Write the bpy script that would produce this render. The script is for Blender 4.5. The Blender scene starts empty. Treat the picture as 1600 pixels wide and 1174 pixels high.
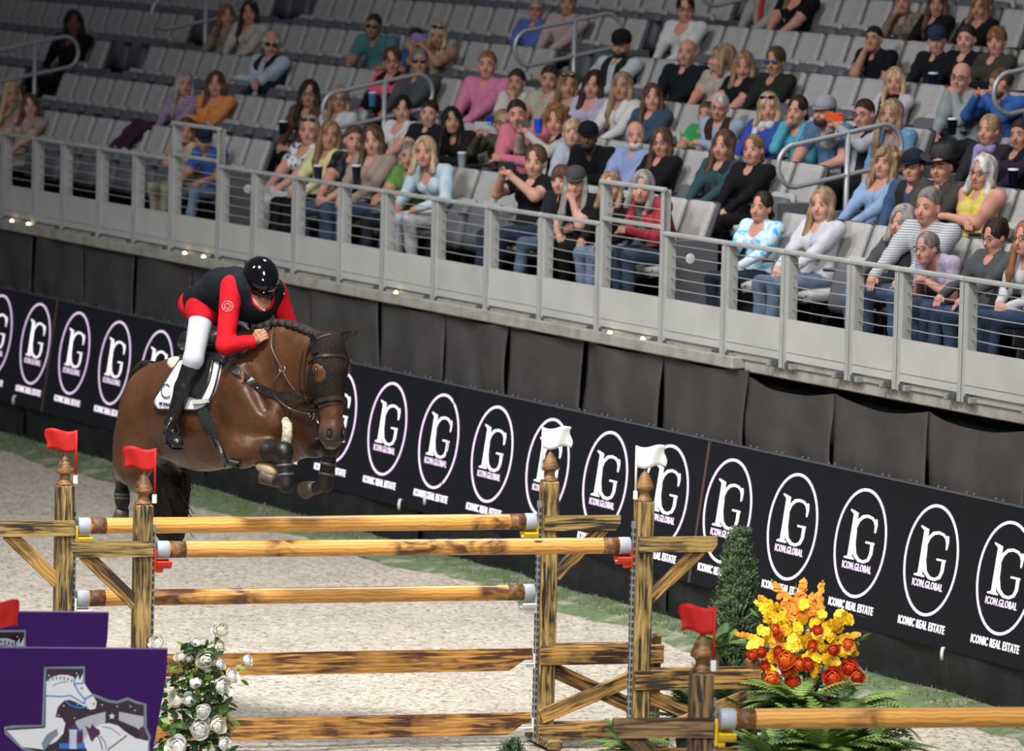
import bpy, bmesh, math, random
import numpy as np
from mathutils import Vector, Matrix, Euler
R = math.radians
random.seed(7)
scene = bpy.context.scene
col = scene.collection

# ------------------------------------------------------------------ camera
CAM = Vector((0, 0, 6.3)); FPX = 9000.0
pitch = math.atan(831 / FPX); roll = R(1.35)
_r = Vector((1, 0, 0)); _u = Vector((0, math.sin(pitch), math.cos(pitch))); CF = Vector((0, math.cos(pitch), -math.sin(pitch)))
CR = _r * math.cos(roll) + _u * math.sin(roll); CU = -_r * math.sin(roll) + _u * math.cos(roll)
cd = bpy.data.cameras.new('camera'); cam = bpy.data.objects.new('camera', cd); col.objects.link(cam)
cam.matrix_world = Matrix(((CR.x, CU.x, -CF.x, 0), (CR.y, CU.y, -CF.y, 0), (CR.z, CU.z, -CF.z, CAM.z), (0, 0, 0, 1)))
cd.sensor_width = 36; cd.lens = FPX / 1600 * 36; cd.clip_start = 1; cd.clip_end = 300
cd.dof.use_dof = True; cd.dof.focus_distance = 38.8; cd.dof.aperture_fstop = 3.8
scene.camera = cam
scene.view_settings.view_transform = 'Standard'; scene.view_settings.look = 'None'
scene.view_settings.exposure = 0.0; scene.view_settings.gamma = 1.0; scene.view_settings.use_curve_mapping = False

def ray(x, y): return CF * FPX + CR * (x - 800) - CU * (y - 587)
def atz(x, y, z=0.0):
    d = ray(x, y); return CAM + d * ((z - CAM.z) / d.z)
def proj(p):
    d = Vector(p) - CAM; w = d.dot(CF); return 800 + FPX * d.dot(CR) / w, 587 - FPX * d.dot(CU) / w, w
# the long side of the arena: u along it, v away from the sand, z up
WA = Vector((-5.423, 60.851, 0)); WU = Vector((.44759, -.89424, 0)); WN = Vector((.89424, .44759, 0)); WROT = math.atan2(WU.y, WU.x)
def P(u, v, z=0.0): return WA + WU * u + WN * v + Vector((0, 0, z))
def at_v(x, y, v):
    d = ray(x, y); t = ((WA - CAM).dot(WN) + v) / d.dot(WN); p = CAM + d * t
    return (p - WA).dot(WU), p.z

# ------------------------------------------------------------------ light
w = bpy.data.worlds.new('arena_air'); scene.world = w; w.use_nodes = True
w.node_tree.nodes['Background'].inputs[0].default_value = (.78, .86, 1, 1); w.node_tree.nodes['Background'].inputs[1].default_value = .11
def area(name, loc, target, size, power, colr=(1, .97, .92), spread=180):
    l = bpy.data.lights.new(name, 'AREA'); l.energy = power; l.shape = 'DISK'; l.size = size; l.color = colr; l.spread = R(spread)
    o = bpy.data.objects.new(name, l); col.objects.link(o); o.location = loc
    o.rotation_euler = (Vector(target) - Vector(loc)).to_track_quat('-Z', 'Y').to_euler(); return o
area('rig_light_over_sand', (-6, 31, 20), (-2, 43, 0), 3.5, 980, (1, .965, .92), 62)
area('rig_light_front', (3, 22, 18), (0, 40, 1), 4, 560, (1, .97, .94), 76)
area('rig_light_back', (2.5, 50, 21), (-1.5, 43, 1), 3, 300, (.95, .97, 1), 60)
area('fill_light_near', (-2, 8, 13), (.5, 33, 1), 3, 400, (1, .97, .93), 50)  # added fill to brighten the near objects and horse front, no arena lamp
area('rig_light_stands', (-16, 36, 19), (1, 52.5, 2), 5, 540, (.97, .98, 1), 62)

# ------------------------------------------------------------------ helpers
def tag(o, label=None, cat=None, group=None, kind=None):
    if label: o['label'] = label
    if cat: o['category'] = cat
    if group: o['group'] = group
    if kind: o['kind'] = kind
    return o
def empty(name, loc=(0, 0, 0), rz=0.0, label=None, cat=None, group=None):
    o = bpy.data.objects.new(name, None); o.empty_display_size = .1; col.objects.link(o)
    o.location = loc; o.rotation_euler = (0, 0, rz); return tag(o, label, cat, group)
def mk(name, verts, faces, mats, parent=None, smooth=True, mi=None):
    me = bpy.data.meshes.new(name)
    if isinstance(verts, np.ndarray) and isinstance(faces, np.ndarray) and faces.shape[1] == 4:
        nv, nf = len(verts), len(faces)
        me.vertices.add(nv); me.vertices.foreach_set('co', verts.astype(np.float32).ravel())
        me.loops.add(nf * 4); me.loops.foreach_set('vertex_index', faces.astype(np.int32).ravel())
        me.polygons.add(nf); me.polygons.foreach_set('loop_start', np.arange(0, nf * 4, 4, dtype=np.int32))
        me.update(calc_edges=True)
    else:
        me.from_pydata([tuple(v) for v in verts], [], faces); me.update()
    for m in (mats if isinstance(mats, (list, tuple)) else [mats]): me.materials.append(m)
    n = len(me.polygons)
    if smooth is True: me.polygons.foreach_set('use_smooth', [True] * n)
    elif isinstance(smooth, (list, tuple)): me.polygons.foreach_set('use_smooth', smooth)
    if mi is not None: me.polygons.foreach_set('material_index', np.asarray(mi, dtype=np.int32))
    o = bpy.data.objects.new(name, me); col.objects.link(o)
    if parent is not None: o.parent = parent
    return o
class MB:
    """collects shapes and links them as one mesh"""
    def __init__(s): s.v = []; s.f = []; s.m = []; s.s = []
    def add(s, vs, fs, m=0, sm=False):
        b = len(s.v); s.v += [Vector(v) for v in vs]; s.f += [[i + b for i in f] for f in fs]; s.m += [m] * len(fs); s.s += [sm] * len(fs); return s
    def box(s, c, d, m=0, rot=None, bev=0.0):
        x, y, z = d[0] / 2, d[1] / 2, d[2] / 2; b = min(bev, x * .45, y * .45, z * .45)
        if b <= 0:
            vs = [(-x, -y, -z), (x, -y, -z), (x, y, -z), (-x, y, -z), (-x, -y, z), (x, -y, z), (x, y, z), (-x, y, z)]
            fs = [(0, 3, 2, 1), (4, 5, 6, 7), (0, 1, 5, 4), (1, 2, 6, 5), (2, 3, 7, 6), (3, 0, 4, 7)]
        else:
            o8 = [(-x + b, -y), (x - b, -y), (x, -y + b), (x, y - b), (x - b, y), (-x + b, y), (-x, y - b), (-x, -y + b)]
            i8 = [(px * (x - b) / x, py * (y - b) / y) for px, py in o8]
            vs = [(p[0], p[1], -z) for p in i8] + [(p[0], p[1], -z + b) for p in o8] + [(p[0], p[1], z - b) for p in o8] + [(p[0], p[1], z) for p in i8]
            fs = [tuple(range(7, -1, -1)), tuple(range(24, 32))]
            for k in range(3):
                for i in range(8): j = (i + 1) % 8; fs.append((k * 8 + i, k * 8 + j, k * 8 + 8 + j, k * 8 + 8 + i))
        c = Vector(c)
        vs = [(rot @ Vector(v) if rot is not None else Vector(v)) + c for v in vs]
        return s.add(vs, fs, m)
    def tube(s, pts, r, n=8, m=0, cap=True, flat=1.0, closed=False):
        pts = [Vector(p) for p in pts]; N = len(pts); rs = r if isinstance(r, (list, tuple)) else [r] * N
        vs = []; prev = None
        for i, p in enumerate(pts):
            if closed: t = pts[(i + 1) % N] - pts[i - 1]
            else: t = (pts[min(i + 1, N - 1)] - pts[max(i - 1, 0)])
            t.normalize()
            a = prev if prev is not None else (Vector((0, 0, 1)) if abs(t.z) < .9 else Vector((1, 0, 0)))
            a = (a - t * a.dot(t)); a = a.normalized() if a.length > 1e-6 else t.orthogonal().normalized()
            prev = a; b = t.cross(a)
            for k in range(n):
                q = 2 * math.pi * k / n; vs.append(p + (a * math.cos(q) * flat + b * math.sin(q)) * rs[i])
        fs = []
        for i in range(N if closed else N - 1):
            j = (i + 1) % N
            for k in range(n): l = (k + 1) % n; fs.append((i * n + k, i * n + l, j * n + l, j * n + k))
        s.add(vs, fs, m, True)
        if cap and not closed:
            b = len(s.v) - len(vs); s.f += [[b + k for k in range(n - 1, -1, -1)], [b + (N - 1) * n + k for k in range(n)]]; s.m += [m, m]; s.s += [False, False]
        return s
    def strap(s, pts, wid, th, nrm, m=0):
        """flat band through pts; nrm(i) or vector = face normal"""
        pts = [Vector(p) for p in pts]; N = len(pts); vs = []
        for i, p in enumerate(pts):
            t = (pts[min(i + 1, N - 1)] - pts[max(i - 1, 0)]).normalized()
            nn = Vector(nrm[i] if isinstance(nrm, list) else nrm); nn = (nn - t * nn.dot(t)).normalized(); b = t.cross(nn)
            for sx, sy in ((-1, -1), (1, -1), (1, 1), (-1, 1)): vs.append(p + b * sx * wid / 2 + nn * sy * th / 2)
        fs = [(3, 2, 1, 0), tuple((N - 1) * 4 + k for k in range(4))]
        for i in range(N - 1):
            for k in range(4): l = (k + 1) % 4; fs.append((i * 4 + k, i * 4 + l, i * 4 + 4 + l, i * 4 + 4 + k))
        return s.add(vs, fs, m, False)
    def ell(s, c, r, m=0, rot=None, nu=12, nv=8):
        c = Vector(c); vs = []; fs = []
        for i in range(nv + 1):
            th = math.pi * i / nv
            for k in range(nu):
                q = 2 * math.pi * k / nu; v = Vector((r[0] * math.sin(th) * math.cos(q), r[1] * math.sin(th) * math.sin(q), r[2] * math.cos(th)))
                vs.append(c + (rot @ v if rot is not None else v))
        for i in range(nv):
            for k in range(nu): l = (k + 1) % nu; fs.append((i * nu + k, i * nu + nu + k, i * nu + nu + l, i * nu + l))
        return s.add(vs, fs, m, True)
    def lathe(s, prof, c=(0, 0, 0), n=16, m=0, rot=None, sq=False):
        c = Vector(c); vs = []; fs = []
        for r, z in prof:
            for k in range(n):
                q = 2 * math.pi * (k + (.5 if sq else 0)) / n; rr = r / (math.cos(math.pi / n) if sq else 1)
                v = Vector((rr * math.cos(q), rr * math.sin(q), z)); vs.append(c + (rot @ v if rot is not None else v))
        for i in range(len(prof) - 1):
            for k in range(n): l = (k + 1) % n; fs.append((i * n + k, i * n + l, i * n + n + l, i * n + n + k))
        fs.append(tuple(range(n - 1, -1, -1))); fs.append(tuple((len(prof) - 1) * n + k for k in range(n)))
        return s.add(vs, fs, m, not sq)
    def prism(s, poly, h, M, m=0):
        """2-D polygon in local xz, extruded along local +y by h"""
        n = len(poly); vs = [M @ Vector((p[0], 0, p[1])) for p in poly] + [M @ Vector((p[0], h, p[1])) for p in poly]
        fs = [tuple(range(n)), tuple(range(2 * n - 1, n - 1, -1))] + [((i + 1) % n, i, n + i, n + (i + 1) % n) for i in range(n)]
        return s.add(vs, fs, m)
    def stroke(s, pts, wid, h, M, m=0, closed=False):
        """2-D stroke with a width per point, local xz, thickness along y"""
        N = len(pts); ws = wid if isinstance(wid, (list, tuple)) else [wid] * N; L = []; Rr = []
        for i in range(N):
            a = Vector(pts[(i - 1) % N] if closed else pts[max(i - 1, 0)]); b = Vector(pts[(i + 1) % N] if closed else pts[min(i + 1, N - 1)])
            t = (b - a).normalized(); nn = Vector((-t.y, t.x)); p = Vector(pts[i]); L.append(p + nn * ws[i] / 2); Rr.append(p - nn * ws[i] / 2)
        vs = [];
        for a, b in zip(L, Rr): vs += [M @ Vector((a.x, 0, a.y)), M @ Vector((b.x, 0, b.y)), M @ Vector((b.x, h, b.y)), M @ Vector((a.x, h, a.y))]
        fs = [] if closed else [(0, 1, 2, 3), tuple((N - 1) * 4 + k for k in (3, 2, 1, 0))]
        for i in range(N if closed else N - 1):
            j = (i + 1) % N
            for k in range(4): l = (k + 1) % 4; fs.append((i * 4 + k, j * 4 + k, j * 4 + l, i * 4 + l))
        return s.add(vs, fs, m)
    def build(s, name, mats, parent=None, smooth=None):
        return mk(name, s.v, s.f, mats, parent, s.s if smooth is None else smooth, s.m)
def copy_tree(o, parent=None):
    c = o.copy(); col.objects.link(c)
    if parent is not None: c.parent = parent
    for ch in list(o.children): copy_tree(ch, c)
    return c

# ------------------------------------------------------------------ materials
_mc = {}
def mat(name, rgb, rough=.6, metal=0.0, noise=None, bump=None, emis=None, coat=0.0, sheen=0.0, spec=.5, coords='Object', stripes=None, spots=None):
    """noise=(scale, second colour, lo, hi[, stretch xyz]); bump=(scale, strength[, stretch]); stripes=(scale, colour, axis, width)"""
    key = (name, tuple(rgb), rough, metal, str(noise), str(bump), str(emis), coat, str(stripes), str(spots))
    if key in _mc: return _mc[key]
    m = bpy.data.materials.new(name); m.use_nodes = True; nt = m.node_tree; N = nt.nodes; L = nt.links; b = N['Principled BSDF']
    b.inputs['Base Color'].default_value = (*rgb, 1); b.inputs['Roughness'].default_value = rough; b.inputs['Metallic'].default_value = metal
    b.inputs['Coat Weight'].default_value = coat; b.inputs['Coat Roughness'].default_value = .08; b.inputs['Sheen Weight'].default_value = sheen
    b.inputs['Specular IOR Level'].default_value = spec
    if emis: b.inputs['Emission Color'].default_value = (*emis[0], 1); b.inputs['Emission Strength'].default_value = emis[1]
    cur = None
    if noise or bump or stripes or spots:
        tc = N.new('ShaderNodeTexCoord'); oi = N.new('ShaderNodeObjectInfo'); off = N.new('ShaderNodeVectorMath'); off.operation = 'MULTIPLY_ADD'
        cb = N.new('ShaderNodeCombineXYZ'); L.new(oi.outputs['Random'], cb.inputs[0]); L.new(oi.outputs['Random'], cb.inputs[1])
        L.new(cb.outputs[0], off.inputs[0]); off.inputs[1].default_value = (37, 17, 0) if coords == 'Object' else (0, 0, 0); L.new(tc.outputs[coords], off.inputs[2])
        src = off.outputs[0]
    def nz(scale, stretch, detail=4):
        mp = N.new('ShaderNodeMapping'); mp.inputs['Scale'].default_value = stretch or (1, 1, 1); L.new(src, mp.inputs[0])
        t = N.new('ShaderNodeTexNoise'); t.inputs['Scale'].default_value = scale; t.inputs['Detail'].default_value = detail; L.new(mp.outputs[0], t.inputs['Vector']); return t
    def mix(fac, c2):
        nonlocal cur
        mx = N.new('ShaderNodeMix'); mx.data_type = 'RGBA'; L.new(fac, mx.inputs[0])
        if cur is None: mx.inputs[6].default_value = (*rgb, 1)
        else: L.new(cur, mx.inputs[6])
        mx.inputs[7].default_value = (*c2, 1); cur = mx.outputs[2]
    def ramp(o, lo, hi):
        r = N.new('ShaderNodeMapRange'); r.inputs[1].default_value = lo; r.inputs[2].default_value = hi; L.new(o, r.inputs[0]); return r.outputs[0]
    if noise:
        for nn in (noise if isinstance(noise, list) else [noise]):
            t = nz(nn[0], nn[4] if len(nn) > 4 else None); mix(ramp(t.outputs[0], nn[2], nn[3]), nn[1])
    if spots:
        mp = N.new('ShaderNodeTexVoronoi'); mp.inputs['Scale'].default_value = spots[0]; L.new(src, mp.inputs['Vector'])
        mix(ramp(mp.outputs['Distance'], spots[2], spots[2] * .7), spots[1])
    if stripes:
        for st in (stripes if isinstance(stripes, list) else [stripes]):
            t = N.new('ShaderNodeTexWave'); t.inputs['Scale'].default_value = st[0]; t.bands_direction = st[2]; L.new(src, t.inputs['Vector'])
            mix(ramp(t.outputs[1], 1 - st[3], 1 - st[3] + .1), st[1])
    if cur is not None: L.new(cur, b.inputs['Base Color'])
    if bump:
        t = nz(bump[0], bump[2] if len(bump) > 2 else None, 5); bp = N.new('ShaderNodeBump'); bp.inputs['Strength'].default_value = bump[1]; bp.inputs['Distance'].default_value = bump[3] if len(bump) > 3 else .02
        L.new(t.outputs[0], bp.inputs['Height']); L.new(bp.outputs[0], b.inputs['Normal'])
    _mc[key] = m; return m
def srgb(h):
    h = h.lstrip('#'); return tuple(((int(h[i:i + 2], 16) / 255) ** 2.2) for i in (0, 2, 4))

ORD = ['first', 'second', 'third', 'fourth', 'fifth', 'sixth', 'seventh', 'eighth', 'ninth', 'tenth', 'eleventh', 'twelfth', 'thirteenth', 'fourteenth', 'fifteenth', 'sixteenth', 'seventeenth', 'eighteenth', 'nineteenth', 'twentieth']
# ------------------------------------------------------------------ setting: sand, verge, stands floor
M_sand = mat('arena_sand', (.47, .415, .34), .95, noise=[(1.3, (.37, .33, .275), .42, .70), (9, (.57, .51, .43), .48, .66), (26, (.19, .16, .125), .53, .63), (60, (.58, .54, .47), .60, .70)], bump=(20, 1.0, None, .06))
# gently rutted surface
nx, ny = 130, 190; vs = []; fs = []
def gz(x, y): return .010 * math.sin(x * 2.1 + y * .7) * math.sin(y * 1.3 - x) + .008 * math.sin(x * 7 + 2 * math.sin(y * 3)) * math.sin(y * 6)
for j in range(ny + 1):
    for i in range(nx + 1):
        x = -12 + 24 * i / nx; y = 25 + 45 * j / ny; vs.append((x, y, gz(x, y) - .02))
for j in range(ny):
    for i in range(nx): a = j * (nx + 1) + i; fs.append((a, a + 1, a + nx + 2, a + nx + 1))
tag(mk('floor', vs, fs, M_sand), kind='structure')
def slab(name, u0, u1, v0, v1, z0, z1, m, bev=0): 
    b = MB().box((0, 0, 0), (u1 - u0, v1 - v0, z1 - z0), bev=bev); o = b.build(name, m); o.location = P((u0 + u1) / 2, (v0 + v1) / 2, (z0 + z1) / 2); o.rotation_euler = (0, 0, WROT); return o
# green turf verge along the boards
M_turf = mat('turf', (.085, .135, .055), .9, noise=[(14, (.17, .20, .11), .45, .7), (3.5, (.30, .27, .21), .53, .66)], bump=(60, .8))
b = MB(); NU = 160
for i in range(NU + 1):
    u = -4 + 28 * i / NU; e = .84 + .09 * math.sin(u * 2.3) + .04 * math.sin(u * 7.1)
    for v, z in ((-e, -.02), (-e + .12, .012), (-.3, .032), (.02, .03)): b.v.append(P(u, v, z))
for i in range(NU):
    for k in range(3): q = i * 4 + k; b.f.append([q, q + 4, q + 5, q + 1]); b.m.append(0); b.s.append(True)
tag(b.build('floor_turf_verge', M_turf), kind='structure')
# turf blades on the verge: nobody could count them
rg = random.Random(3); b = MB()
for i in range(9000):
    u = rg.uniform(-1, 22); v = -rg.random() * .62; p = P(u, v, .02); a = rg.uniform(0, 6.28); h = rg.uniform(.02, .05); d = Vector((math.cos(a), math.sin(a), 0)) * .006; l = Vector((rg.uniform(-.015, .015), rg.uniform(-.015, .015), h))
    b.add([p - d, p + d, p + l], [(0, 1, 2)])
tag(b.build('turf_blades', M_turf), 'short green turf blades along the foot of the black boards', 'grass', kind='stuff')

M_tread = mat('tread', (.018, .019, .021), .9, noise=(5, (.028, .028, .03), .4, .7), spec=.15)
TR, RS, Z0 = 1.05, .31, 2.28
NROW = 9
slab('wall_back', -30, 24, .25, .45, -.1, 2.2, mat('dark_wall', (.012, .012, .014), .9)).update_tag()
tag(bpy.data.objects['wall_back'], kind='structure')
for k in range(NROW + 2):
    o = slab('floor_tread', -34, 24, (.03 if k == 0 else .42 + (k - 1) * TR + .62 + .05), .42 + k * TR + .67, Z0 - .34 + k * RS if k else 2.21, Z0 + k * RS, M_tread); tag(o, kind='structure')
# stairs in the aisles
M_step = mat('step_concrete', (.16, .16, .165), .8, noise=(9, (.10, .10, .105), .4, .7))
AISLES = [-13.4, -4.15, 5.17, 14.4]
for ac in AISLES:
    for k in range(1, NROW + 1):
        o = slab('trim_aisle_step', ac - .5, ac + .5, .42 + (k - 1) * TR + .40, .42 + (k - 1) * TR + .68, Z0 + (k - 1) * RS, Z0 + (k - .5) * RS, M_step, .01); tag(o, kind='structure')

# ------------------------------------------------------------------ perimeter: black kick cloth, led boards, hanging drapes, platform edge
M_black = mat('black_cloth', (.012, .0125, .014), .6, noise=(3, (.025, .026, .03), .45, .7))
def cloth_panel(u0, u1, v, z0, z1, seed, amp, nu=26, nz=14, sag=0.0):
    rg = random.Random(seed); ph = [(rg.uniform(3, 9), rg.uniform(0, 6), rg.uniform(-3, 3), rg.uniform(.3, 1)) for _ in range(5)]
    vs = []; fs = []; c = P((u0 + u1) / 2, v, 0)
    for s_ in (0, 1):
        for j in range(nz + 1):
            for i in range(nu + 1):
                fu = i / nu; fz = j / nz; u = (fu - .5) * (u1 - u0) * (1 - .045 / (u1 - u0) * math.sin(fz * 3.1)); z = z0 + (z1 - z0) * fz
                dv = sum(a * math.sin(f * (u * 1.0 + t * fz * .25) + p) for f, p, t, a in ph) * amp / 2
                dv += amp * 1.5 * math.exp(-((fu - .5 - .3 * (fz - .5) * (1 if seed % 2 else -1)) / .10) ** 2) * (1 - fz) - amp * .8 * math.sin(math.pi * fu)
                top = sag * math.sin(math.pi * fu) * fz
                vs.append((u, dv + .012 * s_ - .02 * (1 - fz), z - top))
    W_ = nu + 1; off = W_ * (nz + 1)
    for s_ in (0, 1):
        for j in range(nz):
            for i in range(nu):
                a = s_ * off + j * W_ + i; q = (a, a + 1, a + W_ + 1, a + W_); fs.append(q if s_ == 0 else q[::-1])
    for j in range(nz):
        for i in (0, nu): a = j * W_ + i; q = (a, a + W_, a + W_ + off, a + off); fs.append(q if i == 0 else q[::-1])
    return vs, fs, c
seams = [-.45, .94, 2.32, 3.67, 5.05, 6.5, 7.95, 9.44, 10.81, 12.09, 13.5, 14.95, 16.38, 17.83, 19.26, 20.7, 22.1]
M_drape = mat('grey_black_drape', (.040, .0375, .037), .62, noise=(2.5, (.052, .049, .048), .4, .65), bump=(9, .25), spec=.2)
names = ['far left', '', '', '']
ztop = lambda u: 2.16 if u < 8 else (2.12 if u < 16 else 2.07)
for i in range(len(seams) - 1):
    u0, u1 = seams[i], seams[i + 1]
    v_, f_, c = cloth_panel(u0 + .012, u1 - .012, -.02, 1.36, ztop((u0 + u1) / 2), 10 + i, .024, sag=.03 if i < 12 else .07)
    o = mk('drape', v_, f_, M_drape); o.location = c; o.rotation_euler = (0, 0, WROT); DR = o
    tag(o, 'black cloth drape under the platform edge, %s one from the left%s' % (ORD[i], ''), 'drape', 'black drapes under the platform')
M_kick = mat('black_tarp', (.010, .011, .012), .5, noise=(4, (.02, .021, .023), .45, .7), bump=(7, .5), spec=.2)
for i, (u0, u1) in enumerate([(-4, 1.27), (1.29, 6.0), (6.02, 10.8), (10.82, 15.55), (15.57, 22.5)]):
    v_, f_, c = cloth_panel(u0, u1, -.235, .0, .40, 40 + i, .03, nu=60, nz=5)
    o = mk('ground_tarp', v_, f_, M_kick); o.location = c; o.rotation_euler = (0, 0, WROT)
    tag(o, 'black tarp skirt below the logo boards, ' + ['at the left edge', 'behind the horse', 'right of the horse\'s front hooves', 'behind the stands with white flags', 'behind the conifer and flowers'][i], 'tarp', 'black tarp skirts at the turf')
# led boards
M_led = mat('led_face', (.0065, .007, .009), .55, spec=.10, emis=((.55, .6, .75), .006))
M_ledframe = mat('led_frame', (.06, .062, .068), .5)
M_logo = mat('led_lit_white', (.8, .78, .85), .5, emis=((1.0, .90, 1.0), .85))
M_ring = mat('led_lit_lilac', (.7, .6, .8), .5, emis=((.84, .64, .90), .66))
M_seam = mat('led_seam', (.10, .06, .055), .6)
def arc(cx, cz, rx, rz, a0, a1, n): return [(cx + rx * math.cos(R(a0 + (a1 - a0) * i / n)), cz + rz * math.sin(R(a0 + (a1 - a0) * i / n))) for i in range(n + 1)]
ID = Matrix.Identity(4)
b = MB(); b.stroke(arc(0, 0, .378, .415, 0, 352, 44), .022, .004, ID, closed=True); ring0 = b
SX = Matrix.Diagonal((1.28, 1, .93, 1))
b = MB()   # monogram: serif I with a G hung on its shoulder
b.prism([(-.165, -.185), (-.050, -.185), (-.050, -.174), (-.078, -.162), (-.072, .205), (-.160, .225), (-.163, .214), (-.120, .19), (-.125, -.162), (-.165, -.174)], .004, SX)
b.stroke([(-.078, .02), (-.076, .08), (-.055, .14), (-.010, .182), (.045, .196), (.10, .188), (.135, .165), (.150, .135)], [.012, .020, .026, .026, .022, .020, .020, .018], .004, SX)
b.stroke([(.152, .185), (.156, .14), (.156, .08), (.153, .07)], [.012, .026, .014, .004], .004, SX)
b.stroke([(-.078, .06), (-.074, -.05), (-.045, -.14), (.01, -.180), (.070, -.184), (.12, -.160), (.142, -.11), (.142, -.03)], [.030, .034, .032, .026, .022, .026, .030, .032], .004, SX)
b.box((.145, .002, -.018), (.130, .004, .014)); mono0 = b
def text_mesh(name, s, size, m, off, wid):
    c = bpy.data.curves.new(name, 'FONT'); c.body = s; c.size = size; c.align_x = 'CENTER'; c.align_y = 'CENTER'; c.extrude = .002; c.offset = off; c.space_character = 1.12; c.resolution_u = 2
    o = bpy.data.objects.new(name, c); col.objects.link(o); bpy.context.view_layer.update()
    me = bpy.data.meshes.new_from_object(o.evaluated_get(bpy.context.evaluated_depsgraph_get())); bpy.data.objects.remove(o)
    xs = [v.co.x for v in me.vertices]; k = wid / (max(xs) - min(xs)); me.transform(Matrix.Rotation(R(90), 4, 'X') @ Matrix.Diagonal((k, 1, 1, 1))); me.materials.clear(); me.materials.append(m); me.name = name; return me
T1 = text_mesh('lettering', 'ICON.GLOBAL', .080, M_ring, .0006, .44); T2 = text_mesh('caption', 'ICONIC REAL ESTATE', .088, M_logo, .0012, .68)
side = ['at the left edge, behind the left red flag', 'behind the horse and rider', 'just right of the horse head', 'behind the two white flags', 'at the right, behind the conifer and flowers']
edges = [-4, 1.9, 6.6, 11.3, 16.0, 22.5]; src = {}
for i in range(5):
    u0, u1 = edges[i], edges[i + 1]; B = empty('led_board', P((u0 + u1) / 2, -.16, 0), WROT, 'black electronic advertising board with lit logos ' + side[i], 'advertising board', 'electronic advertising boards around the arena'); B.rotation_euler = (R(-8), 0, WROT); B.location = P((u0 + u1) / 2, -.26 - .35 * math.sin(R(8)), .35 * (1 - math.cos(R(8)))); uc = (u0 + u1) / 2
    MB().box((0, 0, .935), (u1 - u0 - .012, .07, 1.17), bev=.008).build('board_face', M_led, B)
    t = MB().box((0, -.002, 1.527), (u1 - u0 - .012, .075, .014)); q = u0 + .2
    while q < u1 - .1: t.lathe([(.012, 0), (.012, .02), (.005, .024)], (q - uc, 0, 1.53), 6); t.lathe([(.012, 0), (.012, .02), (.005, .024)], (q + .1 - uc, 0, 1.53), 6); q += .42
    t.build('top_rail', M_ledframe, B)
    if i < 4: MB().box((u1 - uc - .004, -.005, .935), (.012, .075, 1.16)).build('edge_seam', M_seam if i in (0, 3) else M_led, B)
    k = math.ceil((u0 - 1.47) / 1.0705)
    while 1.47 + 1.0705 * k < u1:
        uu = 1.47 + 1.0705 * k - uc; zz = 1.035 - .0022 * (k + 4)
        for nm, dy, dz in (('logo_ring', -.040, 0), ('monogram', -.040, .035), ('lettering', -.039, -.190), ('caption', -.039, -.495)):
            if nm not in src:
                o = src[nm] = {'logo_ring': lambda: ring0.build(nm, M_ring), 'monogram': lambda: mono0.build(nm, M_logo)}.get(nm, lambda: None)() or bpy.data.objects.new(nm, T1 if nm == 'lettering' else T2)
                if nm in ('lettering', 'caption'): col.objects.link(o)
            else: o = src[nm].copy(); col.objects.link(o)
            o.parent = B; o.location = (uu, dy, zz + dz)
        k += 1
# small white cable ties hanging at the board foot
bt = MB().tube([(0, 0, .03), (.02, -.03, .035), (.035, -.045, .0), (.03, -.04, -.05)], .014, 6)
for i, (x, y) in enumerate([(25, 624), (668, 779), (1476, 1020), (628, 787)]):
    u, z = at_v(x, y, -.32); lab = ['hooked white cable tie low on the black tarp at the left', 'white tie on the tarp just above the rear striped rail', 'white tie on the tarp right of the orange flowers', 'small white tie on the tarp behind the top rail'][i]
    o = bt.build('cable_tie', mat('white_plastic', (.55, .56, .58), .5)) if i == 0 else o.copy()
    if i: col.objects.link(o)
    o.location = P(u, -.32, z); o.rotation_euler = (0, 0, WROT); tag(o, lab, 'cable tie')

# platform edge beam
M_beam = mat('beam_paint', (.27, .265, .235), .6, noise=(6, (.18, .175, .15), .45, .7))
o = slab('trim_platform_edge', -6, 16.25, -.09, .25, 2.12, 2.22, M_beam, .01); tag(o, kind='structure')
o = slab('trim_platform_edge_right', 16.26, 24, .02, .25, 2.10, 2.22, M_beam, .01); tag(o, kind='structure')

# ------------------------------------------------------------------ guard rail panels
M_al = mat('aluminium_paint', (.36, .37, .365), .5, .25, noise=(5, (.30, .31, .305), .4, .7))
M_al2 = mat('aluminium_dark', (.27, .28, .285), .5, .35)
M_sheet = mat('kick_sheet', (.37, .375, .36), .55, noise=(2.2, (.32, .325, .31), .4, .7))
M_wire = mat('wire_rope', (.42, .42, .42), .45, .5)
M_bracket = mat('bracket', (.05, .052, .055), .6)
M_bulb = mat('lamp_glow', (1, .8, .5), .4, emis=((1, .70, .30), 9.0))
joints = [-2.1, -1.05, .01, .91, 1.7, 2.67, 3.61, 4.54, 5.72, 6.55, 7.5, 8.53, 9.47, 10.54, 11.61, 12.66, 13.74, 14.9, 15.97, 16.96, 18.01, 18.75, 19.72, 20.85, 21.9]
TALL = {7, 16}
LAMPS = {3: [.35], 4: [.08], 7: [.38, .75], 11: [], 12: [.32], 16: [.28, .72]}
LAMPS = {2: [.42, .95], 7: [.38, .78], 12: [.34], 13: [], 16: [.26, .78]}
def gdesc(i):
    u = joints[i]; x = proj(P(u + .5, 0, 3))[0]
    return {7: 'tall guard rail panel before the two children, one in a navy cap', 16: 'tall guard rail panel before the person in a dark red jacket',
            12: 'guard rail panel with one lamp, before the person in white trousers'}.get(i)
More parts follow.
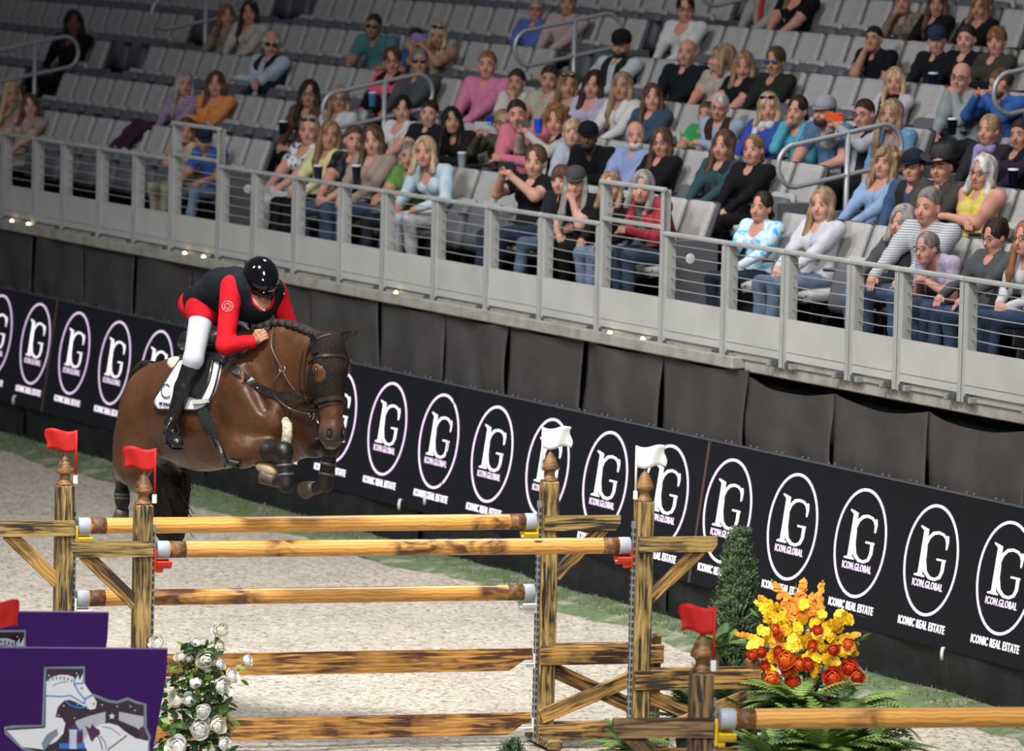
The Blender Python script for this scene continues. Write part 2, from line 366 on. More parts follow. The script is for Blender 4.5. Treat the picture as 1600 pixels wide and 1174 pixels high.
for i in range(len(joints) - 1):
    u0, u1 = joints[i] + .008, joints[i + 1] - .008; L_ = u1 - u0; uc = (u0 + u1) / 2; top = 3.50 if i in TALL else 3.14
    lb = gdesc(i) or ('guard rail panel, %s to the left of the left tall panel' % ORD[6 - i] if i < 7 else ('guard rail panel, %s to the right of the left tall panel' % ORD[i - 8] if i < 16 else 'guard rail panel, %s to the right of the right tall panel' % ORD[i - 17]))
    G = empty('guard_rail_panel', P(uc, -.02, 2.2), WROT, lb, 'guard rail', 'guard rail panels along the front row')
    H = top - 2.2
    for s in (-1, 1):
        x = s * (L_ / 2 - .026)
        p = MB().box((x, 0, H / 2 - .01), (.05, .012, H - .0), bev=.003).box((x - s * .024 + s * .04 if False else x - s * .022, .045, H / 2 + .1), (.010, .085, H - .24), bev=.002)
        for q in range(5): p.box((x - s * .016, .06, .46 + q * .115), (.004, .018, .018), 1)
        p.build('upright', [M_al, M_bracket], G)
    MB().box((0, .005, H - .018), (L_, .055, .036), bev=.008).build('top_rail', M_al, G)
    if i in TALL: MB().box((0, .005, 3.17 - 2.2), (L_ - .09, .04, .034), bev=.006).build('middle_rail', M_al, G)
    nw = 8 if i in TALL else 5
    w0 = MB(); 
    for q in range(nw):
        z = .465 + q * .092; sg = random.uniform(0, .012) if q < 3 else 0
        if i in TALL and abs(z - .97) < .03: continue
        wv = [(-L_ / 2 + .05 + (L_ - .1) * t / 6, .045, z - sg * math.sin(math.pi * t / 6)) for t in range(7)]
        MB().tube(wv, .0042, 5).build('wire', M_wire, G)
    s = MB().box((0, .004, .225), (L_ - .09, .008, .33)); s.box((0, -.004, .13), (L_ - .1, .006, .006)); s.build('kick_sheet', M_sheet, G)
    bb = MB().box((0, .05, .025), (L_ - .02, .06, .05), bev=.004)
    bb.build('foot_beam', M_beam, G)
    for s in (-1, 1):
        k = MB().box((s * (L_ / 2 - .10), -.0, .022), (.075, .05, .05), 0, bev=.006).box((s * (L_ / 2 - .17), -.01, .018), (.035, .06, .045), 1, bev=.004); k.build('foot_bracket', [M_bracket, M_al2], G)
    for t in LAMPS.get(i, []):
        bl = MB().ell(((t - .5) * L_, -.035, .018), (.030, .018, .024)); bl.build('lamp', M_bulb, G)

# ------------------------------------------------------------------ seats
M_pad = mat('seat_pad', (.30, .295, .29), .85, noise=(30, (.27, .265, .26), .4, .6))
M_shell = mat('seat_shell', (.040, .043, .050), .6, spec=.2)
M_shell2 = mat('seat_pan_shell', (.085, .09, .10), .5, spec=.3)
M_arm = mat('armrest', (.022, .024, .028), .5)
rx = lambda a: Matrix.Rotation(R(a), 3, 'X')
def seat_proto(open_):
    root = empty('folding_seat')
    Rb = rx(-20)
    cB = Vector((0, .20, .75))
    # padded back: curved cushion with rounded corners, dark shell behind
    def pad(wd, ht, dp, c, rot, m, name, parent, bulge=.02, r=.05):
        nx_, nz_ = 8, 8; vs = []; fs = []
        def xy(i, j):
            x = (i / nx_ * 2 - 1); z = (j / nz_ * 2 - 1)
            X = x * wd / 2; Z = z * ht / 2
            cx = max(0, abs(X) - (wd / 2 - r)); cz = max(0, abs(Z) - (ht / 2 - r)); d = math.hypot(cx, cz)
            if d > r: X = math.copysign(wd / 2 - r + cx * r / d, X); Z = math.copysign(ht / 2 - r + cz * r / d, Z)
            return X, Z, (1 - abs(x) ** 4) * (1 - abs(z) ** 4), x
        for sd in (-1, 1):
            for j in range(nz_ + 1):
                for i in range(nx_ + 1):
                    X, Z, bl, x = xy(i, j); Y = (sd * (dp / 2 + (bulge * bl if sd < 0 else 0))) - .02 * x * x * (1 if sd < 0 else .8)
                    vs.append(c + rot @ Vector((X, Y, Z)))
        W_ = nx_ + 1; off = W_ * (nz_ + 1)
        for sd in (0, 1):
            for j in range(nz_):
                for i in range(nx_): a = sd * off + j * W_ + i; q = (a, a + 1, a + W_ + 1, a + W_); fs.append(q if sd == 0 else q[::-1])
        ring = [i for i in range(W_)] + [j * W_ + nx_ for j in range(1, nz_ + 1)] + [nz_ * W_ + i for i in range(nx_ - 1, -1, -1)] + [j * W_ for j in range(nz_ - 1, 0, -1)]
        for a, b2 in zip(ring, ring[1:] + ring[:1]): fs.append((b2, a, a + off, b2 + off))
        return mk(name, vs, fs, m, parent)
    bk = pad(.425, .55, .045, cB, Rb, M_pad, 'backrest', root, .012, .03)
    pad(.485, .585, .03, cB + Rb @ Vector((0, .035, 0)), Rb, M_shell, 'back_shell', bk, 0)
    if open_:
        sp = pad(.43, .44, .05, Vector((0, -.09, .445)), rx(-86), M_pad, 'seat_pan', root, .015)
        pad(.44, .46, .04, Vector((0, -.09, .405)), rx(-86), M_shell2, 'pan_shell', sp, 0)
    else:
        sp = pad(.40, .45, .05, Vector((0, -.02, .55)), rx(-13), M_pad, 'seat_pan', root, .0, .07)
        pad(.42, .43, .075, Vector((0, -.085, .525)), rx(-13), M_shell2, 'pan_shell', sp, .045, .08)
    a = MB().box((.255, -.02, .655), (.05, .34, .028), bev=.010).box((.255, .10, .45), (.03, .10, .40), bev=.01).box((.255, .12, .13), (.03, .06, .27), bev=.01)
    a.build('armrest', M_arm, root)
    return root
SEAT_C, SEAT_O = seat_proto(False), seat_proto(True)
PITCH = .508
row_v = lambda k: .78 + k * TR
def seat_positions(k):
    out = []
    for s in range(len(AISLES)):
        a0 = AISLES[s] + .55; a1 = (AISLES[s + 1] if s + 1 < len(AISLES) else AISLES[s] + 9.3) - .55
        n = int((a1 - a0) / PITCH); st = (a1 - a0 - n * PITCH) / 2
        for i in range(n): out.append((a0 + st + (i + .5) * PITCH, i == 0, i == n - 1, s))
    return out
# ------------------------------------------------------------------ bodies: blended solids turned into one skin
def sdf_mesh(prims, vox, pad=.02):
    """prims: (type, a, b, ra, rb, rot, k, id, sub). cap: a->b radii ra, rb ; ell: centre a, radii b, rot"""
    lo = np.array([1e9] * 3); hi = -lo; bb = []
    for p in prims:
        if p[0] == 'cap': A_, B_ = np.array(p[1], float), np.array(p[2], float); r = max(p[3], p[4]); l = np.minimum(A_, B_) - r; h = np.maximum(A_, B_) + r
        else: c = np.array(p[1], float); r = max(p[2]); l = c - r; h = c + r
        bb.append((l, h))
        if not p[8]: lo = np.minimum(lo, l); hi = np.maximum(hi, h)
    lo -= pad + vox * 2; hi += pad + vox * 2; n = np.ceil((hi - lo) / vox).astype(int) + 1
    ax = [lo[i] + vox * np.arange(n[i]) for i in range(3)]; D = np.full(n, .5, np.float32)
    for p, (l, h) in zip(prims, bb):
        k = p[6]; m = k + vox * 2.5
        i0 = np.maximum(((l - m - lo) / vox).astype(int), 0); i1 = np.minimum(((h + m - lo) / vox).astype(int) + 2, n)
        if (i1 <= i0).any(): continue
        sl = tuple(slice(a, b) for a, b in zip(i0, i1)); X, Y, Z = ax[0][sl[0]][:, None, None], ax[1][sl[1]][None, :, None], ax[2][sl[2]][None, None, :]
        d = prim_d(p, X, Y, Z).astype(np.float32); Ds = D[sl]
        if p[8]: e = -d; hh = np.maximum(k - np.abs(Ds - e), 0) / max(k, 1e-6); D[sl] = np.maximum(Ds, e) + hh * hh * k * .25
        else: hh = np.maximum(k - np.abs(Ds - d), 0) / max(k, 1e-6); D[sl] = np.minimum(Ds, d) - hh * hh * k * .25
    V, F = surface_nets(D); V = V * vox + lo
    C_ = V[F].mean(1); best = np.full(len(C_), 9.0); ids = np.zeros(len(C_), int)
    for p in prims:
        if p[8]: continue
        d = prim_d(p, C_[:, 0], C_[:, 1], C_[:, 2]); m = d < best; best[m] = d[m]; ids[m] = p[7]
    return V, F, C_, ids
def prim_d(p, X, Y, Z):
    if p[0] == 'cap':
        a, b = np.array(p[1], float), np.array(p[2], float); ab = b - a; L2 = max(ab @ ab, 1e-9)
        t = np.clip(((X - a[0]) * ab[0] + (Y - a[1]) * ab[1] + (Z - a[2]) * ab[2]) / L2, 0, 1)
        return np.sqrt((X - a[0] - t * ab[0]) ** 2 + (Y - a[1] - t * ab[1]) ** 2 + (Z - a[2] - t * ab[2]) ** 2) - (p[3] + (p[4] - p[3]) * t)
    c, r = p[1], p[2]; x, y, z = X - c[0], Y - c[1], Z - c[2]
    if p[5] is not None:
        M = p[5]; x, y, z = M[0][0] * x + M[1][0] * y + M[2][0] * z, M[0][1] * x + M[1][1] * y + M[2][1] * z, M[0][2] * x + M[1][2] * y + M[2][2] * z
    k0 = np.sqrt((x / r[0]) ** 2 + (y / r[1]) ** 2 + (z / r[2]) ** 2); k1 = np.sqrt((x / r[0] ** 2) ** 2 + (y / r[1] ** 2) ** 2 + (z / r[2] ** 2) ** 2)
    return k0 * (k0 - 1) / np.maximum(k1, 1e-6)
def surface_nets(D):
    S = D < 0; nx, ny, nz = D.shape; cs = (nx - 1, ny - 1, nz - 1); NC = cs[0] * cs[1] * cs[2]
    sp = [np.zeros(NC) for _ in range(3)]; cnt = np.zeros(NC); quads = []
    for a in range(3):
        s0 = [slice(None)] * 3; s1 = [slice(None)] * 3; s0[a] = slice(0, -1); s1[a] = slice(1, None)
        A_, B_ = S[tuple(s0)], S[tuple(s1)]; I = np.argwhere(A_ != B_)
        b, c = [q for q in range(3) if q != a]
        I = I[(I[:, b] > 0) & (I[:, c] > 0) & (I[:, b] < D.shape[b] - 1) & (I[:, c] < D.shape[c] - 1)]
        J = I.copy(); J[:, a] += 1; d0 = D[tuple(I.T)]; d1 = D[tuple(J.T)]; t = d0 / (d0 - d1); pos = I.astype(float); pos[:, a] += t
        cells = []
        for ob, oc in ((0, 0), (1, 0), (1, 1), (0, 1)):
            q = I.copy(); q[:, b] -= ob; q[:, c] -= oc; f = (q[:, 0] * cs[1] + q[:, 1]) * cs[2] + q[:, 2]; cells.append(f)
            for k in range(3): sp[k] += np.bincount(f, pos[:, k], NC)
            cnt += np.bincount(f, minlength=NC)
        Q = np.stack(cells, 1); flip = (d0 < 0) if a != 1 else (d0 >= 0); Q[~flip] = Q[~flip][:, ::-1]; quads.append(Q)
    ids = np.nonzero(cnt)[0]; mp = np.zeros(NC, int); mp[ids] = np.arange(len(ids)); V = np.stack([s[ids] / cnt[ids] for s in sp], 1); F = mp[np.concatenate(quads)]
    return V, F[:, ::-1] if False else F
def relax(V, F, it=1, lam=.5):
    for _ in range(it):
        A_ = np.zeros_like(V); c = np.zeros(len(V))
        for i in range(4):
            for j in (1, 3): np.add.at(A_, F[:, i], V[F[:, (i + j) % 4]]); np.add.at(c, F[:, i], 1)
        V = V + lam * (A_ / c[:, None] - V)
    return V
def ik(a, c, l1, l2, pole):
    a, c, pole = np.array(a, float), np.array(c, float), np.array(pole, float); d = c - a; L = np.linalg.norm(d)
    if L > (l1 + l2) * .995: c = a + d / L * (l1 + l2) * .995; d = c - a; L = np.linalg.norm(d)
    x = (l1 * l1 - l2 * l2 + L * L) / (2 * L); h = math.sqrt(max(l1 * l1 - x * x, 0)); u = d / L; pv = pole - u * (pole @ u); pv /= np.linalg.norm(pv); return a + u * x + pv * h, c
def rotm(e): return np.array(Euler([R(q) for q in e], 'XYZ').to_matrix())
SKINS = {'fair': (.43, .235, .175), 'tan': (.33, .175, .115), 'pale': (.46, .28, .22), 'ruddy': (.41, .20, .15), 'brown': (.10, .050, .033), 'olive': (.26, .14, .095)}
HAIRC = {'blonde': (.34, .245, .15), 'dark': (.022, .014, .011), 'brown': (.075, .040, .024), 'lbrown': (.16, .092, .05), 'grey': (.22, .205, .19), 'white': (.42, .40, .38), 'black': (.010, .009, .009), 'red': (.17, .075, .038), 'sandy': (.21, .14, .085), 'dgrey': (.13, .12, .115)}
def tocol(c): return srgb(c) if isinstance(c, str) and c.startswith('#') else c
def cloth(c, pat=None, ds=.15):
    c = tocol(c); g_ = sum(c) / 3; c = tuple(.74 * (x * (1 - ds) + g_ * ds) for x in c); k = tuple(min(1, x * 1.12 + .012) for x in c); d = tuple(x * .72 for x in c)
    kw = dict(rough=.9, bump=(26, .35), spec=.2)
    if pat == 'plaid': return mat('plaid_cloth', c, stripes=[(9, tuple(x * .6 for x in c), 'X', .35), (9, tuple(min(1, x * 1.5) for x in c), 'Z', .3)], **kw)
    if pat == 'stripes': return mat('striped_cloth', c, stripes=[(17, tuple(x * .45 for x in c), 'Z', .4)], **kw)
    if pat and pat[0] == '#': return mat('printed_cloth', c, noise=[(13, srgb(pat), .52, .60), (22, tuple(min(1, x * 1.2) for x in c), .55, .62)], **kw)
    return mat('cloth', c, noise=(7, d, .5, .75), **kw)
def spectator(pos, bodyrot, headyaw, spec, top_z, near=False):
    """builds one seated spectator; local +Y is where the lap points"""
    (px, py, sx, hair, hc, skin, top, pat, sleeve, bot, pose, extra, label) = spec
    rg = random.Random(int(px * 131 + py)); fem = sx in 'fg'; child = sx in 'bg'; sc = .80 if child else (.95 if fem else 1.02)
    lean = {'lap': -6, 'arms': -10, 'chin': 8, 'phone': 2, 'knees': 16, 'forward': 22, 'back': -14, 'mouth': 10}[pose] + rg.uniform(-3, 3)
    if 'lean' in extra: lean = extra['lean']
    # size the figure so that its head comes where the row and its neighbours put it
    if top_z is not None: sc = max(sc * .84, min(sc * 1.10, top_z / (1.175 - .10 * math.sin(R(abs(lean))))))
    Rb = rotm((-lean, 0, 0)); hipc = np.array([0, .04, .53]); T = lambda q: hipc + Rb @ (np.array(q, float) - hipc)
    sw = .200 if fem else .225; bw = .188 if fem else .21
    sh = [T((s * sw, 0, .985)) for s in (-1, 1)]; neck = T((0, .005, 1.03)); hd = T((0, .035, 1.165))
    P_ = []
    def cap(a, b, ra, rb, i, k=.035): P_.append(('cap', tuple(a), tuple(b), ra, rb, None, k, i, False))
    def ell(c, r, i, rot=None, k=.05, sub=False): P_.append(('ell', tuple(c), tuple(r), 0, 0, rot, k, i, sub))
    SK, TP, BT, SH = 0, 1, 2, 3
    ell(T((0, .0, .62)), (bw, .125, .13), TP, Rb); ell(T((0, -.005, .77)), (bw * .93, .112, .16), TP, Rb); ell(T((0, -.005, .90)), (bw * 1.05, .115, .14), TP, Rb)
    for s, q in zip((-1, 1), sh):
        cap(T((s * .05, -.01, 1.0)), q, .062, .060, TP)
        if fem: ell(T((s * .075, .095, .86)), (.066, .055, .065), TP, Rb, .04)
    if not fem and rg.random() < .5: ell(T((0, .07, .66)), (.135, .10, .12), TP, Rb)
    ell((0, .0, .53), (.175 if fem else .17, .15, .115), BT)
    # legs
    kx = .10 if fem else .17; cross = extra and 'cross' in extra
    for s in (-1, 1):
        kn = np.array([s * kx + rg.uniform(-.02, .02), .50, .52]); an = np.array([s * (kx * .9), .50 + rg.uniform(-.08, .08), .10])
        if cross and s == 1: kn = np.array([-.02, .50, .60]); an = np.array([-.14, .62, .22])
        hp = (s * .095, .05, .52); cap(hp, kn, .092, .068, BT); cap(kn, kn * .45 + an * .55, .066, .058, BT); cap(kn * .45 + an * .55, an, .058, .045, BT if not (extra and 'shorts' in extra) else SK)
        cap(an + np.array([0, -.03, -.05]), an + np.array([s * .02, .14, -.06]), .042, .032, SH, .02)
        if extra and 'shorts' in extra: cap(kn * .45 + an * .55, kn, .056, .062, SK, .02)
    # arms
    u_, f_ = .285, .25; hands = []
    tg = {'lap': [(-.06, .33, .63), (.06, .36, .64)], 'arms': [(.13, .20, .80), (-.13, .21, .76)], 'chin': [(-.10, .34, .64), (.04, .16, 1.03)], 'mouth': [(-.02, .17, 1.05), (.10, .36, .64)], 'phone': [(-.08, .34, 1.04), (.05, .34, 1.04)],
          'knees': [(-.17, .44, .64), (.16, .44, .64)], 'forward': [(-.04, .46, .74), (.05, .47, .75)], 'back': [(-.16, .36, .64), (.17, .34, .64)]}[pose]
    if pose in ('chin', 'mouth'):
        q = T((.05 if pose == 'chin' else -.02, .14, 1.035)); tg = [tg[0], tuple(q)] if pose == 'chin' else [tuple(q), tg[1]]
    for s, q, t in zip((-1, 1), sh, tg):
        up = pose == 'phone'; el, wr = ik(q, t, u_, f_, (s * (.9 if pose != 'forward' else .5), -.35, -.9))
        a = .063 if fem else .069
        e1 = {'long': TP, 'short': TP, 'none': SK}[sleeve]; e2 = TP if sleeve == 'long' else SK
        m1 = q + (el - q) * .55
        cap(q, m1, a + .008, a, e1); cap(m1, el, a if e1 == e2 else a - .006, a * .80, e2 if sleeve != 'short' else SK); cap(el, wr, a * .80, a * .62 if e2 == TP else a * .52, e2)
        dv = (wr - el) / np.linalg.norm(wr - el); inw = np.array([-s * .6, .25, -.3]) if not up else np.array([-s * .15, .3, .7]); hdv = dv * .8 + inw * .5; hdv /= np.linalg.norm(hdv)
        pm = wr + hdv * .05; cap(wr, pm, .025, .033, SK, .02); ell(pm + hdv * .012, (.036, .036, .026), SK, None, .02)
        hands.append((wr, pm, hdv, s))
    # neck and head
    Rh = Rb @ rotm((lean * .9 - (6 if extra and 'down' in extra else 0), 0, 0)); Rh = np.array((Matrix.Rotation(headyaw, 3, 'Z'))) @ rotm((rg.uniform(-6, 5) - (14 if extra and 'down' in extra else 0), rg.uniform(-6, 6), 0))
    cap(neck - np.array([0, .0, .03]), hd + np.array([0, -.015, -.05]), .054 if fem else .062, .05, SK, .03)
    hs = 1.15 if not child else 1.2
    H = lambda q: hd + Rh @ (np.array(q, float) * hs)
    def eh(c, r, rot, k, sub=False): ell(c, tuple(x * hs for x in r), SK, rot, k, sub)
    eh(H((0, -.018, .038)), (.076, .094, .090), Rh, .03); eh(H((0, .018, -.03)), (.064, .078, .080), Rh, .03); eh(H((0, .045, -.082)), (.036, .034, .028), Rh, .03)
    cap(H((0, .088, .012)), H((0, .112, -.026)), .009, .016, SK, .012)
    for s in (-1, 1):
        eh(H((s * .032, .098, .014)), (.017, .012, .011), Rh, .012, True); eh(H((s * .078, -.008, -.008)), (.010, .020, .030), Rh, .01); eh(H((s * .035, .062, -.03)), (.025, .025, .022), Rh, .02)
    vox = .0125; V, F, C_, ids = sdf_mesh(P_, vox); V = relax(V, F, 1, .4)
    # neckline: an open V of skin at the throat
    nk = T((0, .09, .995)); rad = (.050 if fem else .036) if not (extra and 'vneck' in extra) else .085
    m = (ids == TP) & (np.linalg.norm((C_ - nk) * np.array([1, 1, .75]), axis=1) < rad); ids[m] = SK
    mts = [mat('skin', SKINS[skin], .6, spec=.25, noise=(30, tuple(x * .9 for x in SKINS[skin]), .45, .7)), cloth(top, pat), cloth(bot, None, .42), mat('shoe', (.03, .03, .032), .5)]
    B = empty('person', pos, bodyrot, label, 'person', 'spectators in the stands'); B.scale = (sc, sc, sc)
    fb = MB(); n0 = len(V)
    # fingers: five to a hand, unequal and bent
    for wr, pm, hdv, s in hands:
        side = np.cross(hdv, [0, 0, 1]); side = side / max(np.linalg.norm(side), 1e-6) * s; dn = np.cross(side, hdv) * s
        for k, (o, L_) in enumerate(((-.026, .062), (-.009, .072), (.009, .068), (.025, .052))):
            b0 = pm + hdv * .02 + side * o; b1 = b0 + hdv * L_ * .55 + np.array([0, 0, -.010]); b2 = b1 + hdv * L_ * .30 + np.array([0, 0, -.024]) * (1 if pose != 'phone' else -.6)
            fb.tube([b0, b1, b2], [.0105, .0095, .007], 5)
        fb.tube([wr + hdv * .02 - side * .02, pm - side * .045 + hdv * .005, pm - side * .05 + hdv * .04], [.013, .011, .008], 5)
    mk_f = [f for f in fb.f if len(f) == 4]; V2 = np.concatenate([V, np.array([tuple(v) for v in fb.v])]); F2 = np.concatenate([F, np.array(mk_f) + n0])
    mk('body', V2, F2, mts, B, True, np.concatenate([ids, np.zeros(len(mk_f), int)]))
    RhM = Matrix([list(r) for r in Rh]); VH = lambda q: Vector(H(q))
    # face: eyes, brows, lips
    hcl = HAIRC[hc]; bc = tuple(x * .55 for x in hcl) if hc not in ('blonde', 'white', 'grey') else tuple(x * .45 for x in hcl); em = [mat('eye_white', (.22, .19, .175), .3), mat('iris', (.03, .02, .015), .2)]; bm = mat('brow', bc, .8)
    e, e2 = MB(), MB()
    for s in (-1, 1):
        e.ell(VH((s * .032, .083, .012)), (.0125, .008, .0062), 0, RhM, 8, 6).ell(VH((s * .032, .0895, .012)), (.0070, .004, .0070), 1, RhM, 8, 6); e2.tube([VH((s * .014, .093, .030)), VH((s * .033, .090, .037)), VH((s * .053, .076, .030))], [.004, .0055, .003], 5)
        if near: e.build('eye', em, B); e2.build('eyebrow', bm, B); e, e2 = MB(), MB()
    if not near: e.build('eyes', em, B); e2.build('eyebrows', bm, B)
    if 'tie' in (extra or {}): e = MB(); e.strap([T((0, .135, 1.0)), T((0, .155, .90)), T((0, .150, .70))], .055, .012, Vector(T((0, 1, 0))) - Vector(T((0, 0, 0)))); e.build('red_tie', mat('tie', (.35, .015, .02), .6), B)
    lc = tuple(x * k for x, k in zip(SKINS[skin], (.82, .48, .5) if fem else (.8, .62, .6)))
    MB().ell(VH((0, .093, -.052)), (.024, .010, .0085), 0, RhM, 10, 6).build('lips', mat('lips', lc, .4), B)
    # hair
    HP = []
    def hell(c, r, k=.02, sub=False): HP.append(('ell', tuple(H(c)), tuple(x * hs for x in r), 0, 0, Rh, k, 0, sub))
    def hcap(a, b, ra, rb, k=.02, loc=True): HP.append(('cap', tuple(H(a) if loc else a), tuple(H(b)) if loc else tuple(b), ra, rb, None, k, 0, False))
    if 'headlong' in (extra or {}): hair = 'long'
    if hair != 'bald':
        vol = {'short': .003, 'crop': .002, 'long': .016, 'bob': .022, 'pony': .008, 'updo': .012, 'curly': .03, 'cap': .004, 'fringe': .014, 'balding': .014}[hair]
        hell((0, -.026, .040 if hair != 'balding' else .012), (.077 + vol * .7, .098 + vol, .092 + vol * .8))
        if hair in ('long', 'bob', 'pony', 'curly', 'updo'): hell((rg.choice((-.012, .012, 0)), .088, .074), (.026, .05, .030), .02, True)
        hell((0, .098, -.048 if hair not in ('fringe',) else -.058), (.066, .098, .110 if hair != 'fringe' else .100), .012, True)
        if hair in ('short', 'crop', 'balding', 'cap'): hell((0, .02, -.125), (.15, .10, .085), .015, True); hell((0, -.08, -.145), (.15, .10, .085), .015, True)
        if hair == 'balding': hell((0, .03, .13), (.09, .14, .07), .01, True)
        if hair in ('long', 'bob', 'curly'):
            L_ = {'long': .29, 'bob': .13, 'curly': .17}[hair]; L_ *= rg.uniform(.85, 1.15); dn = np.array([0, 0, -1.0])
            for s in (-1, 1):
                a0 = H((s * .076, .0, .04)); a1 = H((s * .080, .022, -.06)); a2 = a1 + dn * L_ * .6 + Rb @ np.array([s * .012, .035, 0]); a3 = a1 + dn * L_ + Rb @ np.array([s * .0, .065, 0])
                HP.append(('cap', tuple(a0), tuple(a1), .026, .030, None, .03, 0, False)); HP.append(('cap', tuple(a1), tuple(a2), .032, .034, None, .03, 0, False))
                if hair != 'bob': HP.append(('cap', tuple(a2), tuple(a3), .034, .014, None, .03, 0, False))
            b0 = H((0, -.085, -.02)); HP.append(('ell', tuple(b0 + dn * L_ * .35), (.085, .045, .06 + L_ * .45), 0, 0, None, .04, 0, False))
        if hair == 'pony':
            b0 = H((0, -.12, .02)); b1 = b0 + np.array([0, -.04, -.10]); HP.append(('cap', tuple(b0), tuple(b1), .028, .034, None, .02, 0, False)); sd = H((.075, -.02, -.16)); HP.append(('cap', tuple(b1), tuple(sd + np.array([.02, .03, -.08])), .034, .014, None, .02, 0, False))
        if hair == 'updo': hell((0, -.10, .085), (.045, .04, .04))
        if hair == 'curly':
            for q in range(16):
                a = rg.uniform(0, 6.28); z = rg.uniform(-.06, .13); r_ = .095 * math.cos(max(-1, min(1, z / .16))); c = (math.cos(a) * (r_ + .01), -.03 + math.sin(a) * (r_ + .015), z)
                if c[1] > .05 and z < .07: continue
                hell(c, (.028, .028, .028), .01)
        HV, HF, _, _ = sdf_mesh(HP, .0115); HV = relax(HV, HF, 1, .3)
        hm = mat('hair', tuple(x * .55 for x in hcl), .5, noise=(24, tuple(min(1, x * 1.25 + .004) for x in hcl), .38, .62, (1, 1, .12)), bump=(38, .6, (1, 1, .2)), spec=.12)
        if len(HV): mk('hair', HV, HF, hm, B, True)
    ex = extra or {}
    if 'cap' in ex:
        c = MB(); cm = cloth(ex['cap']); N_ = 14; vs = []; fs = []
        c.lathe([(r_ * 1.14, z_ * 1.14) for r_, z_ in ((.099, -.01), (.101, .02), (.094, .055), (.070, .088), (.03, .104), (.002, .108))], VH((0, -.022, .048)), 18, 0, RhM @ Matrix.Diagonal((.92, 1.08, 1)).to_3x3())
        br = []
        for t in np.linspace(-1, 1, 9): br.append((t * .070, .070 + .075 * (1 - abs(t) ** 2.2)))
        br = [(-.072, .04)] + br + [(.072, .04)]
        n_ = len(br); vv = [VH((x, y, .052 - .9 * x * x / .07 * .12 - (y - .07) * .25)) for x, y in br] + [VH((x, y, .046 - .9 * x * x / .07 * .12 - (y - .07) * .25)) for x, y in br]
        c.add(vv, [tuple(range(n_)), tuple(range(2 * n_ - 1, n_ - 1, -1))] + [((i + 1) % n_, i, n_ + i, n_ + (i + 1) % n_) for i in range(n_)], 0, False); c.build('baseball_cap', cm, B)
    if 'hat' in ex:
        c = MB(); c.lathe([(r_ * 1.15, z_ * 1.1) for r_, z_ in ((.085, .0), (.088, .04), (.080, .09), (.060, .118), (.03, .108), (.002, .100))], VH((0, -.02, .055)), 20, 0, RhM)
        vs = []; fs = []
        for i in range(28):
            a = 2 * math.pi * i / 28
            for rr in (.084, .125, .165):
                for dz in ((0, -.004)): up = .045 * ((rr - .084) / .08) ** 2 * abs(math.cos(a)) ** 2; vs.append(VH((rr * math.cos(a) * .95, -.02 + rr * math.sin(a) * 1.08, .058 + up + dz)))
        for i in range(28):
            j = (i + 1) % 28
            for r_ in range(2): fs += [(i * 6 + r_ * 2, j * 6 + r_ * 2, j * 6 + r_ * 2 + 2, i * 6 + r_ * 2 + 2), (i * 6 + r_ * 2 + 1, i * 6 + r_ * 2 + 3, j * 6 + r_ * 2 + 3, j * 6 + r_ * 2 + 1)]
            fs.append((i * 6 + 4, j * 6 + 4, j * 6 + 5, i * 6 + 5))
        c.add(vs, fs, 0, True); c.build('cowboy_hat', mat('felt', (.012, .011, .011), .8), B)
    if 'glasses' in ex or 'shades' in ex or 'headshades' in ex:
        g = MB(); dz = .018 if 'headshades' not in ex else .108; dy = .0 if 'headshades' not in ex else -.035; dark = 'glasses' not in ex
        for s in (-1, 1):
            c0 = (s * .034, .102 + dy, dz)
            if dark: g.ell(VH(c0), (.029, .006, .021), 1, RhM, 12, 6)
            ring = [VH((c0[0] + .025 * math.cos(q), c0[1] - .004, c0[2] - .003 + .019 * math.sin(q))) for q in np.linspace(0, 6.28, 13)[:-1]]; g.tube(ring, .0030, 5, 0, closed=True)
            g.tube([VH((s * .058, .095 + dy, dz + .004)), VH((s * .084, .06 + dy, dz + .004)), VH((s * .088, -.01 + dy, dz))], .0028, 5, 0)
        g.tube([VH((-.010, .104 + dy, dz)), VH((.010, .104 + dy, dz))], .003, 5, 0)
        g.build('glasses' if not dark else 'sunglasses', [mat('frame', (.02, .018, .016), .35), mat('dark_lens', (.008, .009, .012) if ex.get('shades', 1) != 'blue' else (.02, .04, .22), .08, coat=.6)], B)
    if 'beard' in ex:
        g = [('ell', tuple(H((0, .040, -.062))), (.072, .072, .060), 0, 0, Rh, .01, 0, False), ('ell', tuple(H((0, .12, -.045))), (.028, .05, .014), 0, 0, Rh, .01, 0, True), ('ell', tuple(H((0, .03, .01))), (.11, .14, .052), 0, 0, Rh, .01, 0, True)]
        bv, bf, _, _ = sdf_mesh(g, .010)
        if len(bv): mk('beard', bv, bf, mat('hair', HAIRC[ex['beard']], .7), B, True)
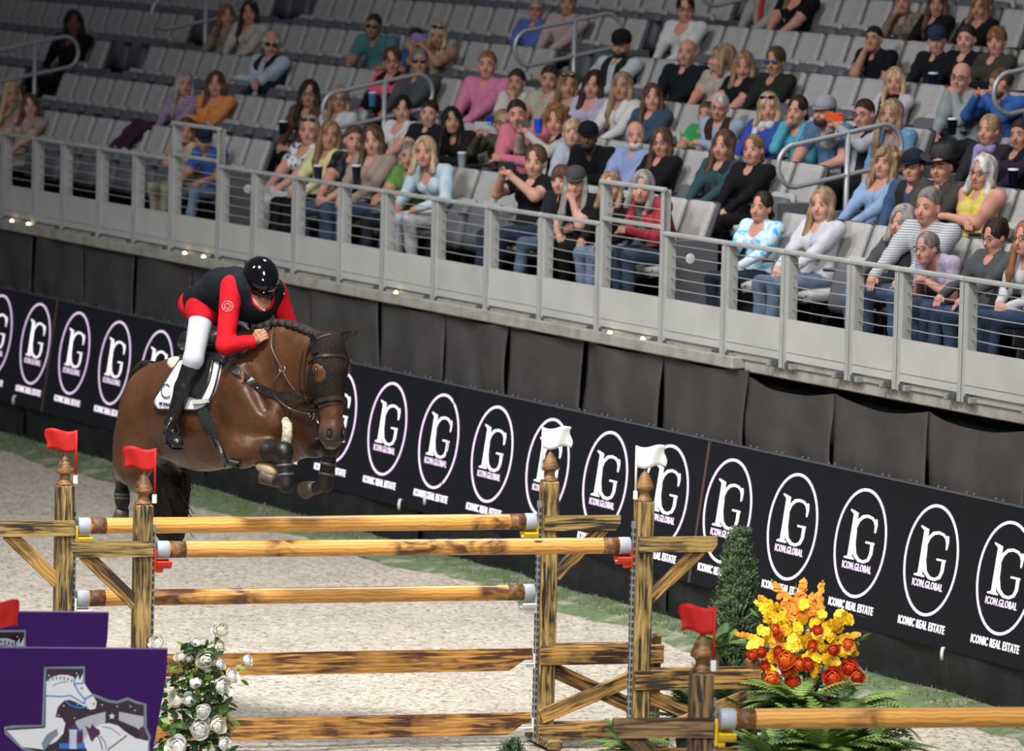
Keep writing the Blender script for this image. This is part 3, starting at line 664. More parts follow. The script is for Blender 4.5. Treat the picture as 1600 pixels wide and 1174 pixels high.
    if 'vest' in ex or 'jacket' in ex or 'scarf' in ex:
        # open outer layer: a shell over chest and back with the front left open
        cc = tocol(ex.get('vest') or ex.get('jacket') or ex.get('scarf')); J = []
        if 'scarf' in ex:
            J = [('cap', tuple(T((-.08, .06, 1.0))), tuple(T((.08, .06, 1.0))), .038, .038, None, .03, 0, False), ('cap', tuple(T((.07, .10, .98))), tuple(T((.06, .13, .76))), .034, .04, None, .03, 0, False), ('cap', tuple(T((-.07, .08, 1.0))), tuple(T((-.08, -.04, 1.03))), .038, .034, None, .03, 0, False), ('cap', tuple(T((.07, .08, 1.0))), tuple(T((.08, -.04, 1.03))), .038, .034, None, .03, 0, False)]
        else:
            for s in (-1, 1):
                J += [('cap', tuple(T((s * .085, .055, .62))), tuple(T((s * .10, .05, .93))), .085, .078, None, .04, 0, False), ('cap', tuple(T((s * .07, -.005, 1.005))), tuple(sh[0 if s < 0 else 1] * .98), .070, .068, None, .03, 0, False)]
            J.append(('ell', tuple(T((0, -.03, .80))), (bw * 1.08, .115, .27), 0, 0, Rb, .03, 0, False))
            J.append(('ell', tuple(T((0, .16, .78))), (.040, .12, .26), 0, 0, Rb, .01, 0, True))
            J.append(('ell', tuple(T((0, .06, 1.06))), (.065, .085, .055), 0, 0, Rb, .01, 0, True))
            if 'jacket' in ex:
                for (wr, pm, hdv, s), q, t in zip(hands, sh, tg): el, w2 = ik(q, t, u_, f_, (s * (.9 if pose != 'forward' else .5), -.35, -.9)); J += [('cap', tuple(q), tuple(el), .066, .054, None, .03, 0, False), ('cap', tuple(el), tuple(el + (w2 - el) * .9), .052, .042, None, .03, 0, False)]
        jv, jf, _, _ = sdf_mesh(J, .0135); jv = relax(jv, jf, 1, .4); mk('vest' if 'vest' in ex else ('jacket' if 'jacket' in ex else 'scarf'), jv, jf, cloth(cc), B, True)
    return B, hd * sc, [(np.array(w_) * sc, np.array(p_) * sc, d_) for w_, p_, d_, s_ in hands], sc
BL, JN, DJ, BK, WH, KH = '#16181c', '#3f6186', '#22344f', '#141518', '#c9cace', '#b3a58c'
PEOPLE = [
 (115, 37, 'f', 'long', 'black', 'brown', '#0c0d10', None, 'long', '#0d0d10', 'lap', {'vneck': 1}, 'person with long black hair in a black dress, alone high at the far left'),
 (17, 150, 'f', 'long', 'blonde', 'tan', '#1f8a3c', None, 'none', BL, 'lap', {'vneck': 1}, 'person with long blonde hair in a bright green top'),
 (47, 167, 'f', 'long', 'brown', 'fair', '#a58d88', '#6d5a58', 'short', '#a58d88', 'back', {'cross': 1}, 'person in a pale floral dress seated beside the woman in green'),
 (288, 133, 'f', 'long', 'grey', 'ruddy', '#8d7a9b', 'plaid', 'long', JN, 'lap', {}, 'person with long grey hair in a lavender plaid shirt'),
 (337, 133, 'f', 'long', 'brown', 'ruddy', '#d9823a', '#b86424', 'long', BL, 'arms', {}, 'person with brown hair in a bright orange blouse'),
 (291, 206, 'g', 'long', 'brown', 'tan', '#b9ab8d', None, 'none', KH, 'chin', {}, 'child with brown hair and bare arms behind the tall guard rail'),
 (319, 219, 'b', 'cap', 'brown', 'tan', '#1d52a5', None, 'short', '#6d8fb5', 'knees', {'cap': '#20263a', 'down': 1}, 'child in a navy cap and bright blue polo shirt'),
 (354, 26, 'f', 'long', 'red', 'ruddy', '#8b7d70', None, 'long', '#244d8e', 'lap', {}, 'person with strawberry blonde hair in a tan cardigan'),
 (390, 21, 'f', 'long', 'dark', 'ruddy', '#b5b0a8', '#8f8a84', 'long', BL, 'lap', {'headshades': 1}, 'person with dark hair in a white patterned blouse beside the tan cardigan'),
 (424, 70, 'm', 'balding', 'white', 'ruddy', '#a7b7cc', None, 'long', '#1c2430', 'arms', {'shades': 1, 'vest': '#182236'}, 'person with white hair in dark glasses, navy vest and pale blue shirt'),
 (583, 42, 'm', 'short', 'dark', 'olive', '#3f7478', None, 'short', BL, 'knees', {'shades': 1}, 'person in a teal short-sleeved shirt and dark glasses'),
 (613, 96, 'f', 'updo', 'brown', 'ruddy', '#e0476f', None, 'long', BL, 'lap', {'glasses': 1, 'jacket': '#121317'}, 'person in a hot pink top under an open black jacket'),
 (656, 98, 'm', 'short', 'dgrey', 'tan', '#4a5058', None, 'long', BL, 'lap', {'shades': 1}, 'person in sunglasses and a charcoal jumper beside the pink top'),
 (651, 62, 'm', 'short', 'dark', 'tan', '#33507e', None, 'short', BL, 'mouth', {'row': 3}, 'person with short dark hair behind the man in sunglasses'),
 (684, 57, 'f', 'long', 'blonde', 'tan', '#b0a27f', '#2a2a28', 'none', BL, 'phone', {'headshades': 1}, 'person with blonde hair holding up a purple phone'),
 (483, 148, 'f', 'long', 'dark', 'tan', '#5a3a30', None, 'long', BL, 'lap', {'glasses': 1}, 'person with long dark hair and glasses in a rust brown top'),
 (530, 157, 'f', 'long', 'sandy', 'tan', '#c3c6c9', None, 'long', BL, 'lap', {'glasses': 1}, 'person with sandy hair and a white shirt behind the aisle handrail'),
 (629, 172, 'f', 'updo', 'black', 'fair', '#cdc8c6', None, 'short', BL, 'lap', {'vneck': 1}, 'person with pinned black hair in a white scoop-neck blouse'),
 (671, 177, 'b', 'short', 'dark', 'fair', '#1b1d24', None, 'short', BL, 'lap', {}, 'young person with dark hair in a black top beside the white blouse'),
 (706, 190, 'f', 'long', 'black', 'tan', '#241a18', None, 'long', BL, 'forward', {}, 'person with very long black hair in a dark brown jumper'),
 (483, 206, 'f', 'updo', 'blonde', 'ruddy', '#c6ccd2', '#3c4450', 'short', '#c9c7cc', 'lap', {'headshades': 1, 'vneck': 1, 'cross': 1}, 'person with blonde updo, spotted white top and white trousers'),
 (515, 214, 'f', 'long', 'lbrown', 'tan', '#cfc98c', None, 'long', BL, 'lap', {}, 'person with highlighted brown hair in a pale yellow jumper'),
 (553, 220, 'm', 'short', 'brown', 'ruddy', '#191a1e', '#3a3c42', 'short', JN, 'lap', {}, 'person in a black t-shirt between the yellow jumper and tan blouse'),
 (583, 221, 'f', 'long', 'brown', 'fair', '#9a8578', None, 'long', '#2c4a78', 'lap', {}, 'young person with long brown hair in a taupe blouse'),
 (638, 245, 'm', 'short', 'dgrey', 'tan', '#5a8a38', None, 'short', '#27303c', 'forward', {'lean': 8}, 'person with grey hair in a green polo shirt'),
 (664, 240, 'f', 'bob', 'blonde', 'ruddy', '#b3ccdb', None, 'long', '#cbcad2', 'knees', {'lean': 20, 'vneck': 1}, 'person with a blonde bob, pale blue shirt and white trousers'),
 (838, 16, 'm', 'short', 'grey', 'ruddy', '#4a63b8', None, 'long', BL, 'lap', {'glasses': 1}, 'person with grey hair in a bright blue shirt near the top edge'),
 (887, 6, 'm', 'short', 'dark', 'tan', '#b49b9b', None, 'long', BL, 'lap', {}, 'person in a pale pink shirt next to the bright blue shirt'),
 (970, 72, 'm', 'cap', 'dark', 'tan', '#b5bcc4', None, 'long', BL, 'back', {'cap': '#1c1c1e', 'beard': 'black', 'jacket': '#1d2422'}, 'person with a full black beard, black cap and white t-shirt'),
 (1071, 15, 'f', 'pony', 'dark', 'ruddy', '#c9c8c8', None, 'long', BL, 'lap', {'glasses': 1, 'vneck': 1}, 'person with a dark ponytail in a loose white blouse'),
 (1073, 84, 'm', 'bald', 'grey', 'ruddy', '#141c22', None, 'long', BL, 'lap', {}, 'bald person in a dark navy jacket'),
 (761, 103, 'm', 'short', 'red', 'ruddy', '#cf6f97', None, 'long', '#2b3f63', 'lap', {}, 'young person with reddish hair in a rose pink shirt'),
 (807, 117, 'b', 'short', 'dark', 'tan', '#bdbab0', None, 'short', '#a9a79e', 'mouth', {}, 'young person with dark hair resting chin on hand in a cream shirt'),
 (858, 125, 'm', 'short', 'dark', 'tan', '#a9a190', None, 'short', BL, 'lap', {}, 'person with dark hair in a beige shirt left of four women'),
 (887, 135, 'f', 'long', 'lbrown', 'tan', '#b28d72', None, 'none', BL, 'lap', {'headshades': 1}, 'young person with wavy light brown hair and bare shoulders'),
 (927, 134, 'f', 'long', 'dark', 'ruddy', '#a7a4bd', None, 'long', BL, 'lap', {'vneck': 1}, 'person with long dark hair in a pale lavender top'),
 (972, 137, 'f', 'long', 'sandy', 'tan', '#cbc9c9', None, 'long', BL, 'lap', {}, 'person with blonde hair in a chunky white jumper'),
 (1019, 154, 'g', 'long', 'brown', 'fair', '#324a60', None, 'long', BL, 'lap', {}, 'child with brown hair in a slate blue jumper'),
 (808, 181, 'm', 'short', 'dark', 'ruddy', '#cd6a80', None, 'long', '#28354f', 'forward', {}, 'person with dark hair leaning forward in a coral pink shirt'),
 (786, 194, 'f', 'updo', 'sandy', 'tan', '#4a4a3c', '#23261d', 'long', BL, 'phone', {'glasses': 1}, 'person in a camouflage jacket looking at a phone'),
 (868, 190, 'f', 'curly', 'red', 'ruddy', '#b8b3aa', None, 'long', BL, 'phone', {'lean': -5, 'vest': '#15161a'}, 'person with red hair filming with a raised phone'),
 (894, 200, 'b', 'fringe', 'blonde', 'fair', '#a9b4c6', None, 'long', BL, 'lap', {'lean': 12}, 'child with a blonde fringe beside the red-haired person'),
 (918, 216, 'm', 'cap', 'black', 'brown', '#0f1218', None, 'long', BL, 'forward', {'cap': '#131722', 'beard': 'black'}, 'person in a dark cap and black hooded top leaning forward'),
 (993, 214, 'm', 'balding', 'grey', 'ruddy', '#7f93c2', None, 'long', BL, 'lap', {'beard': 'white'}, 'balding person with a white beard in a light blue shirt'),
 (1034, 224, 'f', 'long', 'brown', 'ruddy', '#15161b', None, 'long', BL, 'lap', {'glasses': 1}, 'person with auburn hair and glasses in a black top'),
 (836, 254, 'f', 'updo', 'brown', 'fair', '#18191d', None, 'short', DJ, 'phone', {'lean': -5}, 'person in a black t-shirt holding a dark phone near the guard rail'),
 (877, 258, 'b', 'fringe', 'brown', 'fair', '#23252b', None, 'short', JN, 'lap', {'lean': 12}, 'child with messy brown hair behind the raised phone'),
 (899, 287, 'f', 'cap', 'grey', 'fair', '#141518', None, 'short', BL, 'mouth', {'lean': 20, 'cap': '#4a4648', 'headlong': 1}, 'person in a grey baseball cap with both hands near the face'),
 (954, 294, 'f', 'bob', 'sandy', 'ruddy', '#17181b', None, 'long', '#5d7fa6', 'knees', {}, 'person with a sandy bob in a black jacket and ripped jeans'),
 (1003, 294, 'f', 'bob', 'grey', 'ruddy', '#9e2433', '#6e1a28', 'long', '#2c4a6c', 'forward', {'scarf': '#5a6062'}, 'person in a dark red checked jacket and grey scarf behind the tall panel'),
 (1204, -28, 'm', 'short', 'brown', 'ruddy', '#97948f', None, 'long', BL, 'lap', {'row': 5, 'jacket': '#8c8984', 'tie': 1}, 'person in a light grey blazer and red tie at the top edge'),
 (1248, -24, 'f', 'long', 'lbrown', 'ruddy', '#101115', None, 'short', BL, 'lap', {'row': 5, 'vneck': 1}, 'person in a short-sleeved black dress at the top edge'),
 (1127, 93, 'f', 'bob', 'sandy', 'ruddy', '#a39c8c', None, 'short', '#a8a098', 'lap', {'cross': 1, 'profile': 1}, 'person with a grey-blonde bob in a beige jumper, seen in profile'),
 (1162, 103, 'f', 'long', 'sandy', 'ruddy', '#15171c', None, 'short', BL, 'lap', {'down': 1}, 'young person with very long strawberry blonde hair in black'),
 (1211, 97, 'f', 'updo', 'brown', 'tan', '#222824', None, 'long', BL, 'lap', {'shades': 'blue'}, 'person in blue mirrored sunglasses and a dark olive jacket'),
 (1124, 169, 'm', 'short', 'white', 'ruddy', '#8c9cb5', None, 'long', '#3c2f28', 'arms', {'lean': 4, 'glasses': 1, 'jacket': '#3a2418'}, 'person with white hair and glasses in a brown leather jacket'),
 (1103, 180, 'b', 'short', 'brown', 'tan', '#2b9a50', None, 'short', BL, 'lap', {'lean': -10}, 'child in a bright green t-shirt beside the brown leather jacket'),
 (1201, 170, 'f', 'bob', 'blonde', 'ruddy', '#1f3fa0', None, 'long', BL, 'lap', {'headshades': 1, 'scarf': '#c4c8d0'}, 'person with a blonde bob, royal blue top and white collar'),
 (1245, 174, 'f', 'pony', 'dark', 'ruddy', '#3aa0b8', None, 'long', '#a08a70', 'chin', {}, 'person with dark tied hair in a turquoise shirt, cheek on hand'),
 (1287, 177, 'm', 'cap', 'dark', 'ruddy', '#4a6a8c', '#34506e', 'short', '#a59a84', 'knees', {'cap': '#8e9099', 'beard': 'dark'}, 'bearded person in a pale grey cap and blue patterned shirt'),
 (1130, 229, 'f', 'long', 'brown', 'ruddy', '#2b4a50', None, 'long', '#17181c', 'lap', {'vest': '#1f282b'}, 'person with long brown hair in a dark green vest'),
 (1177, 236, 'f', 'pony', 'lbrown', 'ruddy', '#121318', None, 'long', BL, 'lap', {}, 'person with a long light brown ponytail in a black zip jacket'),
 (1365, 62, 'm', 'short', 'black', 'tan', '#10131b', None, 'short', BL, 'chin', {}, 'person with black hair and t-shirt leaning chin on fist'),
 (1412, 4, 'f', 'short', 'dark', 'tan', '#756659', '#4d423a', 'long', BL, 'chin', {}, 'person wrapped in a brown patterned shawl at the top edge'),
 (1464, 7, 'f', 'long', 'brown', 'tan', '#0f1014', None, 'long', BL, 'lap', {}, 'person with long hair in black right of the brown shawl'),
 (1532, 12, 'f', 'curly', 'lbrown', 'tan', '#101014', None, 'long', BL, 'lap', {'vneck': 1}, 'person with big curly light brown hair at the top right'),
 (1464, 65, 'm', 'cap', 'grey', 'ruddy', '#16181e', None, 'long', BL, 'lap', {'cap': '#2a3450'}, 'person in a navy patterned cap holding a cup'),
 (1510, 62, 'f', 'short', 'dark', 'fair', '#13141c', None, 'long', BL, 'lap', {}, 'young person with dark tied-back hair in a black jacket'),
 (1557, 66, 'f', 'fringe', 'red', 'ruddy', '#3d3a30', None, 'long', BL, 'lap', {}, 'person with short red hair and fringe in an olive coat'),
 (1398, 129, 'f', 'long', 'blonde', 'ruddy', '#b8aeb9', None, 'long', BL, 'lap', {'scarf': '#1a1a1d'}, 'person with straight blonde hair, pale shirt and black scarf'),
 (1501, 123, 'm', 'bald', 'dark', 'ruddy', '#9aa3a6', 'stripes', 'long', '#2c3138', 'mouth', {'glasses': 1}, 'bald person in glasses and striped shirt, hand at the mouth'),
 (1563, 131, 'm', 'short', 'brown', 'ruddy', '#205aa8', None, 'long', BL, 'phone', {'beard': 'brown', 'down': 1, 'profile': 1}, 'bearded person in a royal blue jumper reading a phone'),
 (1350, 180, 'm', 'short', 'dark', 'ruddy', '#a3a7b0', None, 'long', BL, 'phone', {'lean': -6, 'glasses': 1, 'vest': '#151d30'}, 'person in a navy vest holding up a phone with an orange case'),
 (1392, 182, 'f', 'long', 'sandy', 'tan', '#5c86a5', '#48708e', 'long', BL, 'lap', {'lean': 10}, 'person with long honey blonde hair in a denim jacket'),
 (1545, 205, 'f', 'updo', 'sandy', 'ruddy', '#26262c', None, 'long', BL, 'lap', {'scarf': '#8f7fb5'}, 'person with fair hair and a lavender scarf'),
 (1594, 212, 'f', 'short', 'dark', 'tan', '#2a1c33', None, 'long', '#542434', 'lap', {'vest': '#111419'}, 'person with short dark hair and purple top at the right edge'),
 (1384, 257, 'f', 'curly', 'sandy', 'ruddy', '#7f9cc4', None, 'long', '#c8c8c8', 'lap', {'lean': -12, 'vneck': 1}, 'person with curly fair hair in a light denim shirt'),
 (1427, 263, 'm', 'cap', 'dark', 'ruddy', '#2f4a6c', None, 'long', BL, 'lap', {'lean': 2, 'cap': '#1c2633', 'glasses': 1, 'jacket': '#262a2c'}, 'person in a navy cap, glasses and charcoal jacket'),
 (1471, 262, 'm', 'short', 'dark', 'ruddy', '#4b463f', 'stripes', 'long', BL, 'lap', {'hat': 1}, 'person in a wide black cowboy hat'),
 (1535, 272, 'f', 'bob', 'white', 'ruddy', '#cfbb4c', '#b09a34', 'none', BL, 'arms', {'glasses': 1}, 'person with white hair in a sleeveless yellow top'),
 (1189, 325, 'f', 'pony', 'dark', 'ruddy', '#b9d3e0', '#3f9ccc', 'long', '#1b2a44', 'lap', {'vneck': 1}, 'person in a white and sky blue patterned blouse in the front row'),
 (1285, 322, 'f', 'long', 'sandy', 'fair', '#bdbfca', None, 'long', '#4d7096', 'lap', {}, 'young person with long blonde hair in a pale grey jumper, front row'),
 (1409, 349, 'f', 'bob', 'grey', 'ruddy', '#46474b', None, 'long', '#4c6d92', 'knees', {'lean': 0}, 'person with straight grey hair in a charcoal quilted jacket'),
 (1450, 324, 'm', 'short', 'dgrey', 'ruddy', '#b5bac0', 'stripes', 'long', '#34537c', 'knees', {'lean': 2}, 'person with thick grey hair in a pale striped shirt'),
 (1448, 374, 'f', 'pony', 'dgrey', 'ruddy', '#9c93ad', '#7e7690', 'short', '#24466e', 'forward', {'lean': 40, 'glasses': 1}, 'person with grey ponytail and lavender top leaning at the rail'),
 (1554, 371, 'f', 'updo', 'dark', 'ruddy', '#484c4f', None, 'long', '#22406a', 'knees', {'lean': -4, 'glasses': 1, 'down': 1}, 'person with dark pinned hair in a dark grey zip jacket, front row'),
 (1603, 375, 'f', 'long', 'red', 'ruddy', '#bcbcc2', None, 'long', '#22406a', 'lap', {'lean': 12, 'glasses': 1}, 'person in a white jumper half cut by the right edge'),
]
HORSE_T = Vector((-1.2, 39.0, 2.6)); BASE_ROT = math.atan2(WN.x, -WN.y); OCC = {}; _n = 0; SPOTS = []
for spec in PEOPLE:
    px, py = spec[0], spec[1]; sit = {'forward': .02, 'knees': .04, 'chin': .08, 'mouth': .08, 'phone': .10}.get(spec[10], .14); child = spec[2] in 'bg'
    best = None
    for k in ([spec[11]['row']] if 'row' in spec[11] else range(NROW)):
        vh = row_v(k) + .02; u_, z_ = at_v(px, py, vh); h = z_ - (Z0 + RS * k); want = (1.13 if not child else 1.0) - (.05 if spec[10] == 'forward' else 0)
        if best is None or abs(h - want) < best[0]: best = (abs(h - want), k, u_, h)
    _, k, u_, h = best
    vb = row_v(k) - .02
    p0 = P(u_, vb); d = (HORSE_T - p0); face = math.atan2(-d.x, d.y); diff = (face - BASE_ROT + math.pi) % (2 * math.pi) - math.pi
    rg = random.Random(int(px * 7 + py)); bt = BASE_ROT + diff * rg.uniform(.15, .4); hy = face - bt + R(rg.uniform(-13, 9))
    if spec[11].get('profile'): hy = BASE_ROT - bt - R(15)
    B, hdl, hands, sc = spectator((0, 0, 0), bt, hy, spec, h, k == 0)
    off = Matrix.Rotation(bt, 3, 'Z') @ Vector(hdl); vh = vb + off.dot(WN); uu, zz = at_v(px, py, vh); ub = uu - off.dot(WU)
    zb = Z0 + RS * k + max(-.0, min(.06, zz - off.z - (Z0 + RS * k)))
    B.location = P(ub, vb, zb); OCC.setdefault(k, []).append(ub); SPOTS.append((spec, B, hands, k, ub))
    _n += 1
print('people', _n, {k: len(v) for k, v in OCC.items()}); print([(s[0][0], s[0][1], s[3], round(s[4], 1)) for s in SPOTS])
# things in hands: phones and cups
def hand_world(B, h): return B.matrix_basis @ Vector(h[1] / B.scale[0])
for px, py, colr, lb in ((684, 57, '#7a70b0', 'purple phone held up by the blonde spectator'), (868, 190, '#4d4a40', 'phone held up by the red-haired spectator'), (836, 254, '#141d20', 'dark phone held up near the guard rail'), (786, 194, '#9aa2a8', 'phone in the hands of the camouflage jacket'),
                         (1350, 180, '#d0501c', 'phone in an orange case in front of the navy vest'), (1563, 131, '#101114', 'black phone read by the bearded spectator in blue')):
    s = [q for q in SPOTS if q[0][0] == px and q[0][1] == py][0]; a, b2 = [hand_world(s[1], h) for h in s[2]]; c = (a + b2) / 2 + Vector((0, 0, .07)); c += (CAM - c).normalized() * .03
    E_ = empty('phone', c, s[1].rotation_euler.z + R(35), lb, 'phone', 'phones held by spectators'); E_.rotation_euler[0] = R(-12)
    MB().box((0, 0, 0), (.148, .010, .074), bev=.008).build('phone_body', mat('phone_case', srgb(colr), .4), E_)
    g = MB().box((0, -.006, 0), (.138, .002, .066)).build('screen', mat('glass_black', (.01, .012, .016), .1), E_)
    MB().ell((-.055, .006, .022), (.009, .004, .009)).build('camera_lens', mat('glass_black', (.01, .012, .016), .1), E_)
def cup(px, py, v_, c1, lb, lid=True):
    k = None; u_, z_ = at_v(px, py, v_); E_ = empty('cup', P(u_, v_, z_ - .06), WROT, lb, 'cup', 'drink cups in the stands')
    MB().lathe([(.032, 0), (.034, .004), (.044, .13), (.046, .132)], n=18).build('cup_body', mat('cup', srgb(c1), .4), E_)
    if lid: MB().lathe([(.047, .130), (.047, .140), (.040, .148), (.038, .148)], n=18).build('lid', mat('cup_lid', (.55, .56, .58), .4), E_)
for a in ((766, 192, row_v(2) - .35, '#2046a8', 'blue cup beside the pink shirt in the third row', False), (841, 198, row_v(1) - .3, '#1c4fc0', 'bright blue cup held by the filming spectator', False), (1458, 128, row_v(4) - .45, '#0e1a38', 'dark cup with a white lid held by the person in a navy cap'),
          (1488, 200, row_v(3) - .4, '#10131c', 'large dark cup with a pale lid before the striped shirt'), (1583, 280, row_v(2) - .4, '#0c1226', 'dark cup with a white lid at the right edge, below the purple top'), (722, 252, row_v(1) - .35, '#8a93a0', 'clear tub with a blue lid left of the coral pink shirt'),
          (557, 272, row_v(0) - .35, '#1a1c22', 'dark cup with a white lid behind the rail, before the black t-shirt'), (497, 272, row_v(0) - .3, '#16223a', 'navy cup beside the pale yellow jumper'), (442, 202, row_v(1) - .3, '#131a28', 'navy cup with a white lid left of the rust brown top'), (582, 157, row_v(2) - .4, '#3f78a8', 'clear blue-topped bottle left of the pink top')): cup(*a)

# a dark purple jacket thrown over an empty front-row seat
u_, z_ = at_v(216, 196, row_v(0) + .22); jq = []
for a, b2, r1 in (((-.16, .30, -.02), (.20, .27, -.04), .045), ((-.16, .20, -.10), (.16, .18, -.12), .05), ((-.18, .08, -.24), (.10, .08, -.24), .05), ((-.22, .0, -.34), (.02, .02, -.32), .05), ((-.12, .24, -.05), (-.18, .02, -.30), .045), ((.10, .22, -.06), (.04, .04, -.30), .045), ((-.14, .34, -.05), (-.12, .36, -.25), .035)): jq.append(('cap', a, b2, r1, r1, None, .05, 0, False))
v, f, _, _ = sdf_mesh(jq, .014); v = v + .010 * np.sin(v[:, [0]] * 40 + v[:, [2]] * 25); o = mk('jacket', v, f, cloth('#3c1c34')); o.location = P(u_, row_v(0) - .02, z_ + .03); o.rotation_euler = (0, 0, WROT); tag(o, 'dark purple jacket draped over an empty front row seat', 'jacket')
# ------------------------------------------------------------------ set out the seats
nseat = 0; _first = {}
for k in range(NROW):
    cnt_ = {}
    for (u, fst, lst, s) in seat_positions(k):
        cnt_[s] = cnt_.get(s, -1) + 1; q_ = '%s row of the %s block, %s from its left end' % (ORD[k] if k else 'front', ['outermost left', 'left', 'middle', 'right'][s], ORD[cnt_[s]])
        X, Y, _ = proj(P(u, row_v(k) + .25, Z0 + k * RS + .85)); X2, Y2, _ = proj(P(u, row_v(k), Z0 + k * RS + .3))
        if X < -22 or X > 1625 or Y2 < 0: continue
        occ = any(abs(u - uu) < .27 for uu in OCC.get(k, []))
        src = SEAT_O if occ else SEAT_C
        if src not in _first: _first[src] = 1; o = src
        else: o = copy_tree(src)
        o.location = P(u, row_v(k), Z0 + k * RS); o.rotation_euler = (0, 0, WROT); nseat += 1
        rn = ORD[k] if k else 'front'
        if occ: tag(o, 'occupied grey folding seat, ' + q_, 'seat', 'occupied seats of the %s row' % rn)
        else: tag(o, 'empty tipped-up grey seat, ' + q_, 'seat', 'empty seats of the %s row' % rn)
        if fst or lst:
            e = MB().box(((-.31 if fst else .31), .0, .40), (.035, .50, .62), bev=.03)
            e.ell(((-.33 if fst else .33), -.02, .55), (.004, .045, .045), 1)
            e.build('end_panel', [M_shell2, mat('white_plastic', (.55, .56, .58), .5)], o)
print('seats', nseat)
# aisle handrails
M_rail = mat('handrail_steel', (.30, .315, .33), .4, .35)
def handrail(ac, v0, lab):
    k = (v0 + .5 - .42) / TR; zf = Z0 + RS * max(0, (v0 - .42) / TR)
    G = empty('handrail', P(ac, v0 + .55, zf), WROT, lab, 'handrail')
    zt = 3.80 + RS / TR * (v0 - 1.38) - zf; sl = .20
    pts = []
    L0, L1 = -.46, .40
    top = lambda y: zt + sl * (y + .55); h = .36
    pts = [(0, y, top(y)) for y in np.linspace(L0, L1, 6)]
    for a in range(15, 180, 15): pts.append((0, L1 + math.sin(R(a)) * .17, top(L1) - h / 2 + math.cos(R(a)) * h / 2))
    pts += [(0, y, top(y) - h) for y in np.linspace(L1, L0, 6)]
    for a in range(15, 180, 15): pts.append((0, L0 - math.sin(R(a)) * .17, top(L0) - h / 2 - math.cos(R(a)) * h / 2))
    MB().tube(pts, .022, 10, closed=True).build('rail_loop', M_rail, G)
    MB().tube([(0, .04, -.05), (0, .04, top(.04))], .024, 10).build('post', M_rail, G)
HR = {(-4.15, 1.4): 'looped steel handrail in the aisle at the far left', (-4.15, 3.5): 'looped steel handrail at the top left edge of the photo, higher up the far aisle', (5.17, 1.4): 'looped steel handrail in front of the woman in a pink top', (5.17, 3.5): 'looped steel handrail in front of the man in a bright blue shirt',
      (14.4, 1.4): 'looped steel handrail in front of the woman in turquoise', (14.4, 3.5): 'looped steel handrail at the right edge beside the bearded man in blue', (5.17, 5.6): 'dark handrail near the top edge right of the woman in a white blouse'}
for (ac, v0), lb in HR.items(): handrail(ac, v0, lb)
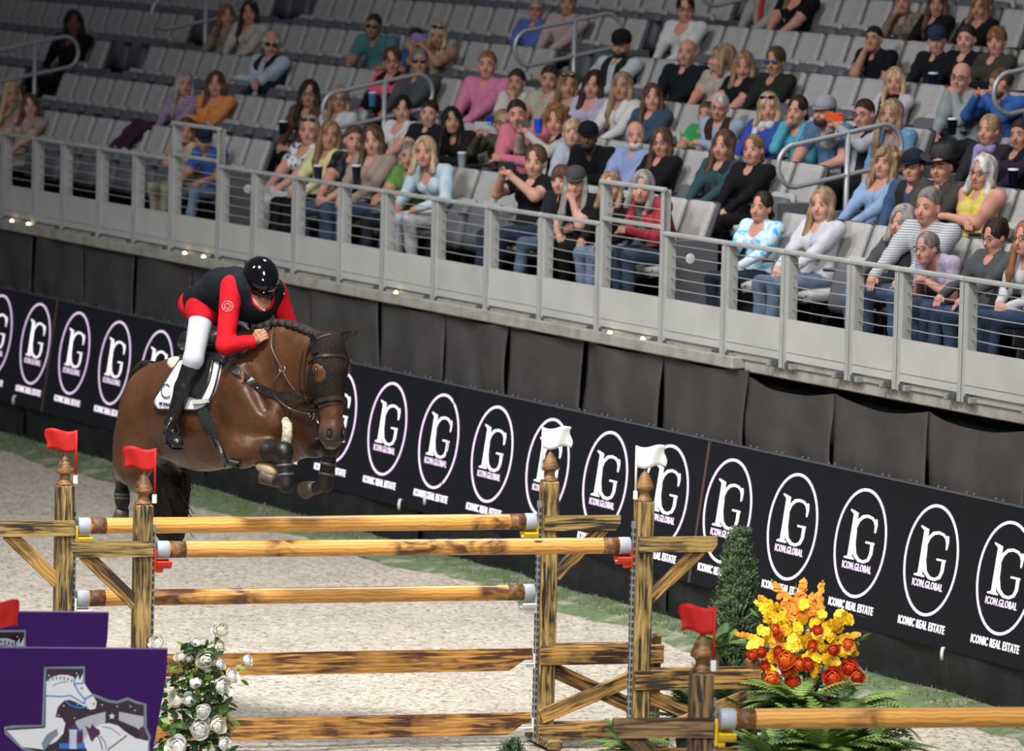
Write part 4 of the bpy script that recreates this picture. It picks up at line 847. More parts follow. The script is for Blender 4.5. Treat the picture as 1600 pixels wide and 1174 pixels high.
# ------------------------------------------------------------------ the obstacle: scorched timber standards, poles, planks
def wood(name, base, dark, lo, hi, rough=.55, coat=0.0, ring=None):
    m = bpy.data.materials.new(name); m.use_nodes = True; nt = m.node_tree; N = nt.nodes; L = nt.links; b = N['Principled BSDF']; b.inputs['Roughness'].default_value = rough; b.inputs['Coat Weight'].default_value = coat; b.inputs['Coat Roughness'].default_value = .25
    tc = N.new('ShaderNodeTexCoord'); oi = N.new('ShaderNodeObjectInfo'); cb = N.new('ShaderNodeCombineXYZ'); ad = N.new('ShaderNodeVectorMath'); ad.operation = 'MULTIPLY_ADD'; ad.inputs[1].default_value = (41, 3, 5)
    for k in range(3): L.new(oi.outputs['Random'], cb.inputs[k])
    L.new(cb.outputs[0], ad.inputs[0]); L.new(tc.outputs['Object'], ad.inputs[2]); src = ad.outputs[0]
    def nz(sc, st, det=4, dist=0.0):
        mp = N.new('ShaderNodeMapping'); mp.inputs['Scale'].default_value = st; L.new(src, mp.inputs[0]); t = N.new('ShaderNodeTexNoise'); t.inputs['Scale'].default_value = sc; t.inputs['Detail'].default_value = det; t.inputs['Distortion'].default_value = dist; L.new(mp.outputs[0], t.inputs['Vector']); return t.outputs[0]
    def rmp(o, a, c):
        r = N.new('ShaderNodeMapRange'); r.inputs[1].default_value = a; r.inputs[2].default_value = c; L.new(o, r.inputs[0]); return r.outputs[0]
    def mix(f, a, c):
        x = N.new('ShaderNodeMix'); x.data_type = 'RGBA'; L.new(f, x.inputs[0])
        for i, v in ((6, a), (7, c)):
            if isinstance(v, tuple): x.inputs[i].default_value = (*v, 1)
            else: L.new(v, x.inputs[i])
        return x.outputs[2]
    def mul(a, c):
        x = N.new('ShaderNodeMath'); x.operation = 'MULTIPLY'; L.new(a, x.inputs[0]); L.new(c, x.inputs[1]); return x.outputs[0]
    # growth rings: wave along y/z, stretched along x
    mp = N.new('ShaderNodeMapping'); mp.inputs['Scale'].default_value = (.35, 1, 1); L.new(src, mp.inputs[0])
    wv = N.new('ShaderNodeTexWave'); wv.wave_type = 'RINGS'; wv.rings_direction = 'X'; wv.inputs['Scale'].default_value = 14; wv.inputs['Distortion'].default_value = 5; wv.inputs['Detail'].default_value = 2; wv.inputs['Detail Scale'].default_value = 1.2; L.new(mp.outputs[0], wv.inputs['Vector'])
    c = mix(rmp(wv.outputs[1], .55, .95), base, tuple(x * .62 for x in base))
    c = mix(rmp(nz(3, (1, 1, 1)), .35, .7), c, tuple(x * .80 for x in base)) if False else c
    burn = rmp(nz(3.2, (1, 1.2, 1.2), 3), lo, hi); grain = rmp(nz(44, (.07, 1, 1), 3, .6), .40, .56)
    c = mix(mul(burn, grain), c, dark)
    if ring:
        bb = rmp(nz(1.15, (1.0, .12, .12), 1), ring[0], ring[0] + .035); g2 = rmp(nz(9, (.6, 1, 1), 4, 1.5), .34, .60); c = mix(mul(bb, g2), c, tuple(x * 1.2 for x in dark))
        kn = N.new('ShaderNodeTexVoronoi'); kn.inputs['Scale'].default_value = 2.6; mp2 = N.new('ShaderNodeMapping'); mp2.inputs['Scale'].default_value = (.8, 2.2, 2.2); L.new(src, mp2.inputs[0]); L.new(mp2.outputs[0], kn.inputs['Vector']); c = mix(rmp(kn.outputs['Distance'], .085, .05), c, dark)
    L.new(c, b.inputs['Base Color'])
    bp = N.new('ShaderNodeBump'); bp.inputs['Strength'].default_value = .35; bp.inputs['Distance'].default_value = .006; L.new(nz(26, (.09, 1, 1), 3, .8), bp.inputs['Height']); L.new(bp.outputs[0], b.inputs['Normal']); return m
W_POST = wood('scorched_post', (.36, .245, .078), (.020, .012, .006), .30, .46)
W_RAIL = wood('scorched_rail', (.42, .235, .062), (.024, .012, .005), .32, .50)
W_PLANK = wood('scorched_plank', (.50, .245, .055), (.050, .018, .006), .30, .52)
W_TIP = wood('finial_wood', (.26, .125, .038), (.05, .022, .01), .42, .60)
W_DARK = wood('dark_post', (.27, .165, .070), (.016, .010, .007), .30, .48)
W_POLE = wood('varnished_pole', (.66, .325, .070), (.075, .026, .009), .80, .90, .38, .15, ring=(.590,))
M_GREYCAP = mat('grey_pole_cap', (.33, .37, .43), .45); M_TRACK = mat('galvanised_track', (.36, .38, .42), .4, .7); M_HOLE = mat('track_hole', (.02, .02, .022), .8)
CUPC = {'yellow': mat('yellow_plastic', (.72, .46, .02), .35), 'red': mat('red_plastic', (.62, .045, .02), .35), 'white': mat('white_plastic2', (.62, .61, .58), .4)}
M_CHAR = mat('char_band', (.10, .045, .02), .6, noise=(22, (.30, .14, .04), .48, .66))
def along(o, p0, p1, up=Vector((0, 0, 1))):
    p0, p1 = Vector(p0), Vector(p1); x = (p1 - p0).normalized(); z = (up - x * up.dot(x)).normalized(); y = z.cross(x)
    M = Matrix((x, y, z)).transposed().to_4x4(); M.translation = (p0 + p1) / 2; o.matrix_local = M; return o
def board(name, p0, p1, w_, h, m, parent, bev=.006, cut=0, scoop=False):
    """timber along its own x; w_ = thickness, h = height"""
    L_ = (Vector(p1) - Vector(p0)).length; b = MB()
    if cut or scoop:
        if cut: poly = [(-L_ / 2, h / 2), (-L_ / 2, -h / 2), (L_ / 2 - .035 * abs(cut) * 1.0, -h / 2), (L_ / 2, -h / 2 + .045), (L_ / 2, h / 2)]
        else: poly = [(-L_ / 2, h / 2), (-L_ / 2, .0), (-L_ / 2 + .06, -.004), (-L_ / 2 + .12, -h / 2 + .03), (-L_ / 2 + .17, -h / 2), (L_ / 2 - .17, -h / 2), (L_ / 2 - .12, -h / 2 + .03), (L_ / 2 - .06, -.004), (L_ / 2, 0), (L_ / 2, h / 2)]
        b.prism(poly, w_, Matrix.Translation((0, -w_ / 2, 0)))
    else: b.box((0, 0, 0), (L_, w_, h), bev=bev)
    return along(b.build(name, m, parent, False), p0, p1)
def standard(base, ang, s, label, wing=True, mpost=None, mrail=None, low=True):
    """jump standard; poles hang on its local -s*x side, arm and wing go to +s*x; s=+1 wing to the right"""
    mpost = mpost or W_POST; mrail = mrail or W_RAIL
    G = empty('jump_standard', (base[0], base[1], 0), ang, label, 'jump stand'); H = 1.86; pw = .118
    # post: own x = up
    b = MB(); b.box((0, 0, 0), (H, pw, pw), bev=.008); o = along(b.build('post', mpost, G, False), (0, 0, 0), (0, 0, H), Vector((0, -1, 0)))
    prof = [(pw / 2, 0), (pw / 2, .012), (.040, .030), (.034, .052), (.040, .072), (.062, .084), (.065, .094), (.060, .112), (.046, .148), (.030, .180), (.013, .207), (.003, .218)]
    b = MB(); n = 4; st = []
    b.lathe([(r, z) for r, z in prof], (0, 0, 0), 8, sq=False, rot=Matrix.Rotation(R(22.5), 3, 'Z')); t = b.build('finial', W_TIP, G); t.location = (0, 0, H)
    # perforated steel track on the pole side
    b = MB().box((-s * (pw / 2 + .012), 0, .87), (.022, .042, 1.70)); z = .06
    while z < 1.68: b.box((-s * (pw / 2 + .010), -.0225, z), (.012, .004, .030), 1); b.box((-s * (pw / 2 + .0245), 0, z), (.004, .018, .030), 1); z += .05
    b.build('cup_track', [M_TRACK, M_HOLE], G)
    f = s
    board('arm', (f * (-.055), -.075, 1.57), (f * .50, -.075, 1.57), .040, .105, mpost, G, cut=1 if f > 0 else 0) if f > 0 else board('arm', (.055, -.075, 1.57), (-.50, -.075, 1.57), .040, .105, mpost, G, cut=1)
    board('brace', (f * .40, -.035, 1.535), (f * .04, -.035, 1.19), .038, .095, mrail, G)
    if wing:
        xo = f * .80
        b = MB().box((0, 0, 0), (.76, .085, .085), bev=.012); along(b.build('outer_post', W_TIP, G, False), (xo, 0, 0), (xo, 0, .77), Vector((0, -1, 0)))
        for y in (-.075, .06):
            board('wing_rail', (f * -.06, y, .635), (f * .845, y, .635), .034, .135, mrail, G); board('wing_rail', (f * -.06, y, .09), (f * .845, y, .09), .034, .11, mrail, G)
        board('cross_brace', (f * -.045, -.070, .20), (f * .79, -.070, .53), .034, .105, mrail, G); board('cross_brace', (f * .04, .03, .53), (f * .80, .03, .18), .034, .105, mrail, G)
        MB().box((0, 0, .035), (.10, .62, .07), bev=.01).build('foot', mpost, G, False); o = MB().box((xo, 0, .035), (.09, .55, .07), bev=.01).build('foot', mpost, G, False)
    return G
Bp = {k: Vector(v) for k, v in dict(rr=(.281, 40.12), rl=(-3.041, 39.164), fr=(.922, 39.015), fl=(-2.435, 38.126), g3=(1.063, 30.882)).items() for v in [(v[0], v[1], 0)]}
AJ = math.atan2(Bp['rr'].y - Bp['rl'].y, Bp['rr'].x - Bp['rl'].x); AF = math.atan2(Bp['fr'].y - Bp['fl'].y, Bp['fr'].x - Bp['fl'].x); A3 = R(11)
standard(Bp['rr'], AJ, 1, 'scorched timber stand with a white flag, left of the two on the right')
standard(Bp['rl'], AJ, -1, 'scorched timber stand with a red flag, farther left beside the purple boards', wing=True)
standard(Bp['fr'], AF, 1, 'tall scorched timber stand with a white flag, right of the other')
standard(Bp['fl'], AF, -1, 'scorched timber stand with a red flag below the horse, close to the white roses', wing=False)
standard(Bp['g3'], A3, -1, 'dark scorched stand with a red flag in front of the conifer', wing=False, mpost=W_DARK, mrail=W_DARK)
g4 = Bp['g3'] + Vector((math.cos(A3), math.sin(A3), 0)) * 3.72; standard(g4, A3, 1, 'dark scorched stand carrying the far end of the near pole', wing=False, mpost=W_DARK, mrail=W_DARK)
def jump_pole(p0, p1, r, label, grp='jump poles'):
    p0, p1 = Vector(p0), Vector(p1); L_ = (p1 - p0).length; G = empty('jump_pole', (0, 0, 0), 0, label, 'pole'); along(G, p0, p1)
    prof = [(r * .92, -L_ / 2), (r, -L_ / 2 + .006)] + [(r * (1 + .012 * math.sin(i * 1.9)), -L_ / 2 + .02 + (L_ - .04) * i / 24) for i in range(25)] + [(r, L_ / 2 - .006), (r * .92, L_ / 2)]
    RY = Matrix.Rotation(R(90), 3, 'Y'); MB().lathe(prof, (0, 0, 0), 24, rot=RY).build('pole_shaft', W_POLE, G)
    for s in (-1, 1):
        MB().lathe([(r * 1.04, -.038), (r * 1.06, -.034), (r * 1.06, .034), (r * 1.0, .04)] if True else [], (s * (L_ / 2 - .036), 0, 0), 24, rot=RY).build('end_cap', M_GREYCAP, G)
        MB().lathe([(r * 1.013, -.055), (r * 1.013, .055)], (s * (L_ / 2 - .135), 0, 0), 24, rot=RY).build('scorched_band', M_CHAR, G)
    return G
def hang(bl, br, z, ang, off=.0):
    d = Vector((math.cos(ang), math.sin(ang), 0)); y = Vector((-math.sin(ang), math.cos(ang), 0)); return bl + d * .10 + Vector((0, 0, z)) + y * off, br - d * .10 + Vector((0, 0, z)) + y * off
def cup(bs, ang, s, z, c, label):
    G = empty('jump_cup', bs + Vector((0, 0, z)), ang, label, 'jump cup'); x = -s * (.085)
    MB().box((x, -.0, -.02), (.018, .055, .15), bev=.005).build('back_plate', CUPC[c], G)
    b = MB(); pr = []
    for i in range(9): a = R(200 + 140 * i / 8); pr.append((.062 * math.cos(a), .062 * math.sin(a) + .0))
    for i in range(8): p, q = pr[i], pr[i + 1]; c_ = ((p[0] + q[0]) / 2, (p[1] + q[1]) / 2); an = math.atan2(q[1] - p[1], q[0] - p[0]); b.box((x - s * .055, c_[0], c_[1] - .006), (.10, .028, .016), rot=Matrix.Rotation(an, 3, 'X'))
    b.box((x - s * .03, 0, -.085), (.05, .03, .035), bev=.006); b.build('cradle', CUPC[c], G)
rp = .056
for (bl, br, ang, z, c, nm) in ((Bp['rl'], Bp['rr'], AJ, 1.575, 'yellow', 'topmost pole of the rear element, under the horse'), (Bp['fl'], Bp['fr'], AF, 1.555, 'red', 'front pole of the jump between red cups'), (Bp['rl'], Bp['rr'], AJ, 1.075, 'white', 'lowest of the three long poles, between white cups')):
    a, b_ = hang(bl, br, z, ang, -.0); jump_pole(a, b_, rp, 'varnished orange wooden ' + nm); cup(bl, ang, -1, z - .052, c, c + ' cup holding the left end of the ' + {'yellow': 'topmost pole', 'red': 'front pole', 'white': 'lowest long pole'}[c]); cup(br, ang, 1, z - .052, c, c + ' cup holding the right end of the ' + {'yellow': 'topmost pole', 'red': 'front pole', 'white': 'lowest long pole'}[c])
d3 = Vector((math.cos(A3), math.sin(A3), 0)); jump_pole(Bp['g3'] + d3 * .11 + Vector((0, 0, 1.605)), Bp['g3'] + d3 * 3.6 + Vector((0, 0, 1.605)), rp, 'varnished wooden pole in front of the flowers, running out of the photo'); cup(Bp['g3'], A3, -1, 1.605 - .052, 'yellow', 'yellow cup under the pole in front of the flowers')
for z, lb in ((.60, 'upper scorched plank between the roses and the right stand'), (.145, 'lower scorched plank close to the sand')):
    a, b_ = hang(Bp['rl'], Bp['rr'], z, AJ, 0); d = (b_ - a).normalized(); G = board('jump_plank', a - d * .01, b_ + d * .0, .030, .155, W_PLANK, None, scoop=True); tag(G, lb, 'plank', 'scorched planks of the jump')
    for bs, s, sd in ((Bp['rl'], -1, 'left'), (Bp['rr'], 1, 'right')):
        C_ = empty('jump_cup', bs + Vector((0, 0, z - .01)), AJ, 'flat white cup under the %s end of the %s plank' % (sd, 'upper' if z > .3 else 'lower'), 'jump cup'); x = -s * .085
        MB().box((x, 0, 0), (.014, .05, .10), bev=.004).build('back_plate', CUPC['white'], C_); MB().box((x - s * .05, 0, -.01 - .008), (.11, .06, .012), bev=.003).box((x - s * .03, 0, -.035), (.05, .02, .03), bev=.003).build('cradle', CUPC['white'], C_)
def flag(bs, ang, x, s, c, label, zt=2.24, w_=.21, h=.145):
    """s=-1: cloth flies to the left of its stick"""
    G = empty('flag', bs + Vector((0, 0, 1.90)), 0, label, 'flag'); cm = {'red': mat('red_flag', (.42, .012, .011), .6, noise=(6, (.34, .010, .009), .4, .7), spec=.25), 'white': mat('white_flag', (.66, .68, .66), .5)}[c]
    MB().tube([(x, -.02, .0), (x, -.02, zt - 1.90)], .0085, 8).build('stick', cm, G); MB().box((x, -.02, .0), (.032, .03, .06), bev=.004).build('socket', CUPC['white'], G)
    n = 14; vs = []; fs = []
    for sd in (0, 1):
        for j in range(7):
            for i in range(n + 1):
                t = i / n; e = .012 * math.sin(j / 6 * 6.28) * t ** 4 * (1 if s < 0 else -1); zz = zt - 1.90 - h * j / 6 - .012 * math.sin(t * 6.0) + (.0 if s < 0 else .0)
                vs.append((x + s * (t * w_ + e), -.02 + .018 * math.sin(t * 7 + j * .4) * t + sd * .0035, zz))
    W_ = n + 1; off = W_ * 7
    for sd in (0, 1):
        for j in range(6):
            for i in range(n): a = sd * off + j * W_ + i; q = (a, a + 1, a + W_ + 1, a + W_); fs.append(q if sd == 0 else q[::-1])
    ring = list(range(W_)) + [j * W_ + n for j in range(1, 7)] + [6 * W_ + i for i in range(n - 1, -1, -1)] + [j * W_ for j in range(5, 0, -1)]
    for a, b2 in zip(ring, ring[1:] + ring[:1]): fs.append((b2, a, a + off, b2 + off))
    mk('flag_cloth', vs, fs, cm, G)
flag(Bp['rl'], 0, .075, -1, 'red', 'red flag on the farther left timber stand'); flag(Bp['fl'], 0, .075, -1, 'red', 'red flag on the timber stand beneath the horse')
flag(Bp['rr'], 0, -.055, 1, 'white', 'white flag on the left one of the two tall stands', w_=.20); flag(Bp['fr'], 0, -.062, 1, 'white', 'white flag on the right one of the two tall stands', w_=.20); flag(Bp['g3'], 0, .062, -1, 'red', 'red flag in front of the conifer', zt=2.225, w_=.185, h=.145)
# ------------------------------------------------------------------ horse and rider, clearing the rear element
from mathutils.bvhtree import BVHTree
PHI = R(42); HH = Vector((math.sin(PHI), -math.cos(PHI), 0)); HL = Vector((-HH.y, HH.x, 0)); dA = ray(400, 512); HA = CAM + dA * (39.5 / dA.y); HROT = math.atan2(HH.y, HH.x)
def RL(x, y, lat=0.0):
    """photo point on the upright plane that runs along the horse, lat metres to its left -> horse frame"""
    d = ray(x, y); t = ((HA - CAM).dot(HL) + lat) / d.dot(HL); p = CAM + d * t - HA; return np.array([p.dot(HH), lat, p.z])
def E_(p, c, r, i=0, rot=None, k=.06, sub=False): p.append(('ell', tuple(c), tuple(r), 0, 0, None if rot is None else rotm(rot), k, i, sub))
def C__(p, a, b, ra, rb, i=0, k=.05): p.append(('cap', tuple(a), tuple(b), ra, rb, None, k, i, False))
HG = empty('horse', HA, HROT, 'bay horse in mid jump with a dark face mask and a white saddle pad', 'horse')
# head frame: X out of the forehead, Y to its left, Z up towards the poll
POLL = RL(511, 530, 0.0); HDR = rotm((0, -5, -13)); HS = np.array([1.10, 1.16, 1.085]); HD = lambda q: POLL + HDR @ (np.array(q, float) * HS)
def head_prims(i=0, inf=0.0):
    p = []
    def e(c, r, k=.04, sub=False): p.append(('ell', tuple(HD(c)), tuple(x * h_ + inf for x, h_ in zip(r, HS)), 0, 0, HDR, k, i, sub))
    def c(a, b, ra, rb, k=.04): p.append(('cap', tuple(HD(a)), tuple(HD(b)), ra * 1.12 + inf, rb * 1.12 + inf, None, k, i, False))
    e((.015, 0, -.055), (.105, .098, .105)); e((.052, 0, -.165), (.070, .112, .13)); e((-.070, 0, -.22), (.140, .082, .155)); e((-.04, -.042, -.25), (.12, .055, .13)); e((-.04, .042, -.25), (.12, .055, .13))
    c((.070, 0, -.20), (.060, 0, -.52), .076, .058); c((-.02, 0, -.34), (.02, 0, -.58), .068, .048); e((.045, 0, -.590), (.080, .084, .086)); e((.020, 0, -.650), (.046, .044, .036), .02)
    for s in (-1, 1):
        e((.055, s * .098, -.185), (.040, .024, .032), .02); c((.045, s * .070, -.24), (.035, s * .058, -.40), .020, .014, .03)
    return p
HP_ = []
Y_ = (0, -12, 0)
E_(HP_, (-.50, 0, -.620), (.60, .310, .420), 0, Y_); E_(HP_, (-.02, 0, -.530), (.40, .250, .430), 0, Y_); E_(HP_, (-1.02, 0, -.665), (.31, .290, .335), 0, (0, -8, 0)); E_(HP_, (-.78, 0, -.62), (.45, .27, .36), 0, Y_)
E_(HP_, (-.10, 0, -.22), (.30, .10, .20), 0, (0, 6, 0))
for s in (-1, 1):
    if s < 0: E_(HP_, (-1.10, s * .155, -.88), (.215, .130, .33), 0, (0, 14, 0), .06)     # thigh
    else: E_(HP_, (-1.16, s * .14, -.82), (.19, .12, .24), 1, (0, 14, 0), .06)  # far thigh, coloured black to stand in for the shade on it
    E_(HP_, (.10, s * .175, -.52), (.20, .115, .34), 0, (0, -20, 0), .05)       # shoulder
    E_(HP_, (.28, s * .105, -.60), (.16, .125, .20), 0, None, .04)              # breast
    E_(HP_, (.08, s * .195, -.80), (.19, .105, .14), 0, (0, 10, 0), .05)        # elbow mass
# neck
E_(HP_, (.20, 0, -.32), (.30, .150, .32), 0, (0, 30, 0), .09); E_(HP_, (.40, 0, -.22), (.24, .115, .24), 0, (0, 25, 0), .08); E_(HP_, (.57, 0, -.19), (.19, .095, .18), 0, None, .07)
C__(HP_, (.08, 0, -.10), (.30, 0, -.015), .050, .048, 0, .05); C__(HP_, (.30, 0, -.015), POLL + np.array([-.16, 0, -.045]), .048, .05, 0, .05); C__(HP_, POLL + np.array([-.16, 0, -.045]), POLL + np.array([-.04, 0, -.05]), .05, .055, 0, .05); C__(HP_, (.30, 0, -.42), HD((-.10, 0, -.28)), .13, .08, 0, .08)
HP_ += head_prims()
# forelegs, folded
def foreleg(elb, kn, fet, hoof, toe):
    C__(HP_, elb, elb * .4 + kn * .6, .115, .072, 0, .05); C__(HP_, elb * .4 + kn * .6, kn, .072, .062, 1, .04); E_(HP_, kn, (.066, .062, .066), 1, None, .03)
    C__(HP_, kn, fet, .046, .036, 1, .03); E_(HP_, fet, (.047, .045, .047), 1, None, .02); C__(HP_, fet, hoof, .040, .044, 1, .02)
KR, FR_, OR_ = RL(443, 706, -.19), RL(447, 756, -.19), RL(432, 752, -.19); KL, FL_, OL_ = RL(516, 700, .17), RL(509, 755, .17), RL(492, 764, .17)
E_(HP_, RL(476, 636, .14), (.17, .14, .20), 0, None, .06); E_(HP_, RL(484, 676, .16), (.13, .11, .12), 0, None, .06)
foreleg(np.array([.14, -.215, -.83]), KR, FR_, OR_, 0); foreleg(np.array([.16, .20, -.80]), KL, FL_, OL_, 0)
# hind legs, trailing
HKR, FTR, HFR = RL(189, 742, .02), RL(191, 782, .03), RL(191, 792, .04); HKL, FTL, HFL = RL(278, 742, .52), RL(272, 788, .52), RL(274, 802, .52)
def hind(st, hk, ft, hf):
    C__(HP_, st, hk, .115, .055, 0 if st[1] < 0 else 1, .06); E_(HP_, hk, (.058, .048, .062), 1, None, .03); C__(HP_, hk, ft, .047, .038, 1, .03); E_(HP_, ft, (.048, .046, .048), 1, None, .02); C__(HP_, ft, hf, .042, .046, 1, .02)  # far gaskin black as well, its shade put into the colour
hind(np.array([-1.14, -.17, -1.05]), HKR, FTR, HFR); hind(np.array([-1.22, .16, -.95]), HKL, FTL, HFL)
for s in (-1, 1): HP_.append(('ell', tuple(HD((.108, s * .044, -.592))), (.030, .018, .034), 0, 0, HDR, .014, 0, True)); HP_.append(('ell', tuple(HD((.07, s * .116, -.188))), (.022, .014, .016), 0, 0, HDR, .010, 0, True))
HP_.append(('ell', tuple(HD((.062, 0, -.652))), (.045, .08, .004), 0, 0, HDR, .010, 0, True))
for s in (-1, 1):
    HP_.append(('cap', (-.17, s * .335, -.50), (-.10, s * .33, -.88), .028, .03, None, .07, 0, True)); HP_.append(('cap', (-.86, s * .335, -.62), (-.90, s * .315, -.95), .03, .035, None, .08, 0, True)); HP_.append(('cap', (.16, s * .215, -.28), (.34, s * .19, -.52), .022, .03, None, .05, 0, True)); HP_.append(('cap', (-1.22, s * .33, -.60), (-1.28, s * .30, -.95), .02, .02, None, .06, 0, True))
HV, HF, HC, HI = sdf_mesh(HP_, .0125); HV = relax(HV, HF, 2, .45)
# coat: albedo per vertex - bay, black points, dark muzzle; far thigh blackened to paint its shade
def coat_material(name, rough=.42):
    m = bpy.data.materials.new(name); m.use_nodes = True; nt = m.node_tree; b = nt.nodes['Principled BSDF']; at = nt.nodes.new('ShaderNodeAttribute'); at.attribute_name = 'coat'
    nz = nt.nodes.new('ShaderNodeTexNoise'); nz.inputs['Scale'].default_value = 5; nz.inputs['Detail'].default_value = 5; tc = nt.nodes.new('ShaderNodeTexCoord'); nt.links.new(tc.outputs['Object'], nz.inputs['Vector'])
    mr = nt.nodes.new('ShaderNodeMapRange'); mr.inputs[1].default_value = .3; mr.inputs[2].default_value = .7; mr.inputs[3].default_value = .72; mr.inputs[4].default_value = 1.18; nt.links.new(nz.outputs[0], mr.inputs[0])
    mx = nt.nodes.new('ShaderNodeVectorMath'); mx.operation = 'SCALE'; nt.links.new(at.outputs['Color'], mx.inputs[0]); nt.links.new(mr.outputs[0], mx.inputs['Scale']); nt.links.new(mx.outputs[0], b.inputs['Base Color'])
    b.inputs['Roughness'].default_value = rough; b.inputs['Sheen Weight'].default_value = 0; b.inputs['Specular IOR Level'].default_value = .38
    n2 = nt.nodes.new('ShaderNodeTexNoise'); n2.inputs['Scale'].default_value = 6.5; n2.inputs['Detail'].default_value = 4; nt.links.new(tc.outputs['Object'], n2.inputs['Vector']); bp = nt.nodes.new('ShaderNodeBump'); bp.inputs['Strength'].default_value = .55; bp.inputs['Distance'].default_value = .035; nt.links.new(n2.outputs[0], bp.inputs['Height']); nt.links.new(bp.outputs[0], b.inputs['Normal']); return m
M_coat = coat_material('bay_coat'); horse_body = mk('body', HV, HF, M_coat, HG)
BAY, BLK, MUZ, TAN = np.array([.064, .0245, .0095]), np.array([.010, .008, .007]), np.array([.034, .024, .020]), np.array([.115, .045, .017])
fi = np.zeros(len(HV)); cn = np.zeros(len(HV))
for k in range(4): np.add.at(fi, HF[:, k], HI); np.add.at(cn, HF[:, k], 1)
blk = np.clip(fi / cn, 0, 1); colr = BAY[None] * (1 - blk[:, None]) + BLK[None] * blk[:, None]
hl_ = ((HV - POLL) @ HDR) / HS; mz = np.clip((-hl_[:, 2] - .47) / .12, 0, 1) * (hl_[:, 0] > -.15) * (np.linalg.norm(hl_, axis=1) < .80); mz *= (np.abs(hl_[:, 1]) < .15) * (hl_[:, 0] > -.06)
fc = (np.clip((hl_[:, 0] + .02) / .06, 0, 1) * (np.abs(hl_[:, 1]) < .16) * np.clip((.02 - hl_[:, 2]) / .05, 0, 1) * (hl_[:, 2] > -.60) * (hl_[:, 0] < .2))[:, None]; colr = colr * (1 - fc) + TAN[None] * .9 * fc
colr = colr * (1 - mz[:, None]) + MUZ[None] * mz[:, None]
dors = np.clip((HV[:, 2] + .25 * HV[:, 0] * 0 + .30) / .25, 0, 1) * (HV[:, 0] < .1) * .45; under = np.clip((-HV[:, 2] - .72) / .3, 0, 1) * .5 * (HV[:, 0] < .0) * (HV[:, 0] > -1.1)
colr = colr * (1 - dors[:, None]); colr = colr * (1 - (under * (1 - blk))[:, None]) + TAN[None] * (under * (1 - blk))[:, None]
ca = horse_body.data.color_attributes.new('coat', 'FLOAT_COLOR', 'POINT'); ca.data.foreach_set('color', np.concatenate([colr, np.ones((len(colr), 1))], 1).astype(np.float32).ravel())
BVH = BVHTree.FromPolygons([tuple(v) for v in HV], [tuple(int(i) for i in f) for f in HF])
MI = Matrix.Translation(HA) @ Matrix.Rotation(HROT, 4, 'Z'); MII = MI.inverted()
def hit(x, y, off=.008, bvh=None):
    o = MII @ CAM; d = (MII.to_3x3() @ ray(x, y)).normalized(); r = (bvh or BVH).ray_cast(o, d)
    if r[0] is None:
        # past the silhouette: nearest surface point to the ray
        p = o + d * 39.2; 
        for _ in range(3): q = (bvh or BVH).find_nearest(p); p = o + d * (q[0] - o).dot(d)
        r = q
    n = r[1]; n = n if n.dot(d) < 0 else -n; return r[0] + n * off, n
def spline(pts, n):
    out = []; P4 = [pts[0]] + list(pts) + [pts[-1]]
    for i in range(len(pts) - 1):
        a, b, c, d = [np.array(q, float) for q in P4[i:i + 4]]
        for t in np.linspace(0, 1, n, endpoint=False): out.append(.5 * ((2 * b) + (c - a) * t + (2 * a - 5 * b + 4 * c - d) * t * t + (3 * b - a - 3 * c + d) * t ** 3))
    out.append(np.array(pts[-1], float)); return out
def tack(name, pts, wid, th, m, parent=None, n=5, off=None, mirror=False, bvh=None):
    hp = [hit(p[0], p[1], off if off is not None else th * .6 + .003, bvh) for p in spline(pts, n)]
    b = MB(); b.strap([q[0] for q in hp], wid, th, [q[1] for q in hp])
    if mirror: b.strap([Vector((q[0].x, -q[0].y, q[0].z)) for q in hp], wid, th, [Vector((q[1].x, -q[1].y, q[1].z)) for q in hp])
    return b.build(name, m, parent or HG)
M_leather = mat('brown_leather', (.030, .016, .011), .38, coat=.2); M_blkleather = mat('black_leather', (.010, .010, .011), .32, coat=.3); M_steel = mat('steel', (.6, .6, .62), .25, 1.0)
# hooves
M_hoof = mat('hoof_horn', (.075, .055, .038), .5, noise=(20, (.04, .03, .022), .4, .7, (1, 1, 1)))
def hoof(c, d, nm='hoof', r=.062):
    d = Vector(d).normalized(); q = Vector((0, 0, -1)).rotation_difference(d).to_matrix(); b = MB()
    b.lathe([(r * .72, .055), (r * .80, .02), (r * .98, -.045), (r, -.052), (r * .7, -.050), (.004, -.044)], Vector(c), 20, rot=q @ Matrix.Diagonal((1, 1.1, 1)).to_3x3()); b.build(nm, M_hoof, HG)
    MB().tube([Vector(c) + q @ Vector((r * .82 * math.cos(t), r * .90 * math.sin(t), -.054)) for t in np.linspace(-2.5, 2.5, 16)], .008, 6).build('horseshoe', M_steel, HG)
hoof(OR_ + np.array([-.055, -.01, .015]), (-.85, -.15, .25)); hoof(OL_ + np.array([-.045, -.01, -.005]), (-.9, -.1, -.25)); hoof(HFR + np.array([-.01, 0, -.07]), (-.25, 0, -1)); hoof(HFL + np.array([-.01, 0, -.07]), (-.3, 0, -1))
